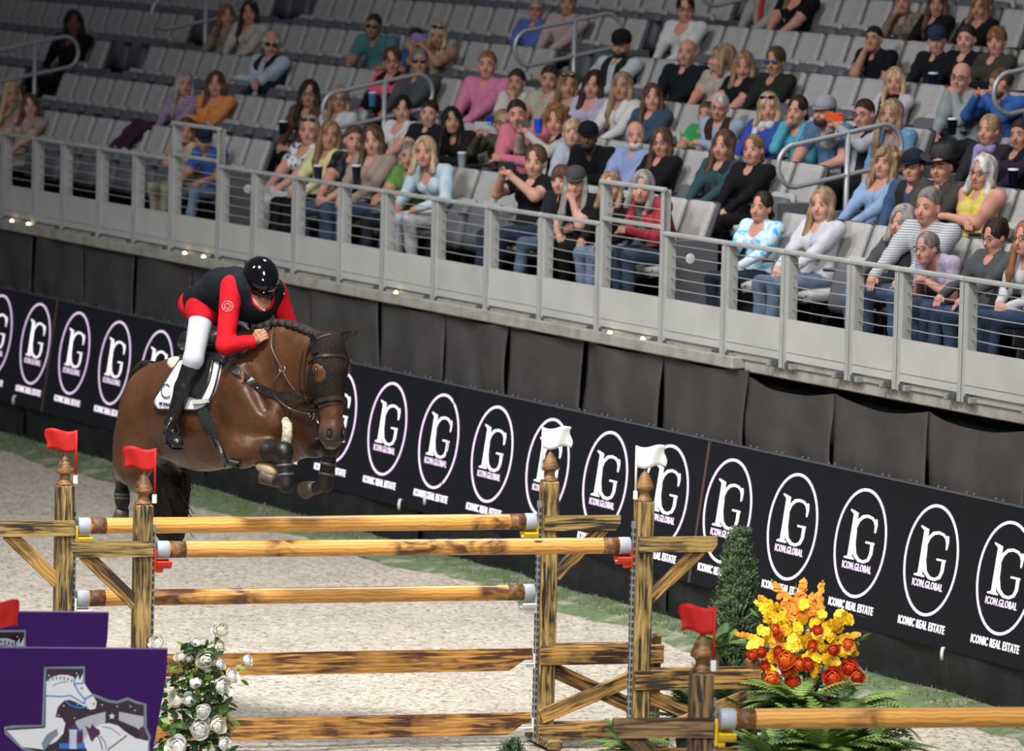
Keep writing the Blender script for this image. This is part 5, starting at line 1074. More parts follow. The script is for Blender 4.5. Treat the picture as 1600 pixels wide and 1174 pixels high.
# leg boots on forelegs and hind fetlocks
M_boot = mat('tendon_boot', (.010, .0095, .0095), .5, noise=(12, (.020, .019, .018), .5, .7), spec=.25)
for a, b2, c in ((KR, FR_, 0), (KL, FL_, 0), (HKR, FTR, 1), (HKL, FTL, 1)):
    p0 = a * (.78 if not c else .35) + b2 * (.22 if not c else .65); p1 = a * -.05 + b2 * 1.05; x = [('cap', tuple(p0), tuple(p1), .052, .054, None, .02, 0, False)]
    v, f, _, _ = sdf_mesh(x, .009); mk('leg_boot', v, f, M_boot, HG)
    dd = (p1 - p0) / np.linalg.norm(p1 - p0)
    for t in (.25, .6): cc = Vector(p0 + (p1 - p0) * t); MB().tube([cc + Vector(dd) * -.010, cc + Vector(dd) * .010], .057, 16, cap=True).build('boot_strap', mat('boot_band', (.05, .05, .05), .5), HG)
# mane: plaited crest
M_mane = mat('dark_mane', (.014, .011, .010), .5, noise=(40, (.022, .016, .012), .5, .7, (1, 1, .2)), bump=(60, .6), spec=.2)
crest = spline([RL(404, 512, -.0), RL(434, 503, 0), RL(466, 508, 0), RL(492, 520, 0), RL(510, 527, 0)], 6); mp = []
for a, b2 in zip(crest, crest[1:]): mp.append(('cap', tuple(a + np.array([0, 0, -.02])), tuple(b2 + np.array([0, 0, -.02])), 0.030, .030, None, .03, 0, False))
for i, c in enumerate(crest[2::2]): mp.append(('ell', tuple(c + np.array([.0, -.028, -.008])), (.026, .03, .028), 0, 0, None, .012, 0, False))
for q in ((-.01, -.045, -.05), (.02, -.05, -.05)): mp.append(('cap', tuple(crest[4] + np.array(q)), tuple(crest[4] + np.array(q) + np.array([0, -.03, -.09])), .02, .008, None, .02, 0, False))
v, f, _, _ = sdf_mesh(mp, .009); mk('mane', relax(v, f, 1, .3), f, M_mane, HG)
# tail: a mass with loose locks
tp = [np.array([-1.16, .0, -.36]), np.array([-1.28, .03, -.385]), np.array([-1.42, .10, -.50]), np.array([-1.48, .26, -.80])] + [RL(262, 735, .44), RL(262, 790, .46), RL(268, 842, .46)]
sp_ = spline(tp, 4); rr = np.interp(np.linspace(0, 1, len(sp_)), [0, .2, .35, .5, .75, .9, 1], [.030, .032, .05, .095, .135, .12, .06]); tl = [('cap', tuple(a), tuple(b2), r1, r2, None, .03, 0, False) for a, b2, r1, r2 in zip(sp_, sp_[1:], rr, rr[1:])]
v, f, _, _ = sdf_mesh(tl, .016); v = v + .012 * np.sin(v[:, [0]] * 160 + 3 * np.sin(v[:, [2]] * 9)) * np.array([[1, 1, 0]]); mk('tail', v, f, M_mane, HG); rg = random.Random(5); b = MB()
for i in range(150):
    x = rg.uniform(242, 288) ; la = rg.uniform(.38, .54); y0 = rg.uniform(720, 800); ln = rg.uniform(25, 55); sw = rg.uniform(-8, 10) + (8 if x > 278 else 0)
    b.tube([Vector(RL(x + sw * t * t + 2 * math.sin(t * 5 + i), y0 + ln * t, la)) for t in np.linspace(0, 1, 6)], [.006, .006, .005, .005, .004, .002], 4)
tag(b.build('tail_hair', M_mane, HG), kind='stuff')
# ears
def ear(base, tip, wide, m, nm):
    b_, t_ = Vector(base), Vector(tip); x = (t_ - b_); L_ = x.length; x.normalize(); side = x.cross(Vector(HDR @ np.array([1, 0, 0]))).normalized(); fr = side.cross(x); vs = []; n = 9; fs = []
    for j in range(n):
        t = j / (n - 1); w_ = wide * (math.sin(math.pi * min(1, .22 + t * .78)) ** .8) * (1 - .15 * t) + .001; c = b_ + x * L_ * t - fr * .012 * math.sin(t * 3.1)
        for q in range(12): a = 2 * math.pi * q / 12; vs.append(c + side * w_ * math.cos(a) + fr * (w_ * .48 * math.sin(a) - (.55 * w_ * max(0, math.sin(a)) * (1 if 0 < j < n - 1 else 0))))
    for j in range(n - 1):
        for q in range(12): r_ = (q + 1) % 12; fs.append((j * 12 + q, j * 12 + r_, (j + 1) * 12 + r_, (j + 1) * 12 + q))
    fs += [tuple(range(11, -1, -1)), tuple((n - 1) * 12 + q for q in range(12))]; return mk(nm, vs, fs, m, HG)
M_mask = mat('mask_mesh', (.011, .0085, .0075), .8, noise=(60, (.018, .014, .012), .45, .6), spec=.12)
ear(HD((.0, .075, .005)), RL(560, 519, .24), .036, M_mane, 'ear'); ear(RL(496, 552, -.13), RL(487, 520, -.17), .034, M_mask, 'ear')
for s in (-1, 1): MB().ell(Vector(HD((.100, s * .046, -.592))), (.016, .013, .024), 0, Matrix([list(r) for r in HDR])).build('nostril', mat('nostril_dark', (.008, .006, .006), .6), HG)
MB().ell(Vector(HD((.028, 0, -.672))), (.042, .048, .022), 0, Matrix([list(r) for r in HDR])).build('lower_lip', mat('grey_lip', (.12, .10, .09), .5, noise=(22, (.32, .30, .28), .5, .7)), HG)
# face mask
mv, mf, mc, mid = sdf_mesh(head_prims(0, .005), .0105); mv = relax(mv, mf, 1, .4); q = ((mc - POLL) @ HDR) / HS
el_ = np.zeros(len(q), bool)
for s in (-1, 1): el_ |= (((q[:, 0] - .062) / .058) ** 2 + ((q[:, 2] + .205) / .062) ** 2 < 1) & (q[:, 1] * s > .065)
keep = (q[:, 0] > -.125 - .10 * (q[:, 2] + .1)) & (q[:, 2] > -.405) & ~el_; kf = mf[keep]; us = np.unique(kf); rm = np.zeros(len(mv), int); rm[us] = np.arange(len(us))
mo = mk('face_mask', mv[us], rm[kf], M_mask, HG); md = mo.modifiers.new('thickness', 'SOLIDIFY'); md.thickness = .004; md.offset = -1
# eyes
for s in (-1, 1): MB().ell(Vector(HD((.066, s * .111, -.192))), (.020, .014, .017), 0, Matrix([list(r) for r in HDR])).build('eye', mat('horse_eye', (.010, .006, .004), .05, coat=1.0), HG)
# bridle
T = tack
T('browband', [(482, 566), (498, 557), (518, 555), (534, 556), (540, 562)], .020, .008, M_leather); T('noseband', [(484, 636), (494, 628), (512, 623), (530, 622), (536, 630)], .030, .010, M_leather)
T('noseband', [(486, 646), (496, 637), (514, 631), (534, 630)], .012, .006, M_leather)
T('cheekpiece', [(481, 545), (477, 570), (476, 600), (480, 622), (486, 645)], .016, .007, M_leather); T('cheekpiece', [(474, 548), (469, 575), (468, 605), (474, 630), (482, 642)], .012, .006, M_leather); T('crownpiece', [(478, 556), (486, 540), (500, 529), (516, 524)], .020, .008, M_leather)
b = MB(); c0 = hit(487, 648, .02)[0]; b.tube([c0 + Vector(HDR @ np.array([.0 + .03 * math.cos(t), -.004, .03 * math.sin(t)])) for t in np.linspace(0, 6.28, 17)[:-1]], .005, 6, closed=True); c1 = hit(490, 642, .015)[0]; c2 = hit(500, 662, .012)[0]; b.tube([c1, (c1 + c2) / 2 + Vector((0, 0, .0)), c2], .0055, 6); b.build('bit', M_steel, HG)
# breastplate, girth, pad, saddle
T('breastplate', [(352, 558), (372, 582), (400, 602), (428, 616), (452, 620), (470, 612)], .055, .010, M_blkleather); T('breastplate_strap', [(368, 548), (372, 568), (374, 590)], .016, .007, M_leather)
T('breastplate_strap', [(404, 555), (425, 575), (430, 610)], .014, .007, M_leather) if False else None
MB().tube([Vector(RL(*p)) for p in ((445, 656, -.10), (449, 664, -.11), (449, 680, -.115), (446, 696, -.11), (443, 706, -.10))], [.026, .036, .036, .034, .022], 12).build('sheepskin_strap', mat('sheepskin', (.50, .46, .36), .95, noise=(30, (.38, .34, .26), .4, .7), bump=(50, 1)), HG); T('martingale_strap', [(442, 622), (446, 640), (447, 658)], .026, .010, M_leather)
M_girth = mat('dark_green_girth', (.010, .020, .014), .5); T('girth', [(318, 640), (326, 662), (338, 688), (350, 712), (364, 735)], .085, .016, M_girth); T('girth_centre', [(322, 664), (334, 686), (342, 704)], .016, .022, M_blkleather)
MB().ell(RL(417, 733, -.20), (.11, .06, .048), 0, Matrix.Rotation(R(14), 3, 'Y')).build('belly_guard', mat('tan_leather', (.26, .19, .11), .6, noise=(8, (.18, .13, .08), .4, .7)), HG)
def patch(name, quad, m, off, nu=22, nv=16, rim=None):
    """quad: px outline as two edge curves (front, rear), each a list top->bottom"""
    A_, B_ = spline(quad[0], 6), spline(quad[1], 6); ia = np.linspace(0, len(A_) - 1, nv + 1); vs = []; fs = []; NN = []
    at = lambda c, t: c[int(t)] + (c[min(int(t) + 1, len(c) - 1)] - c[int(t)]) * (t - int(t))
    for j in range(nv + 1):
        a, b2 = at(A_, ia[j]), at(B_, np.linspace(0, len(B_) - 1, nv + 1)[j])
        for i in range(nu + 1): p = a + (b2 - a) * i / nu; h_, n_ = hit(p[0], p[1], off); vs.append(h_); NN.append(n_)
    W_ = nu + 1; N_ = len(vs); vs = vs + [v - n_ * (off + .006) for v, n_ in zip(vs, NN)]
    for j in range(nv):
        for i in range(nu): a = j * W_ + i; q = (a, a + W_, a + W_ + 1, a + 1); fs.append(q); fs.append(tuple(x + N_ for x in q[::-1]))
    ring = list(range(W_)) + [j * W_ + nu for j in range(1, nv + 1)] + [nv * W_ + i for i in range(nu - 1, -1, -1)] + [j * W_ for j in range(nv - 1, 0, -1)]
    for a, b2 in zip(ring, ring[1:] + ring[:1]): fs.append((a, b2, b2 + N_, a + N_))
    o = mk(name, vs, fs, m, HG)
    if rim: MB().tube([vs[i] for i in ring], .0075, 6, closed=True).build('pad_border', rim, o)
    return o
M_padw = mat('quilted_white', (.58, .60, .62), .85, bump=(45, .5)); M_navy = mat('navy_piping', (.012, .014, .035), .6)
patch('saddle_pad', [[(350, 546), (346, 575), (338, 608), (324, 634), (308, 641)], [(282, 566), (266, 590), (252, 612), (243, 628), (250, 640)]], M_padw, .016, rim=M_navy)
tack('pad_strap', [(306, 629), (320, 628), (330, 626)], .03, .02, mat('grey_web', (.36, .36, .34), .7), off=.03)
for (x, y) in ((264, 612),):
    b = MB(); b.tube([hit(x + 8 * math.cos(t) * (1 if t < 4 else .8), y + 10 * math.sin(t), .024)[0] for t in np.linspace(.8, 5.6, 14)], .004, 5); b.build('pad_emblem', M_navy, HG)
to = bpy.data.objects.new('pad_lettering', text_mesh('pad_lettering', 'DW SPORTHORSES', .03, M_navy, 0, .20)); to.data.transform(Matrix.Rotation(R(-90), 4, 'X')); col.objects.link(to); to.parent = HG; c0, n0 = hit(266, 633, .024); xx = (hit(276, 634, .024)[0] - hit(256, 631, .024)[0]).normalized(); zz = n0; yy = zz.cross(xx).normalized(); zz = xx.cross(yy); mm_ = Matrix((xx, yy, zz)).transposed().to_4x4(); mm_.translation = c0; to.matrix_local = mm_
# saddle: flap, seat, cantle, stirrup
patch('saddle_flap', [[(341, 545), (336, 575), (330, 600), (316, 626)], [(312, 548), (308, 575), (303, 600), (296, 618)]], M_blkleather, .034, 10, 12)
sd = []
for s in (-1, 1): sd.append(('cap', (-.30, s * .09, -.10), (-.60, s * .11, -.13), .07, .07, None, .06, 0, False))
sd += [('ell', (-.66, 0, -.165), (.08, .15, .05), 0, 0, rotm((0, 30, 0)), .05, 0, False), ('ell', (-.24, 0, -.06), (.08, .11, .07), 0, 0, None, .05, 0, False)]
v, f, _, _ = sdf_mesh(sd, .012); mk('saddle_seat', relax(v, f, 1), f, M_blkleather, HG)
MB().ell(RL(284, 572, -.10), (.12, .10, .05), 0, Matrix.Rotation(R(20), 3, 'Y')).build('half_pad', mat('sheepskin', (.50, .46, .36), .95, noise=(30, (.38, .34, .26), .4, .7), bump=(50, 1)), HG)
# reins and running strap
def line(pts, r, nm, m): b = MB(); b.tube([Vector(p) for p in spline(pts, 5)], r, 6); return b.build(nm, m, HG)
line([RL(427, 512, -.10), RL(424, 540, -.17), RL(434, 565, -.18), RL(441, 577, -.17)], .008, 'rein', M_leather); line([RL(441, 578, -.17), RL(428, 600, -.22), RL(432, 622, -.20), RL(455, 640, -.14), RL(485, 648, -.115)], .008, 'rein', M_leather)
line([RL(441, 577, -.17), RL(450, 596, -.17), RL(462, 612, -.14)], .007, 'rein', M_leather); MB().tube([Vector(RL(441 + 4.5 * math.cos(t), 577 + 5 * math.sin(t), -.175)) for t in np.linspace(0, 6.28, 15)[:-1]], .004, 6, closed=True).build('ring', M_steel, HG)
MB().prism([(-.03, .03), (0, .04), (.035, .028), (.03, -.03), (0, -.04), (-.03, -.028)], .006, Matrix.Translation(hit(378, 592, .022)[0]) @ Matrix.Rotation(R(-25), 4, 'Z')).build('leather_badge', mat('orange_leather', (.36, .15, .05), .4), HG)
for k_, (x, y) in enumerate(((404, 606), (440, 630))): MB().ell(hit(x, y, .014)[0], (.007, .007, .007)).build('buckle', M_steel, HG)

# ------------------------------------------------------------------ rider
RG = empty('person', HA, HROT, 'rider in red jacket, black vest, white breeches and glossy black helmet, crouched over the horse', 'person')
HIP = RL(322, 476, 0); hipR, hipL = RL(317, 486, -.10), RL(336, 480, .10); SHR, SHL = RL(362, 448, -.175), RL(431, 456, .19); CH = (SHR + SHL) / 2; NK = RL(404, 462, 0)
ELR, WRR = RL(352, 540, -.30), RL(397, 534, -.16); ELL, WRL = RL(455, 520, .33), RL(440, 522, .12)
KNR, ANR = RL(302, 562, -.30), RL(268, 662, -.37); KNL, ANL = RL(404, 556, .30), RL(372, 660, .36); HDC = RL(406, 441, 0)
# head frame: X ahead (nose), Y left, Z crown
RHD = rotm((0, 27, -14)); rh = lambda q: HDC + RHD @ (np.array(q, float) * 1.08)
def body_prims(inf=0.0, part=None):
    p = []
    def add(a, b, ra, rb, k=.04): p.append(('cap', tuple(a), tuple(b), ra + inf, rb + inf, None, k, 0, False))
    MID = HIP * .5 + CH * .5 + np.array([-.02, 0, .075])
    if part in (None, 'torso'):
        for s in (-1, 1):
            o = np.array([0, s * .075, 0]); add(HIP + o, MID + o * .9, .115, .095, .06); add(MID + o * .9, CH + o * 1.1 + np.array([-.03, 0, -.02]), .10, .095, .06)
        add(CH + np.array([.02, 0, -.09]), MID + np.array([.05, 0, -.09]), .13, .115, .07)
        add(SHR * .75 + CH * .25, SHL * .75 + CH * .25, .085, .085, .06)
    if part in (None, 'armR'): add(SHR, ELR, .070, .053, .03); add(ELR, WRR, .053, .030, .02)
    if part in (None, 'armL'): add(SHL, ELL, .070, .050, .03); add(ELL, WRL, .048, .030, .02)
    if part in (None, 'legs'):
        for h_, k_, a_ in ((hipR, KNR, ANR), (hipL, KNL, ANL)): add(h_, k_, .070, .056, .05); add(k_, a_, .050, .038, .03)
        add(hipR, hipL, .085, .085, .06)
    return p
def nk(p): return p
bp_ = body_prims(-.012); bp_.append(('cap', tuple(NK + np.array([-.06, 0, -.02])), tuple(rh((-.01, 0, -.07))), .060, .052, None, .03, 0, False))
def rhe(c, r, k=.02, sub=False): bp_.append(('ell', tuple(rh(c)), r, 0, 0, RHD, k, 0, sub))
rhe((-.01, 0, .03), (.098, .076, .09)); rhe((.02, 0, -.035), (.078, .062, .078)); rhe((.052, 0, -.088), (.032, .034, .026)); bp_.append(('cap', tuple(rh((.088, 0, .012))), tuple(rh((.116, 0, -.028))), .009, .014, None, .010, 0, False))
for s in (-1, 1): rhe((.062, s * .036, -.03), (.024, .024, .024)); rhe((.098, s * .032, .012), (.010, .016, .012), .01, True); rhe((-.005, s * .080, -.005), (.022, .010, .032), .008)
rhe((.086, 0, -.058), (.022, .028, .016), .012); bv, bf, _, _ = sdf_mesh(bp_, .0075); bv = relax(bv, bf, 1, .4)
# hands: palm, four unequal curled fingers and a thumb, closed on rein and mane
def fist(wr, tip, s):
    d = tip - wr; d = d / np.linalg.norm(d); up = np.array([0, 0, 1.0]); sd_ = np.cross(d, up); sd_ /= np.linalg.norm(sd_); up = np.cross(sd_, d); q = []
    L = lambda a, b, c: tuple(wr + d * a + sd_ * b * s + up * c)
    q.append(('cap', tuple(wr - d * .03), L(.02, 0, 0), .028, .030, None, .02, 0, False)); q.append(('ell', L(.055, .0, .0), (.040, .034, .040), 0, 0, None, .02, 0, False))
    for k, (z, ln) in enumerate(((.030, .040), (.010, .044), (-.010, .041), (-.028, .033))):
        a, b, c, e = L(.070, .018, z), L(.070 + ln * .72, .004, z * 1.02), L(.066 + ln * .60, -.026, z), L(.052, -.028, z * .95); q += [('cap', a, b, .0115, .0110, None, .004, 0, False), ('cap', b, c, .0108, .0100, None, .004, 0, False), ('cap', c, e, .0098, .0085, None, .004, 0, False)]
    q += [('cap', L(.025, -.006, .030), L(.058, -.018, .048), .0145, .0125, None, .010, 0, False), ('cap', L(.058, -.018, .048), L(.088, -.028, .040), .0120, .0095, None, .006, 0, False)]
    return sdf_mesh(q, .0045)[:2]
hv, hf = fist(WRR, RL(428, 513, -.09), -1); hv2, hf2 = fist(WRL, RL(436, 516, .03), 1); av = np.concatenate([bv, hv, hv2]); af = np.concatenate([bf, hf + len(bv), hf2 + len(bv) + len(hv)])
M_skin = mat('rider_skin', (.42, .21, .135), .5, noise=(26, (.36, .17, .11), .45, .7)); mk('body', av, af, M_skin, RG)
# clothes
def garment(nm, prims, vox, m, it=1, fold=0.0):
    v, f, c, i_ = sdf_mesh(prims, vox); v = relax(v, f, it, .4)
    return mk(nm, v, f, m, RG)
M_red = mat('red_jacket', (.47, .006, .014), .8, noise=(9, (.34, .004, .010), .45, .7), bump=(9, .6), spec=.15); M_vest = mat('black_vest', (.0055, .0065, .010), .8, noise=(8, (.010, .012, .017), .45, .7), bump=(10, .6), spec=.12); M_breech = mat('white_breeches', (.38, .39, .44), .8, bump=(8, .25), spec=.2); M_tall = mat('tall_boot', (.008, .008, .009), .32, coat=.15, bump=(16, .5))
J = body_prims(.006, 'torso') + body_prims(.010, 'armR') + body_prims(.010, 'armL')
tailA = HIP + np.array([-.10, 0, .02])
for s in (-1, 1): J += [('cap', tuple(HIP + np.array([0, s * .08, .03])), tuple(HIP + np.array([-.03, s * .12, .0])), .10, .075, None, .05, 0, False)]
for h_, k_ in ((hipR, KNR), (hipL, KNL)): J += [('cap', tuple(h_ + np.array([0, 0, .03])), tuple(h_ * .91 + k_ * .09 + np.array([.006, 0, 0])), .106, .102, None, .05, 0, False)]
J.append(('ell', tuple(rh((.04, 0, -.07))), (.115, .085, .105), 0, 0, RHD, .01, 0, True)); J.append(('cap', tuple(NK + np.array([-.06, -.05, -.03])), tuple(NK + np.array([-.03, .05, -.05])), .05, .05, None, .03, 0, False))
cuffd = (WRR - ELR) / np.linalg.norm(WRR - ELR); J.append(('cap', tuple(ELR + (WRR - ELR) * .7), tuple(WRR), .050, .044, None, .02, 0, False)); J.append(('ell', tuple(WRR + cuffd * .045), (.048, .048, .048), 0, 0, None, .005, 0, True))
garment('jacket', J, .0085, M_red)
V_ = body_prims(.020, 'torso'); V_.append(('ell', tuple(RL(297, 492, 0)), (.215, .42, .235), 0, 0, rotm((0, 12, 0)), .01, 0, True)); V_.append(('ell', tuple(rh((.04, 0, -.07))), (.13, .105, .125), 0, 0, RHD, .01, 0, True))
V_.append(('ell', tuple(CH + np.array([.10, -.02, -.05])), (.05, .055, .12), 0, 0, None, .02, 0, True))
for s, q in ((-1, SHR), (1, SHL)): V_.append(('ell', tuple(q + np.array([.01, s * .055, -.03])), (.075, .07, .09), 0, 0, None, .015, 0, True))
garment('vest', V_, .0085, M_vest)
B_ = []
for h_, k_, a_ in ((hipR, KNR, ANR), (hipL, KNL, ANL)): B_ += [('cap', tuple(h_ * .90 + k_ * .10), tuple(k_), .088, .068, None, .05, 0, False), ('cap', tuple(k_), tuple(k_ + (a_ - k_) * .15), .067, .058, None, .03, 0, False)]
garment('breeches', B_, .0095, M_breech)
for k_, a_, s in ((KNR, ANR, -1), (KNL, ANL, 1)):
    d = a_ - k_; t0 = k_ + d * .10; toe = a_ + np.array([.16, s * .075, -.115]); hl = a_ + np.array([-.045, s * -.02, -.085]); bq = [('cap', tuple(t0), tuple(k_ + d * .45), .066, .062, None, .03, 0, False), ('cap', tuple(k_ + d * .45), tuple(a_), .062, .046, None, .03, 0, False), ('cap', tuple(a_), tuple(hl), .050, .046, None, .03, 0, False), ('cap', tuple(hl + np.array([.03, 0, .0])), tuple(toe), .048, .046, None, .03, 0, False)]
    bq.append(('ell', tuple(t0 - d * .10), (.09, .09, .045), 0, 0, None, .008, 0, True)); v, f, _, _ = sdf_mesh(bq, .0085); bo = mk('riding_boot', relax(v, f, 1, .4), f, M_tall, RG)
    m_ = (hl + toe) / 2 + np.array([.03, 0, -.042]); MB().box((hl + toe) / 2 + np.array([.012, 0, -.048]), (.27, .085, .018), rot=Matrix.Rotation(R(s * 26), 3, 'Z') @ Matrix.Rotation(R(10), 3, 'Y'), bev=.006).build('sole', M_blkleather, bo)
    b = MB(); st = Vector(a_ + np.array([.075, s * .05, -.09])); b.tube([st + Vector((.0, .055 * math.cos(t), .085 * math.sin(t) + (.03 if math.sin(t) > 0 else 0))) for t in np.linspace(-.5, math.pi + .5, 14)], .008, 8); b.box(st + Vector((0, 0, -.045)), (.05, .12, .014), bev=.004); so = b.build('stirrup_iron', M_blkleather if s < 0 else M_steel, HG)
    b = MB(); tp_ = st + Vector((0, 0, .115)); b.strap([tp_, tp_ * .5 + Vector((-.30, s * .26, -.20)) * .5 + Vector((-.01, s * .02, 0)), Vector((-.30, s * .25, -.20))], .026, .006, Vector((0, s, 0))); b.build('stirrup_leather', M_blkleather, HG)
    MB().ell(a_ + np.array([.045, s * .04, .035]), (.014, .012, .014)).build('spur_button', M_steel, bo)
# helmet: glossy shell, wide visor, chin strap
M_helm = mat('gloss_black', (.002, .0022, .003), .07, coat=.6, spec=.35); hp = [('ell', tuple(rh((-.012, 0, .045))), (.140, .121, .126), 0, 0, RHD, .01, 0, False), ('ell', tuple(rh((.02, 0, .035))), (.136, .106, .09), 0, 0, RHD, .03, 0, False)]
hp += [('ell', tuple(rh((.03, 0, -.145))), (.25, .25, .160), 0, 0, RHD, .008, 0, True)]
v, f, _, _ = sdf_mesh(hp, .0065); hm_ = mk('helmet', relax(v, f, 2, .5), f, M_helm, RG)
vs = []; fs = []; n = 18
for i in range(n + 1):
    a = R(-72 + 144 * i / n)
    for rr_, dz in ((.100, .026), (.140, .014 - .02 * abs(math.sin(a)) ** 2), (.158 - .03 * abs(math.sin(a)), -.010 - .035 * math.sin(a) ** 2)):
        for t in (0, -.006): vs.append(Vector(rh((rr_ * math.cos(a) * .98, rr_ * math.sin(a) * .70, dz + t + .0))))
for i in range(n):
    for j in range(2): a = i * 6 + j * 2; b2 = a + 6; fs += [(a, b2, b2 + 2, a + 2), (a + 1, a + 3, b2 + 3, b2 + 1)]
    a = i * 6 + 4; fs.append((a, a + 6, a + 7, a + 1))
mk('visor', vs, fs, M_helm, hm_); MB().box(rh((.150, 0, .026)), (.004, .022, .006), rot=Matrix([list(r) for r in RHD])).build('maker_plate', M_steel, hm_)
b = MB()
for s in (-1, 1): b.tube([Vector(rh((.03, s * .092, .0))), Vector(rh((.04, s * .072, -.06))), Vector(rh((.045, s * .02, -.118)))], .005, 6)
b.build('chin_strap', M_blkleather, hm_)
MM = Matrix([list(r) for r in RHD]); MB().ell(rh((.096, 0, -.054)), (.010, .026, .009), 0, MM).build('lips', mat('lips_r', (.34, .13, .10), .45), RG)
e = MB()
for s in (-1, 1): e.ell(rh((.084, s * .032, .012)), (.008, .014, .008), 0, MM, 8, 6)
e.build('eyes', mat('iris', (.03, .02, .015), .2), RG)
bv, bf, _, _ = sdf_mesh([('ell', tuple(rh((.046, 0, -.066))), (.064, .060, .050), 0, 0, RHD, .01, 0, False), ('ell', tuple(rh((.13, 0, -.054))), (.04, .026, .014), 0, 0, RHD, .01, 0, True), ('ell', tuple(rh((.03, 0, .012))), (.13, .10, .050), 0, 0, RHD, .01, 0, True)], .007); mk('stubble', bv, bf, mat('stubble', (.16, .085, .055), .8), RG)
# collar, cuff buttons, embroidered badges
MB().tube([Vector(NK + np.array([.02, -.055, -.05])), Vector(NK + np.array([.085, -.02, -.10])), Vector(NK + np.array([.02, .055, -.05]))], .009, 8).build('white_collar', M_breech, RG)
jb = BVHTree.FromPolygons([tuple(v.co) for o in RG.children if o.name.startswith('jacket') for v in o.data.vertices], [tuple(p.vertices) for o in RG.children if o.name.startswith('jacket') for p in o.data.polygons])
for (x, y) in ((379, 542), (387, 541)): h_, n_ = hit(x, y, .003, jb); MB().ell(h_, (.010, .010, .010)).build('cuff_button', M_blkleather, RG)
M_white = mat('white_thread', (.7, .62, .62), .8)
b = MB(); b.tube([hit(355.5 + 8 * math.cos(t), 479 + 8 * math.sin(t), .004, jb)[0] for t in np.linspace(0, 6.28, 21)[:-1]], .0026, 5, closed=True); b.tube([hit(355.5 + (4.4 + 1.2 * math.cos(5 * t)) * math.cos(t), 479 + (4.4 + 1.2 * math.cos(5 * t)) * math.sin(t), .004, jb)[0] for t in np.linspace(0, 6.28, 31)[:-1]], .0024, 5, closed=True); b.build('round_emblem', mat('grey_red_thread', (.55, .30, .30), .8), RG)
b = MB(); cr = [(437.5 + 4.6 * math.cos(t), 462.5 + 5.4 * math.sin(t)) for t in np.linspace(.9, 5.4, 13)]; wd = [.002 + .009 * math.sin(math.pi * i / 12) for i in range(13)]
b.tube([hit(x, y, .003, jb)[0] for x, y in cr], [w_ * .8 for w_ in wd], 6); b.ell(hit(442.5, 459, .004, jb)[0], (.007, .007, .007)); b.build('crescent_badge', M_white, RG)
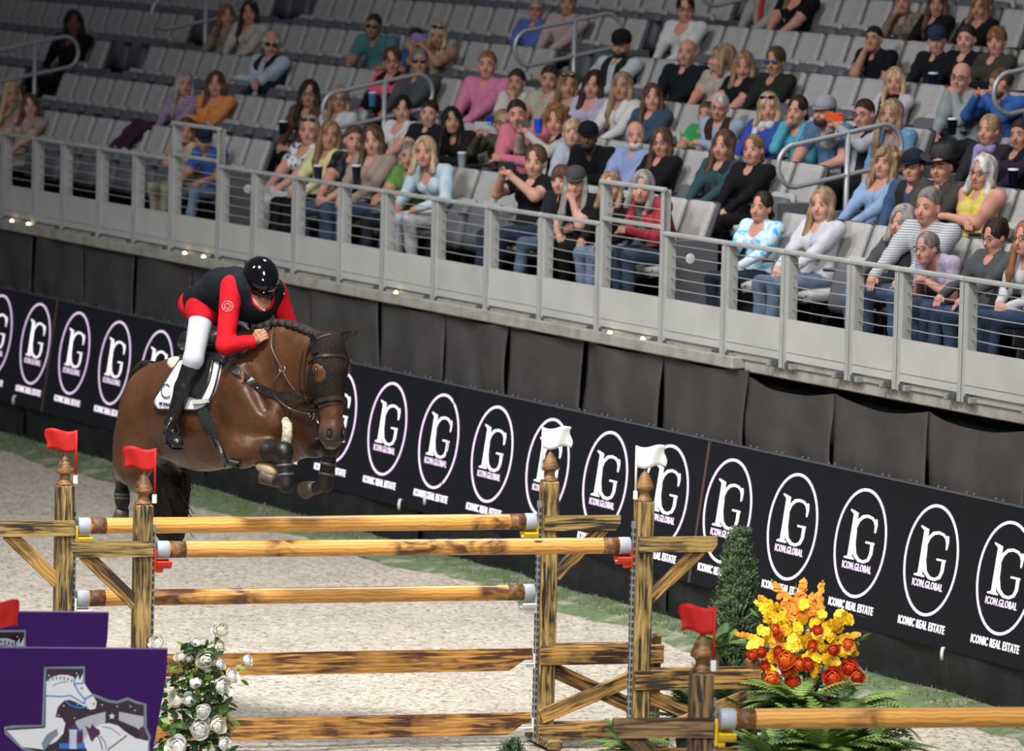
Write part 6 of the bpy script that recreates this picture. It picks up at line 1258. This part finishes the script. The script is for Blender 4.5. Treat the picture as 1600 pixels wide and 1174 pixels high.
# ------------------------------------------------------------------ purple wing boards, roses, conifer, flowers, ferns
M_purple = mat('purple_board', (.030, .006, .082), .5, spec=.12, noise=(3, (.036, .007, .095), .45, .65)); M_pedge = mat('board_edge', (.16, .10, .25), .6)
CW, CG, CD, CB, CN, CP, CSV = [mat(n_, c_, .5) for n_, c_ in (('print_white', (.60, .62, .66)), ('print_slate', (.145, .19, .235)), ('print_night', (.018, .007, .020)), ('print_blue', (.02, .13, .50)), ('print_navy', (.015, .02, .08)), ('print_plum', (.055, .012, .055)), ('print_silver', (.36, .38, .42)))]
def purple_board(px_right, py_top, Y, label, flagx=None):
    """a wing board seen nearly face on; local x right, z up, origin at the ground below its right top corner"""
    d = ray(px_right, py_top); p = CAM + d * (Y / d.y); top = p.z; G = empty('wing_board', (p.x, p.y, 0), R(6), label, 'jump wing', 'purple wing boards of the next jump'); W_ = 1.28
    S = Y / FPX   # metres per photo pixel at that distance
    poly = [(-W_, .10), (-W_, top), (0, top), (-.006, top - .16), (-.10, top - .75), (-.16, .85), (-.12, .4), (-.10, .10)]
    MB().prism(poly, .028, ID).build('board_panel', M_purple, G, False)
    MB().strap([(-W_, .014, top + .001), (0, .014, top + .001)], .030, .004, Vector((0, 0, 1))).build('top_edge', M_pedge, G)
    for x in (-1.0, -.3): MB().box((x, .06, .05), (.08, .62, .10), bev=.01).box((x, .05, .5), (.07, .045, .85), bev=.006).build('foot', W_DARK, G, False)
    # emblem: a horse head in a state outline, castle towers, second horse; measured in photo pixels from the board's top right corner
    X = lambda x, y: ((x - 262) * S, top - (y - 1015) * S)
    out = [(70, 1046), (131, 1045), (131, 1084), (150, 1090), (170, 1098), (184, 1100), (200, 1094), (215, 1100), (228, 1103), (229, 1140), (236, 1155), (234, 1166), (236, 1190), (215, 1215), (190, 1240), (186, 1275), (168, 1270), (140, 1225), (120, 1215), (105, 1228), (88, 1215), (62, 1182), (36, 1174), (10, 1150), (8, 1142), (20, 1140), (68, 1138)]
    def lay(pts, m, y, name, closed=None):
        P_ = [X(*q) for q in pts]; b = MB()
        ar = sum(a[0] * c[1] - c[0] * a[1] for a, c in zip(P_, P_[1:] + P_[:1])); P_ = P_ if ar > 0 else P_[::-1]
        return b.prism(P_, .004, Matrix.Translation((0, -y, 0))).build(name, m, G, False)
    def ln(pts, w_, m, y, name, closed=False): return MB().stroke([X(*q) for q in pts], w_ * S, .004, Matrix.Translation((0, -y, 0)), closed=closed).build(name, m, G, False)
    lay(out, CD, .004, 'state_outline_fill'); ln(out, 4.2, CG, .006, 'state_outline', True)
    lay([(11, 1146), (69, 1142), (74, 1140), (74, 1170), (70, 1176), (55, 1174), (36, 1172)], CW, .007, 'print_plain')
    lay([(72, 1068), (80, 1061), (92, 1057), (104, 1057), (114, 1060), (118, 1064), (122, 1056), (124, 1066), (130, 1054), (129, 1066), (137, 1078), (146, 1090), (152, 1100), (150, 1110), (142, 1112), (134, 1108), (122, 1101), (108, 1096), (100, 1098), (91, 1108), (87, 1124), (98, 1126), (103, 1134), (100, 1150), (90, 1162), (80, 1168), (72, 1160), (72, 1100)], CW, .008, 'print_horse')
    for i in range(7): MB().box((X(76 + i * 6, 0)[0], -.0125, X(0, 1066 - 5 * math.sin((i + 1) * .42))[1]), (2.6 * S, .003, 3.6 * S)).build('print_plait', CG, G)
    ln([(116, 1060), (116, 1072), (124, 1085), (134, 1096)], 1.8, CB, .011, 'print_bridle'); ln([(116, 1071), (131, 1069)], 1.8, CB, .011, 'print_bridle'); ln([(132, 1103), (134, 1094), (145, 1088)], 2.2, CB, .011, 'print_bridle'); ln([(72, 1090), (96, 1091), (110, 1089), (132, 1102)], 1.6, CB, .011, 'print_bridle'); ln([(102, 1098), (112, 1106), (126, 1109), (137, 1107)], 2.6, CB, .011, 'print_rein')
    ln([(82, 1074), (92, 1069), (104, 1067)], 1.1, CG, .011, 'print_crease'); MB().ell((X(128, 1077)[0], -.012, X(0, 1077)[1]), (1.8 * S, .002, 1.8 * S)).build('print_eye', CG, G); MB().ell((X(147, 1101)[0], -.012, X(0, 1102)[1]), (1.7 * S, .002, 1.9 * S)).build('print_nostril', CG, G)
    lay([(119, 1130), (140, 1122), (166, 1115), (166, 1140), (140, 1170), (120, 1172)], CSV, .0075, 'print_hill'); lay([(187, 1115), (226, 1122), (226, 1150), (215, 1140), (187, 1128)], CSV, .0075, 'print_hill')
    star = []
    for i in range(10): a = math.pi / 2 + i * math.pi / 5; r_ = 5.6 if i % 2 == 0 else 2.3; star.append((176 + r_ * math.cos(a), 1122 - r_ * math.sin(a)))
    lay(star, CW, .011, 'print_star')
    for x, y in ((76, 1058), (119, 1054), (100, 1106), (122, 1103), (160, 1104), (184, 1106), (205, 1106), (212, 1112), (92, 1121), (117, 1125)): MB().ell((X(x, 0)[0], -.010, X(0, y)[1]), (1.3 * S, .002, 1.0 * S)).build('print_star_dot', CW, G)
    lay([(106, 1174), (106, 1160), (108, 1160), (108, 1144), (112, 1136), (120, 1136), (124, 1142), (124, 1144), (131, 1144), (131, 1174)], CP, .009, 'print_tower'); lay([(108, 1143), (131, 1143), (131, 1147), (108, 1147)], CB, .010, 'print_tower_band'); lay([(110, 1144), (121, 1144), (121, 1174), (110, 1174)], CW, .0105, 'print_tower_front')
    for x in (112, 115.5, 119): ln([(x, 1146), (x, 1172)], 1.0, CB, .012, 'print_tower_line')
    lay([(94, 1166), (134, 1165), (134, 1174), (94, 1174)], CB, .010, 'print_base'); lay([(219, 1174), (219, 1142), (224, 1137), (229, 1142), (229, 1174)], CP, .0085, 'print_side_tower')
    lay([(133, 1158), (140, 1150), (150, 1140), (158, 1135), (172, 1133), (186, 1137), (198, 1147), (214, 1157), (234, 1161), (232, 1200), (150, 1215), (140, 1180), (134, 1170)], CW, .009, 'print_second_horse')
    lay([(134, 1137), (142, 1142), (145, 1134), (150, 1140), (157, 1144), (158, 1150), (150, 1156), (146, 1163), (142, 1158), (139, 1148)], CP, .012, 'print_ear_bonnet'); ln([(152, 1150), (158, 1160), (162, 1174)], 1.4, CP, .012, 'print_bridle'); ln([(158, 1153), (166, 1163), (168, 1174)], 1.2, CP, .012, 'print_bridle'); ln([(200, 1152), (190, 1160), (176, 1171), (170, 1176)], 1.6, CP, .012, 'print_rein'); ln([(160, 1138), (176, 1141), (190, 1152)], 1.0, CG, .012, 'print_crease')
    lay([(70, 1178), (84, 1160), (92, 1152), (90, 1142), (74, 1152), (66, 1166)], CG, .0085, 'print_shadow')
    return G
PB1 = purple_board(262, 1015, 31.6, 'purple board with a white horse emblem in front, lower left corner'); PB2 = purple_board(170, 958, 33.0, 'purple board partly hidden behind the nearer purple board')
d = ray(12, 1020); p = CAM + d * (32.35 / d.y)
FG = empty('flag', (p.x, p.y, 1.6), 0, 'red flag above the two purple boards at the left edge', 'flag'); cm = mat('red_flag', (.42, .012, .011), .6, noise=(6, (.34, .010, .009), .4, .7), spec=.25)
S_ = 32.35 / FPX; x1 = (28 - 12) * S_; z1 = p.z - 1.6 + (1020 - 938) * S_; vs = []; fs = []
for sd in (0, 1):
    for j in range(7):
        for i in range(13): t = i / 12; vs.append((x1 - .19 * t + .006 * math.sin(j), .012 * math.sin(t * 7) + sd * .0035, z1 - .15 * j / 6 + .010 * math.sin(t * 6 + 1)))
for sd in (0, 1):
    for j in range(6):
        for i in range(12): a = sd * 91 + j * 13 + i; q = (a, a + 1, a + 14, a + 13); fs.append(q if sd else q[::-1])
mk('flag_cloth', vs, fs, cm, FG); MB().tube([(x1 - .19, 0, -1.6), (x1 - .19, 0, z1)], .0085, 8).build('stick', cm, FG)

rg = random.Random(11)
def leaf(b, p, d, L_, W_, m, up=None, curl=.25):
    d = Vector(d).normalized(); s_ = d.cross(Vector((rg.uniform(-1, 1), rg.uniform(-1, 1), rg.uniform(.2, 1)))).normalized(); n_ = s_.cross(d); p = Vector(p); vs = []
    for t, w_ in ((0, .08), (.25, .75), (.5, 1), (.78, .62), (1, .04)):
        c = p + d * L_ * t - n_ * curl * L_ * t * t; vs += [c - s_ * W_ / 2 * w_ + n_ * W_ * .12 * w_, c, c + s_ * W_ / 2 * w_ + n_ * W_ * .12 * w_]
    fs = []
    for k in range(4): a = k * 3; fs += [(a, a + 1, a + 4, a + 3), (a + 1, a + 2, a + 5, a + 4)]
    b.add(vs, fs, m, True)
def rose(name, c, r, m, parent, face, dense=7):
    """cupped overlapping petals round a centre, opening towards face"""
    b = MB(); f = Vector(face).normalized(); q = Vector((0, 0, 1)).rotation_difference(f).to_matrix(); c = Vector(c); a0 = rg.uniform(0, 6); n = 17
    b.ell(c + f * r * .12, (r * .24, r * .24, r * .30), 0, q, 8, 6)
    for k in range(n):
        t = k / (n - 1); rad = r * (.26 + .74 * t ** .85); az = a0 + k * 2.4; half = R(88 - 40 * t); rim = R(14 + 62 * t); vs = []
        for j in range(6):
            th = R(150) + (rim - R(150)) * (j / 5); wj = half * (.55 + .45 * math.sin(math.pi * min(1, .2 + j / 5 * .75))) * (.82 if j == 5 else 1); fl = 1 + (.10 * t if j >= 4 else 0) + (.06 * t if j == 5 else 0)
            for k2 in (-1, -.6, -.2, .2, .6, 1):
                ph = az + wj * k2; rr_ = rad * fl * (1 + .035 * math.sin(ph * 5 + k)); lift = rad * .10 * (1 - abs(k2)) * (j == 5)
                vs.append(c + q @ Vector((rr_ * math.sin(th) * math.cos(ph), rr_ * math.sin(th) * math.sin(ph), rr_ * math.cos(th) * (1 - .35 * t) + lift)))
        b.add(vs, [(j * 6 + m_, j * 6 + m_ + 1, j * 6 + m_ + 7, j * 6 + m_ + 6) for j in range(5) for m_ in range(5)], 0, True)
    return b.build(name, m, parent)
M_leafD = mat('rose_leaf_dark', (.018, .050, .020), .35, noise=(9, (.045, .12, .03), .45, .65)); M_leafL = mat('rose_leaf_light', (.085, .19, .03), .4, noise=(9, (.16, .27, .05), .45, .65)); M_twig = mat('twig', (.09, .055, .03), .7)
M_petalW = mat('white_petal', (.80, .81, .77), .6, noise=(8, (.74, .72, .60), .5, .75)); M_petalC = mat('cream_petal', (.76, .745, .64), .6, noise=(8, (.80, .78, .7), .5, .75))
YR = 38.0   # the rose bush stands between the standards, near the front element
def at_y(x, y, Y): d = ray(x, y); return CAM + d * (Y / d.y)
base = at_y(300, 1262, YR); base.z = 0
BG = empty('rose_bush', base, 0, 'potted bush of white roses beside the purple board', 'flowering bush')
roses = [(347, 984, 11, (.2, -1, .7)), (338, 1078 - 96, 8, (-.5, -.8, .5)), (307, 1003, 9, (.1, -.6, .9)), (245, 1004, 12, (-.2, -.8, .7)), (322, 1033, 15, (.1, -1, .15)), (387, 1032, 9, (.9, -.5, .3)), (363, 1056, 11, (.8, -.6, .5)), (347, 1072, 12, (.7, -.8, .1)), (275, 1092, 14, (-.4, -.8, .5)), (297, 1093, 11, (.1, -.8, .6)), (317, 1112, 11, (.1, -1, -.1)), (312, 1138, 17, (.1, -1, .2)), (341, 1134, 13, (.5, -.8, .1)), (276, 1166, 16, (-.2, -.8, .4)), (280, 1026, 8, (-.3, -.7, .5)), (345, 1038, 8, (.6, -.8, .2)), (345, 1008, 7, (.4, -.7, .6)), (306, 1068, 9, (-.1, .3, .2)), (362, 1087, 9, (.8, .2, .3)), (295, 1028, 6, (0, -1, .6)), (252, 1030, 8, (-.6, -.6, .4)), (350, 1162, 10, (.6, -.7, .1))]
for i, (x, y, r_, f_) in enumerate(roses):
    p = at_y(x, y, YR - .16 + rg.uniform(-.08, .04)) - base; rose('rose_bloom', p, r_ * YR / FPX * 1.1, M_petalW if i % 4 else M_petalC, BG, f_)
b = MB()
for (x, y, r_, f_) in roses:
    p = at_y(x, y, YR) - base; q0 = at_y(305 + rg.uniform(-12, 12), 1150, YR) - base; q1 = (p + q0) / 2 + Vector((rg.uniform(-.04, .04), rg.uniform(-.05, .05), .02)); b.tube([q0, q1, p], [.008, .005, .0035], 5)
for k in range(5): b.tube([Vector((rg.uniform(-.06, .06), rg.uniform(-.06, .06), .2)), at_y(300 + rg.uniform(-15, 15), 1160, YR) - base], [.012, .009], 6)
b.build('stems', M_twig, BG)
b = MB()
for i in range(640):
    t = rg.random(); y = 1005 + t * 200; hw = 18 + 40 * math.sin(min(1, t * 1.5) * 1.5); x = 303 + rg.uniform(-1, 1) * hw + (8 if y < 1060 else 0); p = at_y(x, y, YR + rg.uniform(-.20, .20)) - base
    a = rg.uniform(0, 6.28); leaf(b, p, (math.cos(a) * .8, math.sin(a) * .6, rg.uniform(-.7, .6)), rg.uniform(.055, .095), rg.uniform(.030, .050), 0 if rg.random() < .70 else 1)
for x, y, a in ((372, 1030, .4), (369, 1040, -.3), (385, 1048, .2), (290, 1012, 2.4), (336, 1008, 1.2), (338, 1015, .2), (376, 1063, -.4), (358, 1100, -.2), (350, 1115, -.6)): leaf(b, at_y(x, y, YR) - base, (math.cos(a), -.3, math.sin(a)), .075, .035, 1)
b.build('foliage', [M_leafD, M_leafL], BG)
MB().lathe([(.13, 0), (.14, .02), (.155, .13), (.16, .14), (.15, .14), (.14, .12)], n=24).build('pot', mat('dark_pot', (.03, .03, .032), .6), BG)

# small shrub at the foot of the rear stand
M_juni = mat('juniper', (.030, .075, .032), .6, noise=(20, (.07, .15, .055), .45, .65)); M_pine = mat('conifer_needles', (.045, .085, .036), .65, noise=(14, (.13, .19, .075), .45, .68))
def sprays(b, p, d, L_, n, m=0, w_=.012):
    """a feathery twig: a stem with small scale-like leaflets either side"""
    d = Vector(d).normalized(); p = Vector(p); s_ = d.orthogonal().normalized(); s_ = Matrix.Rotation(rg.uniform(0, 3.1), 3, d) @ s_; n_ = d.cross(s_)
    for k in range(n):
        t = k / n; c = p + d * L_ * t; l_ = L_ * .42 * (1 - .7 * t)
        for sg in (-1, 1):
            e = (s_ * sg + d * .8 + n_ * rg.uniform(-.4, .4)).normalized(); q = (n_ + s_ * rg.uniform(-.5, .5)).normalized() * w_ * .5; b.add([c - q * .6, c + e * l_ * .5 - q, c + e * l_, c + e * l_ * .5 + q], [(0, 1, 2, 3)], m)
sb = at_y(800, 1196, 37.6); sb.z = 0; SG = empty('juniper_shrub', sb, 0, 'small green juniper shrub under the lower plank', 'shrub'); b = MB()
for i in range(420):
    t = rg.random() ** .8; a = rg.uniform(0, 6.28); z = .10 + .27 * t; r_ = .15 * math.sin(math.pi * min(1, .35 + t * .65)) * rg.uniform(.2, 1); sprays(b, (r_ * math.cos(a), r_ * math.sin(a), z), (math.cos(a) * .5, math.sin(a) * .5, .9), rg.uniform(.05, .09), 6)
b.build('foliage', M_juni, SG); MB().tube([(0, 0, 0), (.01, 0, .2)], .012, 6).build('trunk', M_twig, SG)
# tall conifer
YC = 40.15; cb = at_y(1134, 1272, YC); cb.z = 0; H_ = (at_y(1158, 826, YC) - cb).z; KG = empty('conifer', cb, 0, 'tall slim dark green conifer behind the orange flowers', 'tree'); b = MB(); xt = (at_y(1158, 826, YC) - cb).x
for i in range(4200):
    t = rg.random() ** .9; z = .12 + (H_ - .16) * t; rr_ = (.245 * (1 - t) ** .70 + .012) * (.86 + .10 * math.sin(t * 23 + 1.3)) ; a = rg.uniform(0, 6.28); rr_ *= rg.uniform(.45, 1.0) * (1 + .22 * math.sin(3 * a + t * 31) * math.sin(t * 19 + 2 * a)); c = (xt * t ** 1.8 + rr_ * math.cos(a) + .012 * math.sin(t * 19), rr_ * math.sin(a), z)
    sprays(b, c, (math.cos(a) * .75, math.sin(a) * .75, .75), rg.uniform(.05, .10), 6, 0, .013)
b.build('needles', M_pine, KG); MB().tube([(0, 0, 0), (xt * .3, 0, H_ * .5), (xt, 0, H_ * .96)], [.035, .022, .005], 8).build('trunk', M_twig, KG)
# ferns round the foot of the flowers
M_fern = mat('fern', (.080, .165, .026), .55, noise=(6, (.19, .29, .060), .42, .65)); M_fernD = mat('fern_deep', (.032, .075, .016), .6, noise=(6, (.065, .13, .030), .42, .65))
def frond(b, p, az, el, L_, m, n=15, droop=.55):
    c = Vector(p); d = Vector((math.cos(az) * math.cos(el), math.sin(az) * math.cos(el), math.sin(el))); st = L_ / n; pts = [c.copy()]
    for k in range(n):
        t = k / n; d = (d + Vector((0, 0, -droop * .13))).normalized(); c = c + d * st; pts.append(c.copy()); s_ = d.cross(Vector((0, 0, 1))).normalized(); l_ = L_ * .22 * math.sin(math.pi * (.15 + .82 * t)) ** .8; n_ = s_.cross(d)
        for sg in (-1, 1):
            e = (s_ * sg + d * .35 - n_ * .15).normalized(); q = d * st * .40; b.add([c - q, c + e * l_ * .55 - q * .9, c + e * l_, c + e * l_ * .55 + q * .9, c + q], [(0, 1, 2, 3, 4)], m)
    b.tube(pts, .003, 3, m, cap=False)
def fern(px, py, Y, n, L_, label, elr=(.35, 1.25), top=0.0, seed=0):
    c = at_y(px, py, Y); z0 = max(.03, c.z); G = empty('fern', (c.x, c.y, 0), 0, label, 'fern', 'green ferns around the flowers'); b = MB()
    for i in range(int(n * 1.35)): frond(b, (rg.uniform(-.05, .05), rg.uniform(-.05, .05), z0 + rg.uniform(-.04, .04)), rg.uniform(0, 6.28), rg.uniform(*elr), L_ * 1.08 * rg.uniform(.7, 1.1), 0 if rg.random() < .62 else 1)
    b.build('fronds', [M_fern, M_fernD], G)
    ph_ = min(.20, max(.06, z0 - .02)); MB().lathe([(.10, 0), (.11, .02), (.13, ph_), (.12, ph_ + .005)], n=18).build('pot', mat('dark_pot', (.03, .03, .032), .6), G)
    if z0 > .22: MB().tube([(0, 0, .1), (.01, 0, z0)], .012, 6).build('stem', M_twig, G)
YF = 39.0
fern(1245, 1112, YF, 60, .42, 'dense fern right under the orange and yellow flowers', (.1, 1.0)); fern(1335, 1112, YF + .05, 60, .44, 'wide fern at the right of the flowers above the pole', (.05, .7)); fern(1170, 1140, YF + .3, 46, .36, 'fern left of the flowers behind the timber post'); fern(1085, 1130, YF + .35, 46, .36, 'fern between the dark stand and the cross braces')
fern(985, 1175, YF - .9, 26, .32, 'low fern by the steel track of the right stand', (.2, 1.1)); fern(1290, 1185, YF - .5, 60, .42, 'fern below the near pole in the middle'); fern(1365, 1180, YF - .2, 46, .38, 'fern at the right end below the near pole'); fern(1210, 1195, YF - .5, 46, .36, 'fern below the end of the near pole')
fern(1120, 1020, YF + .6, 16, .22, 'light green fern tips behind the red flag', (.6, 1.4))
# flower arrangement
YV = 39.45; vb = at_y(1258, 1290, YV); vb.z = 0; VG = empty('flower_arrangement', vb, 0, 'tall arrangement of yellow and orange flowers beside the conifer', 'flowers'); rel = lambda x, y, dy=0.0: at_y(x, y, YV + dy) - vb; SV = YV / FPX
MB().lathe([(.16, 0), (.17, .02), (.20, .34), (.21, .36), (.19, .36), (.18, .30)], n=24).build('pot', mat('dark_pot', (.03, .03, .032), .6), VG)
M_or = mat('orange_rose', (.80, .17, .025), .6, noise=(9, (.80, .20, .05), .45, .7)); M_rd = mat('scarlet_rose', (.60, .055, .010), .6, noise=(9, (.70, .11, .02), .45, .7)); M_yel = mat('yellow_petal', (.80, .47, .008), .6, noise=(7, (.86, .60, .02), .45, .7)); M_orc = mat('orange_orchid', (.80, .25, .012), .6, noise=(9, (.86, .36, .015), .45, .7)); M_bud = mat('green_bud', (.17, .26, .06), .5)
for i, (x, y, r_) in enumerate([(1226, 1030, 15), (1250, 1037, 12), (1232, 1050, 11), (1205, 1062, 12), (1238, 1066, 12), (1300, 1060, 15), (1312, 1068, 11), (1326, 1043, 13), (1340, 1058, 11), (1326, 1008, 9), (1303, 1016, 9), (1263, 1038, 10), (1180, 1022, 8), (1174, 1024, 7), (1190, 1020, 8), (1218, 992, 9), (1278, 986, 8), (1270, 1010, 8), (1216, 1080, 11), (1225, 1088, 10), (1297, 1082, 10), (1212, 983, 7), (1216, 1018, 8), (1195, 1042, 8)]):
    rose('rose_bloom', rel(x, y, rg.uniform(-.34, -.26)), r_ * SV * 1.12, M_or if i % 3 == 0 or i < 3 else M_rd, VG, (rg.uniform(-.4, .4), -1, rg.uniform(0, .6)), 7)
def blossom(b, c, r, m, f, n=5):
    f = Vector(f).normalized(); q = Vector((0, 0, 1)).rotation_difference(f).to_matrix(); c = Vector(c); a0 = rg.uniform(0, 6)
    for k in range(n):
        a = a0 + 6.283 * k / n; vs = []
        for j in range(4):
            u_ = j / 3; ww = r * .52 * math.sin(math.pi * (.14 + .70 * u_)); o = r * u_; z = r * (.28 * u_ - .25 * u_ * u_ + .10 * math.sin(k * 2 + u_ * 3))
            for k2 in (-1, 0, 1): vs.append(c + q @ Vector((math.cos(a) * o - math.sin(a) * ww * k2, math.sin(a) * o + math.cos(a) * ww * k2, z + abs(k2) * r * .06)))
        b.add(vs, [(j * 3 + k2, j * 3 + k2 + 1, j * 3 + k2 + 4, j * 3 + k2 + 3) for j in range(3) for k2 in (0, 1)], m, True)
    b.ell(c + f * r * .12, (r * .16,) * 3, m, None, 6, 4)
Yb = [(1205, 960), (1195, 950), (1215, 948), (1190, 985), (1200, 998), (1186, 1005), (1213, 1005), (1205, 1025), (1198, 1040), (1222, 962), (1232, 985), (1238, 998), (1245, 1012), (1255, 970), (1262, 1000), (1268, 1022), (1283, 1010), (1290, 988), (1302, 998), (1292, 1030), (1305, 1035), (1316, 1020), (1310, 970), (1322, 968), (1300, 975), (1285, 960), (1332, 1018), (1318, 1000), (1225, 975), (1248, 985), (1275, 1040), (1260, 1028), (1200, 945), (1230, 1012), (1272, 975), (1280, 995), (1250, 1000), (1295, 1012), (1180, 1010), (1309, 982), (1218, 990), (1206, 972), (1272, 1052), (1256, 945), (1312, 960)]
for x, y in Yb + [(x + rg.uniform(-9, 9), y + rg.uniform(-9, 9)) for x, y in Yb[:42] if y > 960]: b = MB(); blossom(b, rel(x, y, rg.uniform(-.30, -.08)), rg.uniform(8, 11.5) * SV, 0, (rg.uniform(-1.2, 1.2), -1, rg.uniform(-.7, 1.0))); b.build('yellow_blossom', M_yel, VG)
# orange orchid spikes: strings of small blossoms up a curved stem
stb = MB(); spk = [((1240, 1040), (1235, 960), (1205, 905), 15, 1), ((1245, 1040), (1250, 950), (1257, 902), 18, 1), ((1262, 1040), (1270, 960), (1287, 906), 15, 1), ((1225, 1030), (1212, 970), (1178, 938), 12, 0), ((1255, 1030), (1262, 965), (1270, 925), 18, 1), ((1240, 1030), (1238, 965), (1228, 925), 16, 1), ((1222, 1035), (1205, 960), (1186, 930), 12, 1), ((1270, 1040), (1300, 985), (1316, 975), 8, 0), ((1285, 1040), (1320, 1000), (1345, 990), 8, 1), ((1215, 1030), (1180, 1000), (1150, 990), 9, 1), ((1250, 1030), (1246, 970), (1244, 930), 16, 1), ((1262, 1030), (1278, 970), (1282, 930), 14, 1)]
for a, m_, c, n, kind in spk:
    pts = spline([a, m_, c], 10); dy = rg.uniform(-.12, .05); P3 = [rel(q[0], q[1], dy) for q in pts]; stb.tube(P3, .004, 5); b = MB()
    for k in range(n * 3):
        t = .50 + .50 * k / (n * 3); q = P3[min(len(P3) - 1, int(t * (len(P3) - 1)))]; rr_ = (6.4 - 3.0 * t) * SV * rg.uniform(.8, 1.1); o = Vector((rg.uniform(-1, 1), rg.uniform(-1, .3), rg.uniform(-.3, .3))) * 16 * SV * (1.12 - t)
        if t > .93: b.ell(q + o * .4, (rr_ * .5,) * 3, 1, None, 6, 4)
        else: blossom(b, q + o, rr_, 0, (o.x * 8, -1, rg.uniform(-.2, .7)))
    b.build('orchid_spike', [M_orc if kind else M_yel, M_bud], VG)
for k in range(26): x = rg.uniform(1190, 1325); y = rg.uniform(985, 1070); stb.tube([rel(1258 + rg.uniform(-10, 10), 1110), rel((x + 1258) / 2, (y + 1110) / 2, .03), rel(x, y, .05)], .004, 5)
stb.build('stems', mat('green_stem', (.06, .12, .03), .6), VG)
b = MB()
for i in range(420):
    a = rg.uniform(0, 6.28); x = rg.uniform(1185, 1335); y = rg.uniform(985, 1110); leaf(b, rel(x, y, rg.uniform(-.02, .2)), (math.cos(a), rg.uniform(-.5, .5), math.sin(a)), rg.uniform(.05, .10), rg.uniform(.022, .045), 0 if rg.random() < .75 else 1)
for x, y, a in ((1335, 962, .1), (1338, 1003, .5), (1345, 998, .6), (1240, 930, 1.2), (1186, 965, 2.4)): leaf(b, rel(x, y), (math.cos(a), -.2, math.sin(a)), .09, .022, 1)
b.build('foliage', [M_leafD, M_leafL], VG)
# black drip hook standing among the ferns
hk = rel(1308, 1085, -.25); MB().tube([hk + vb + Vector((0, 0, -.85)) if False else Vector((0, 0, 0)), Vector((0, 0, (hk + vb).z)), Vector((-.012, 0, (hk + vb).z + .03)), Vector((-.04, 0, (hk + vb).z + .035)), Vector((-.055, 0, (hk + vb).z + .01))], .012, 8).build('garden_hook', M_blkleather)
o = bpy.data.objects['garden_hook']; o.location = ((hk + vb).x, (hk + vb).y, 0); tag(o, 'black curved hook among the ferns below the flowers', 'hook')
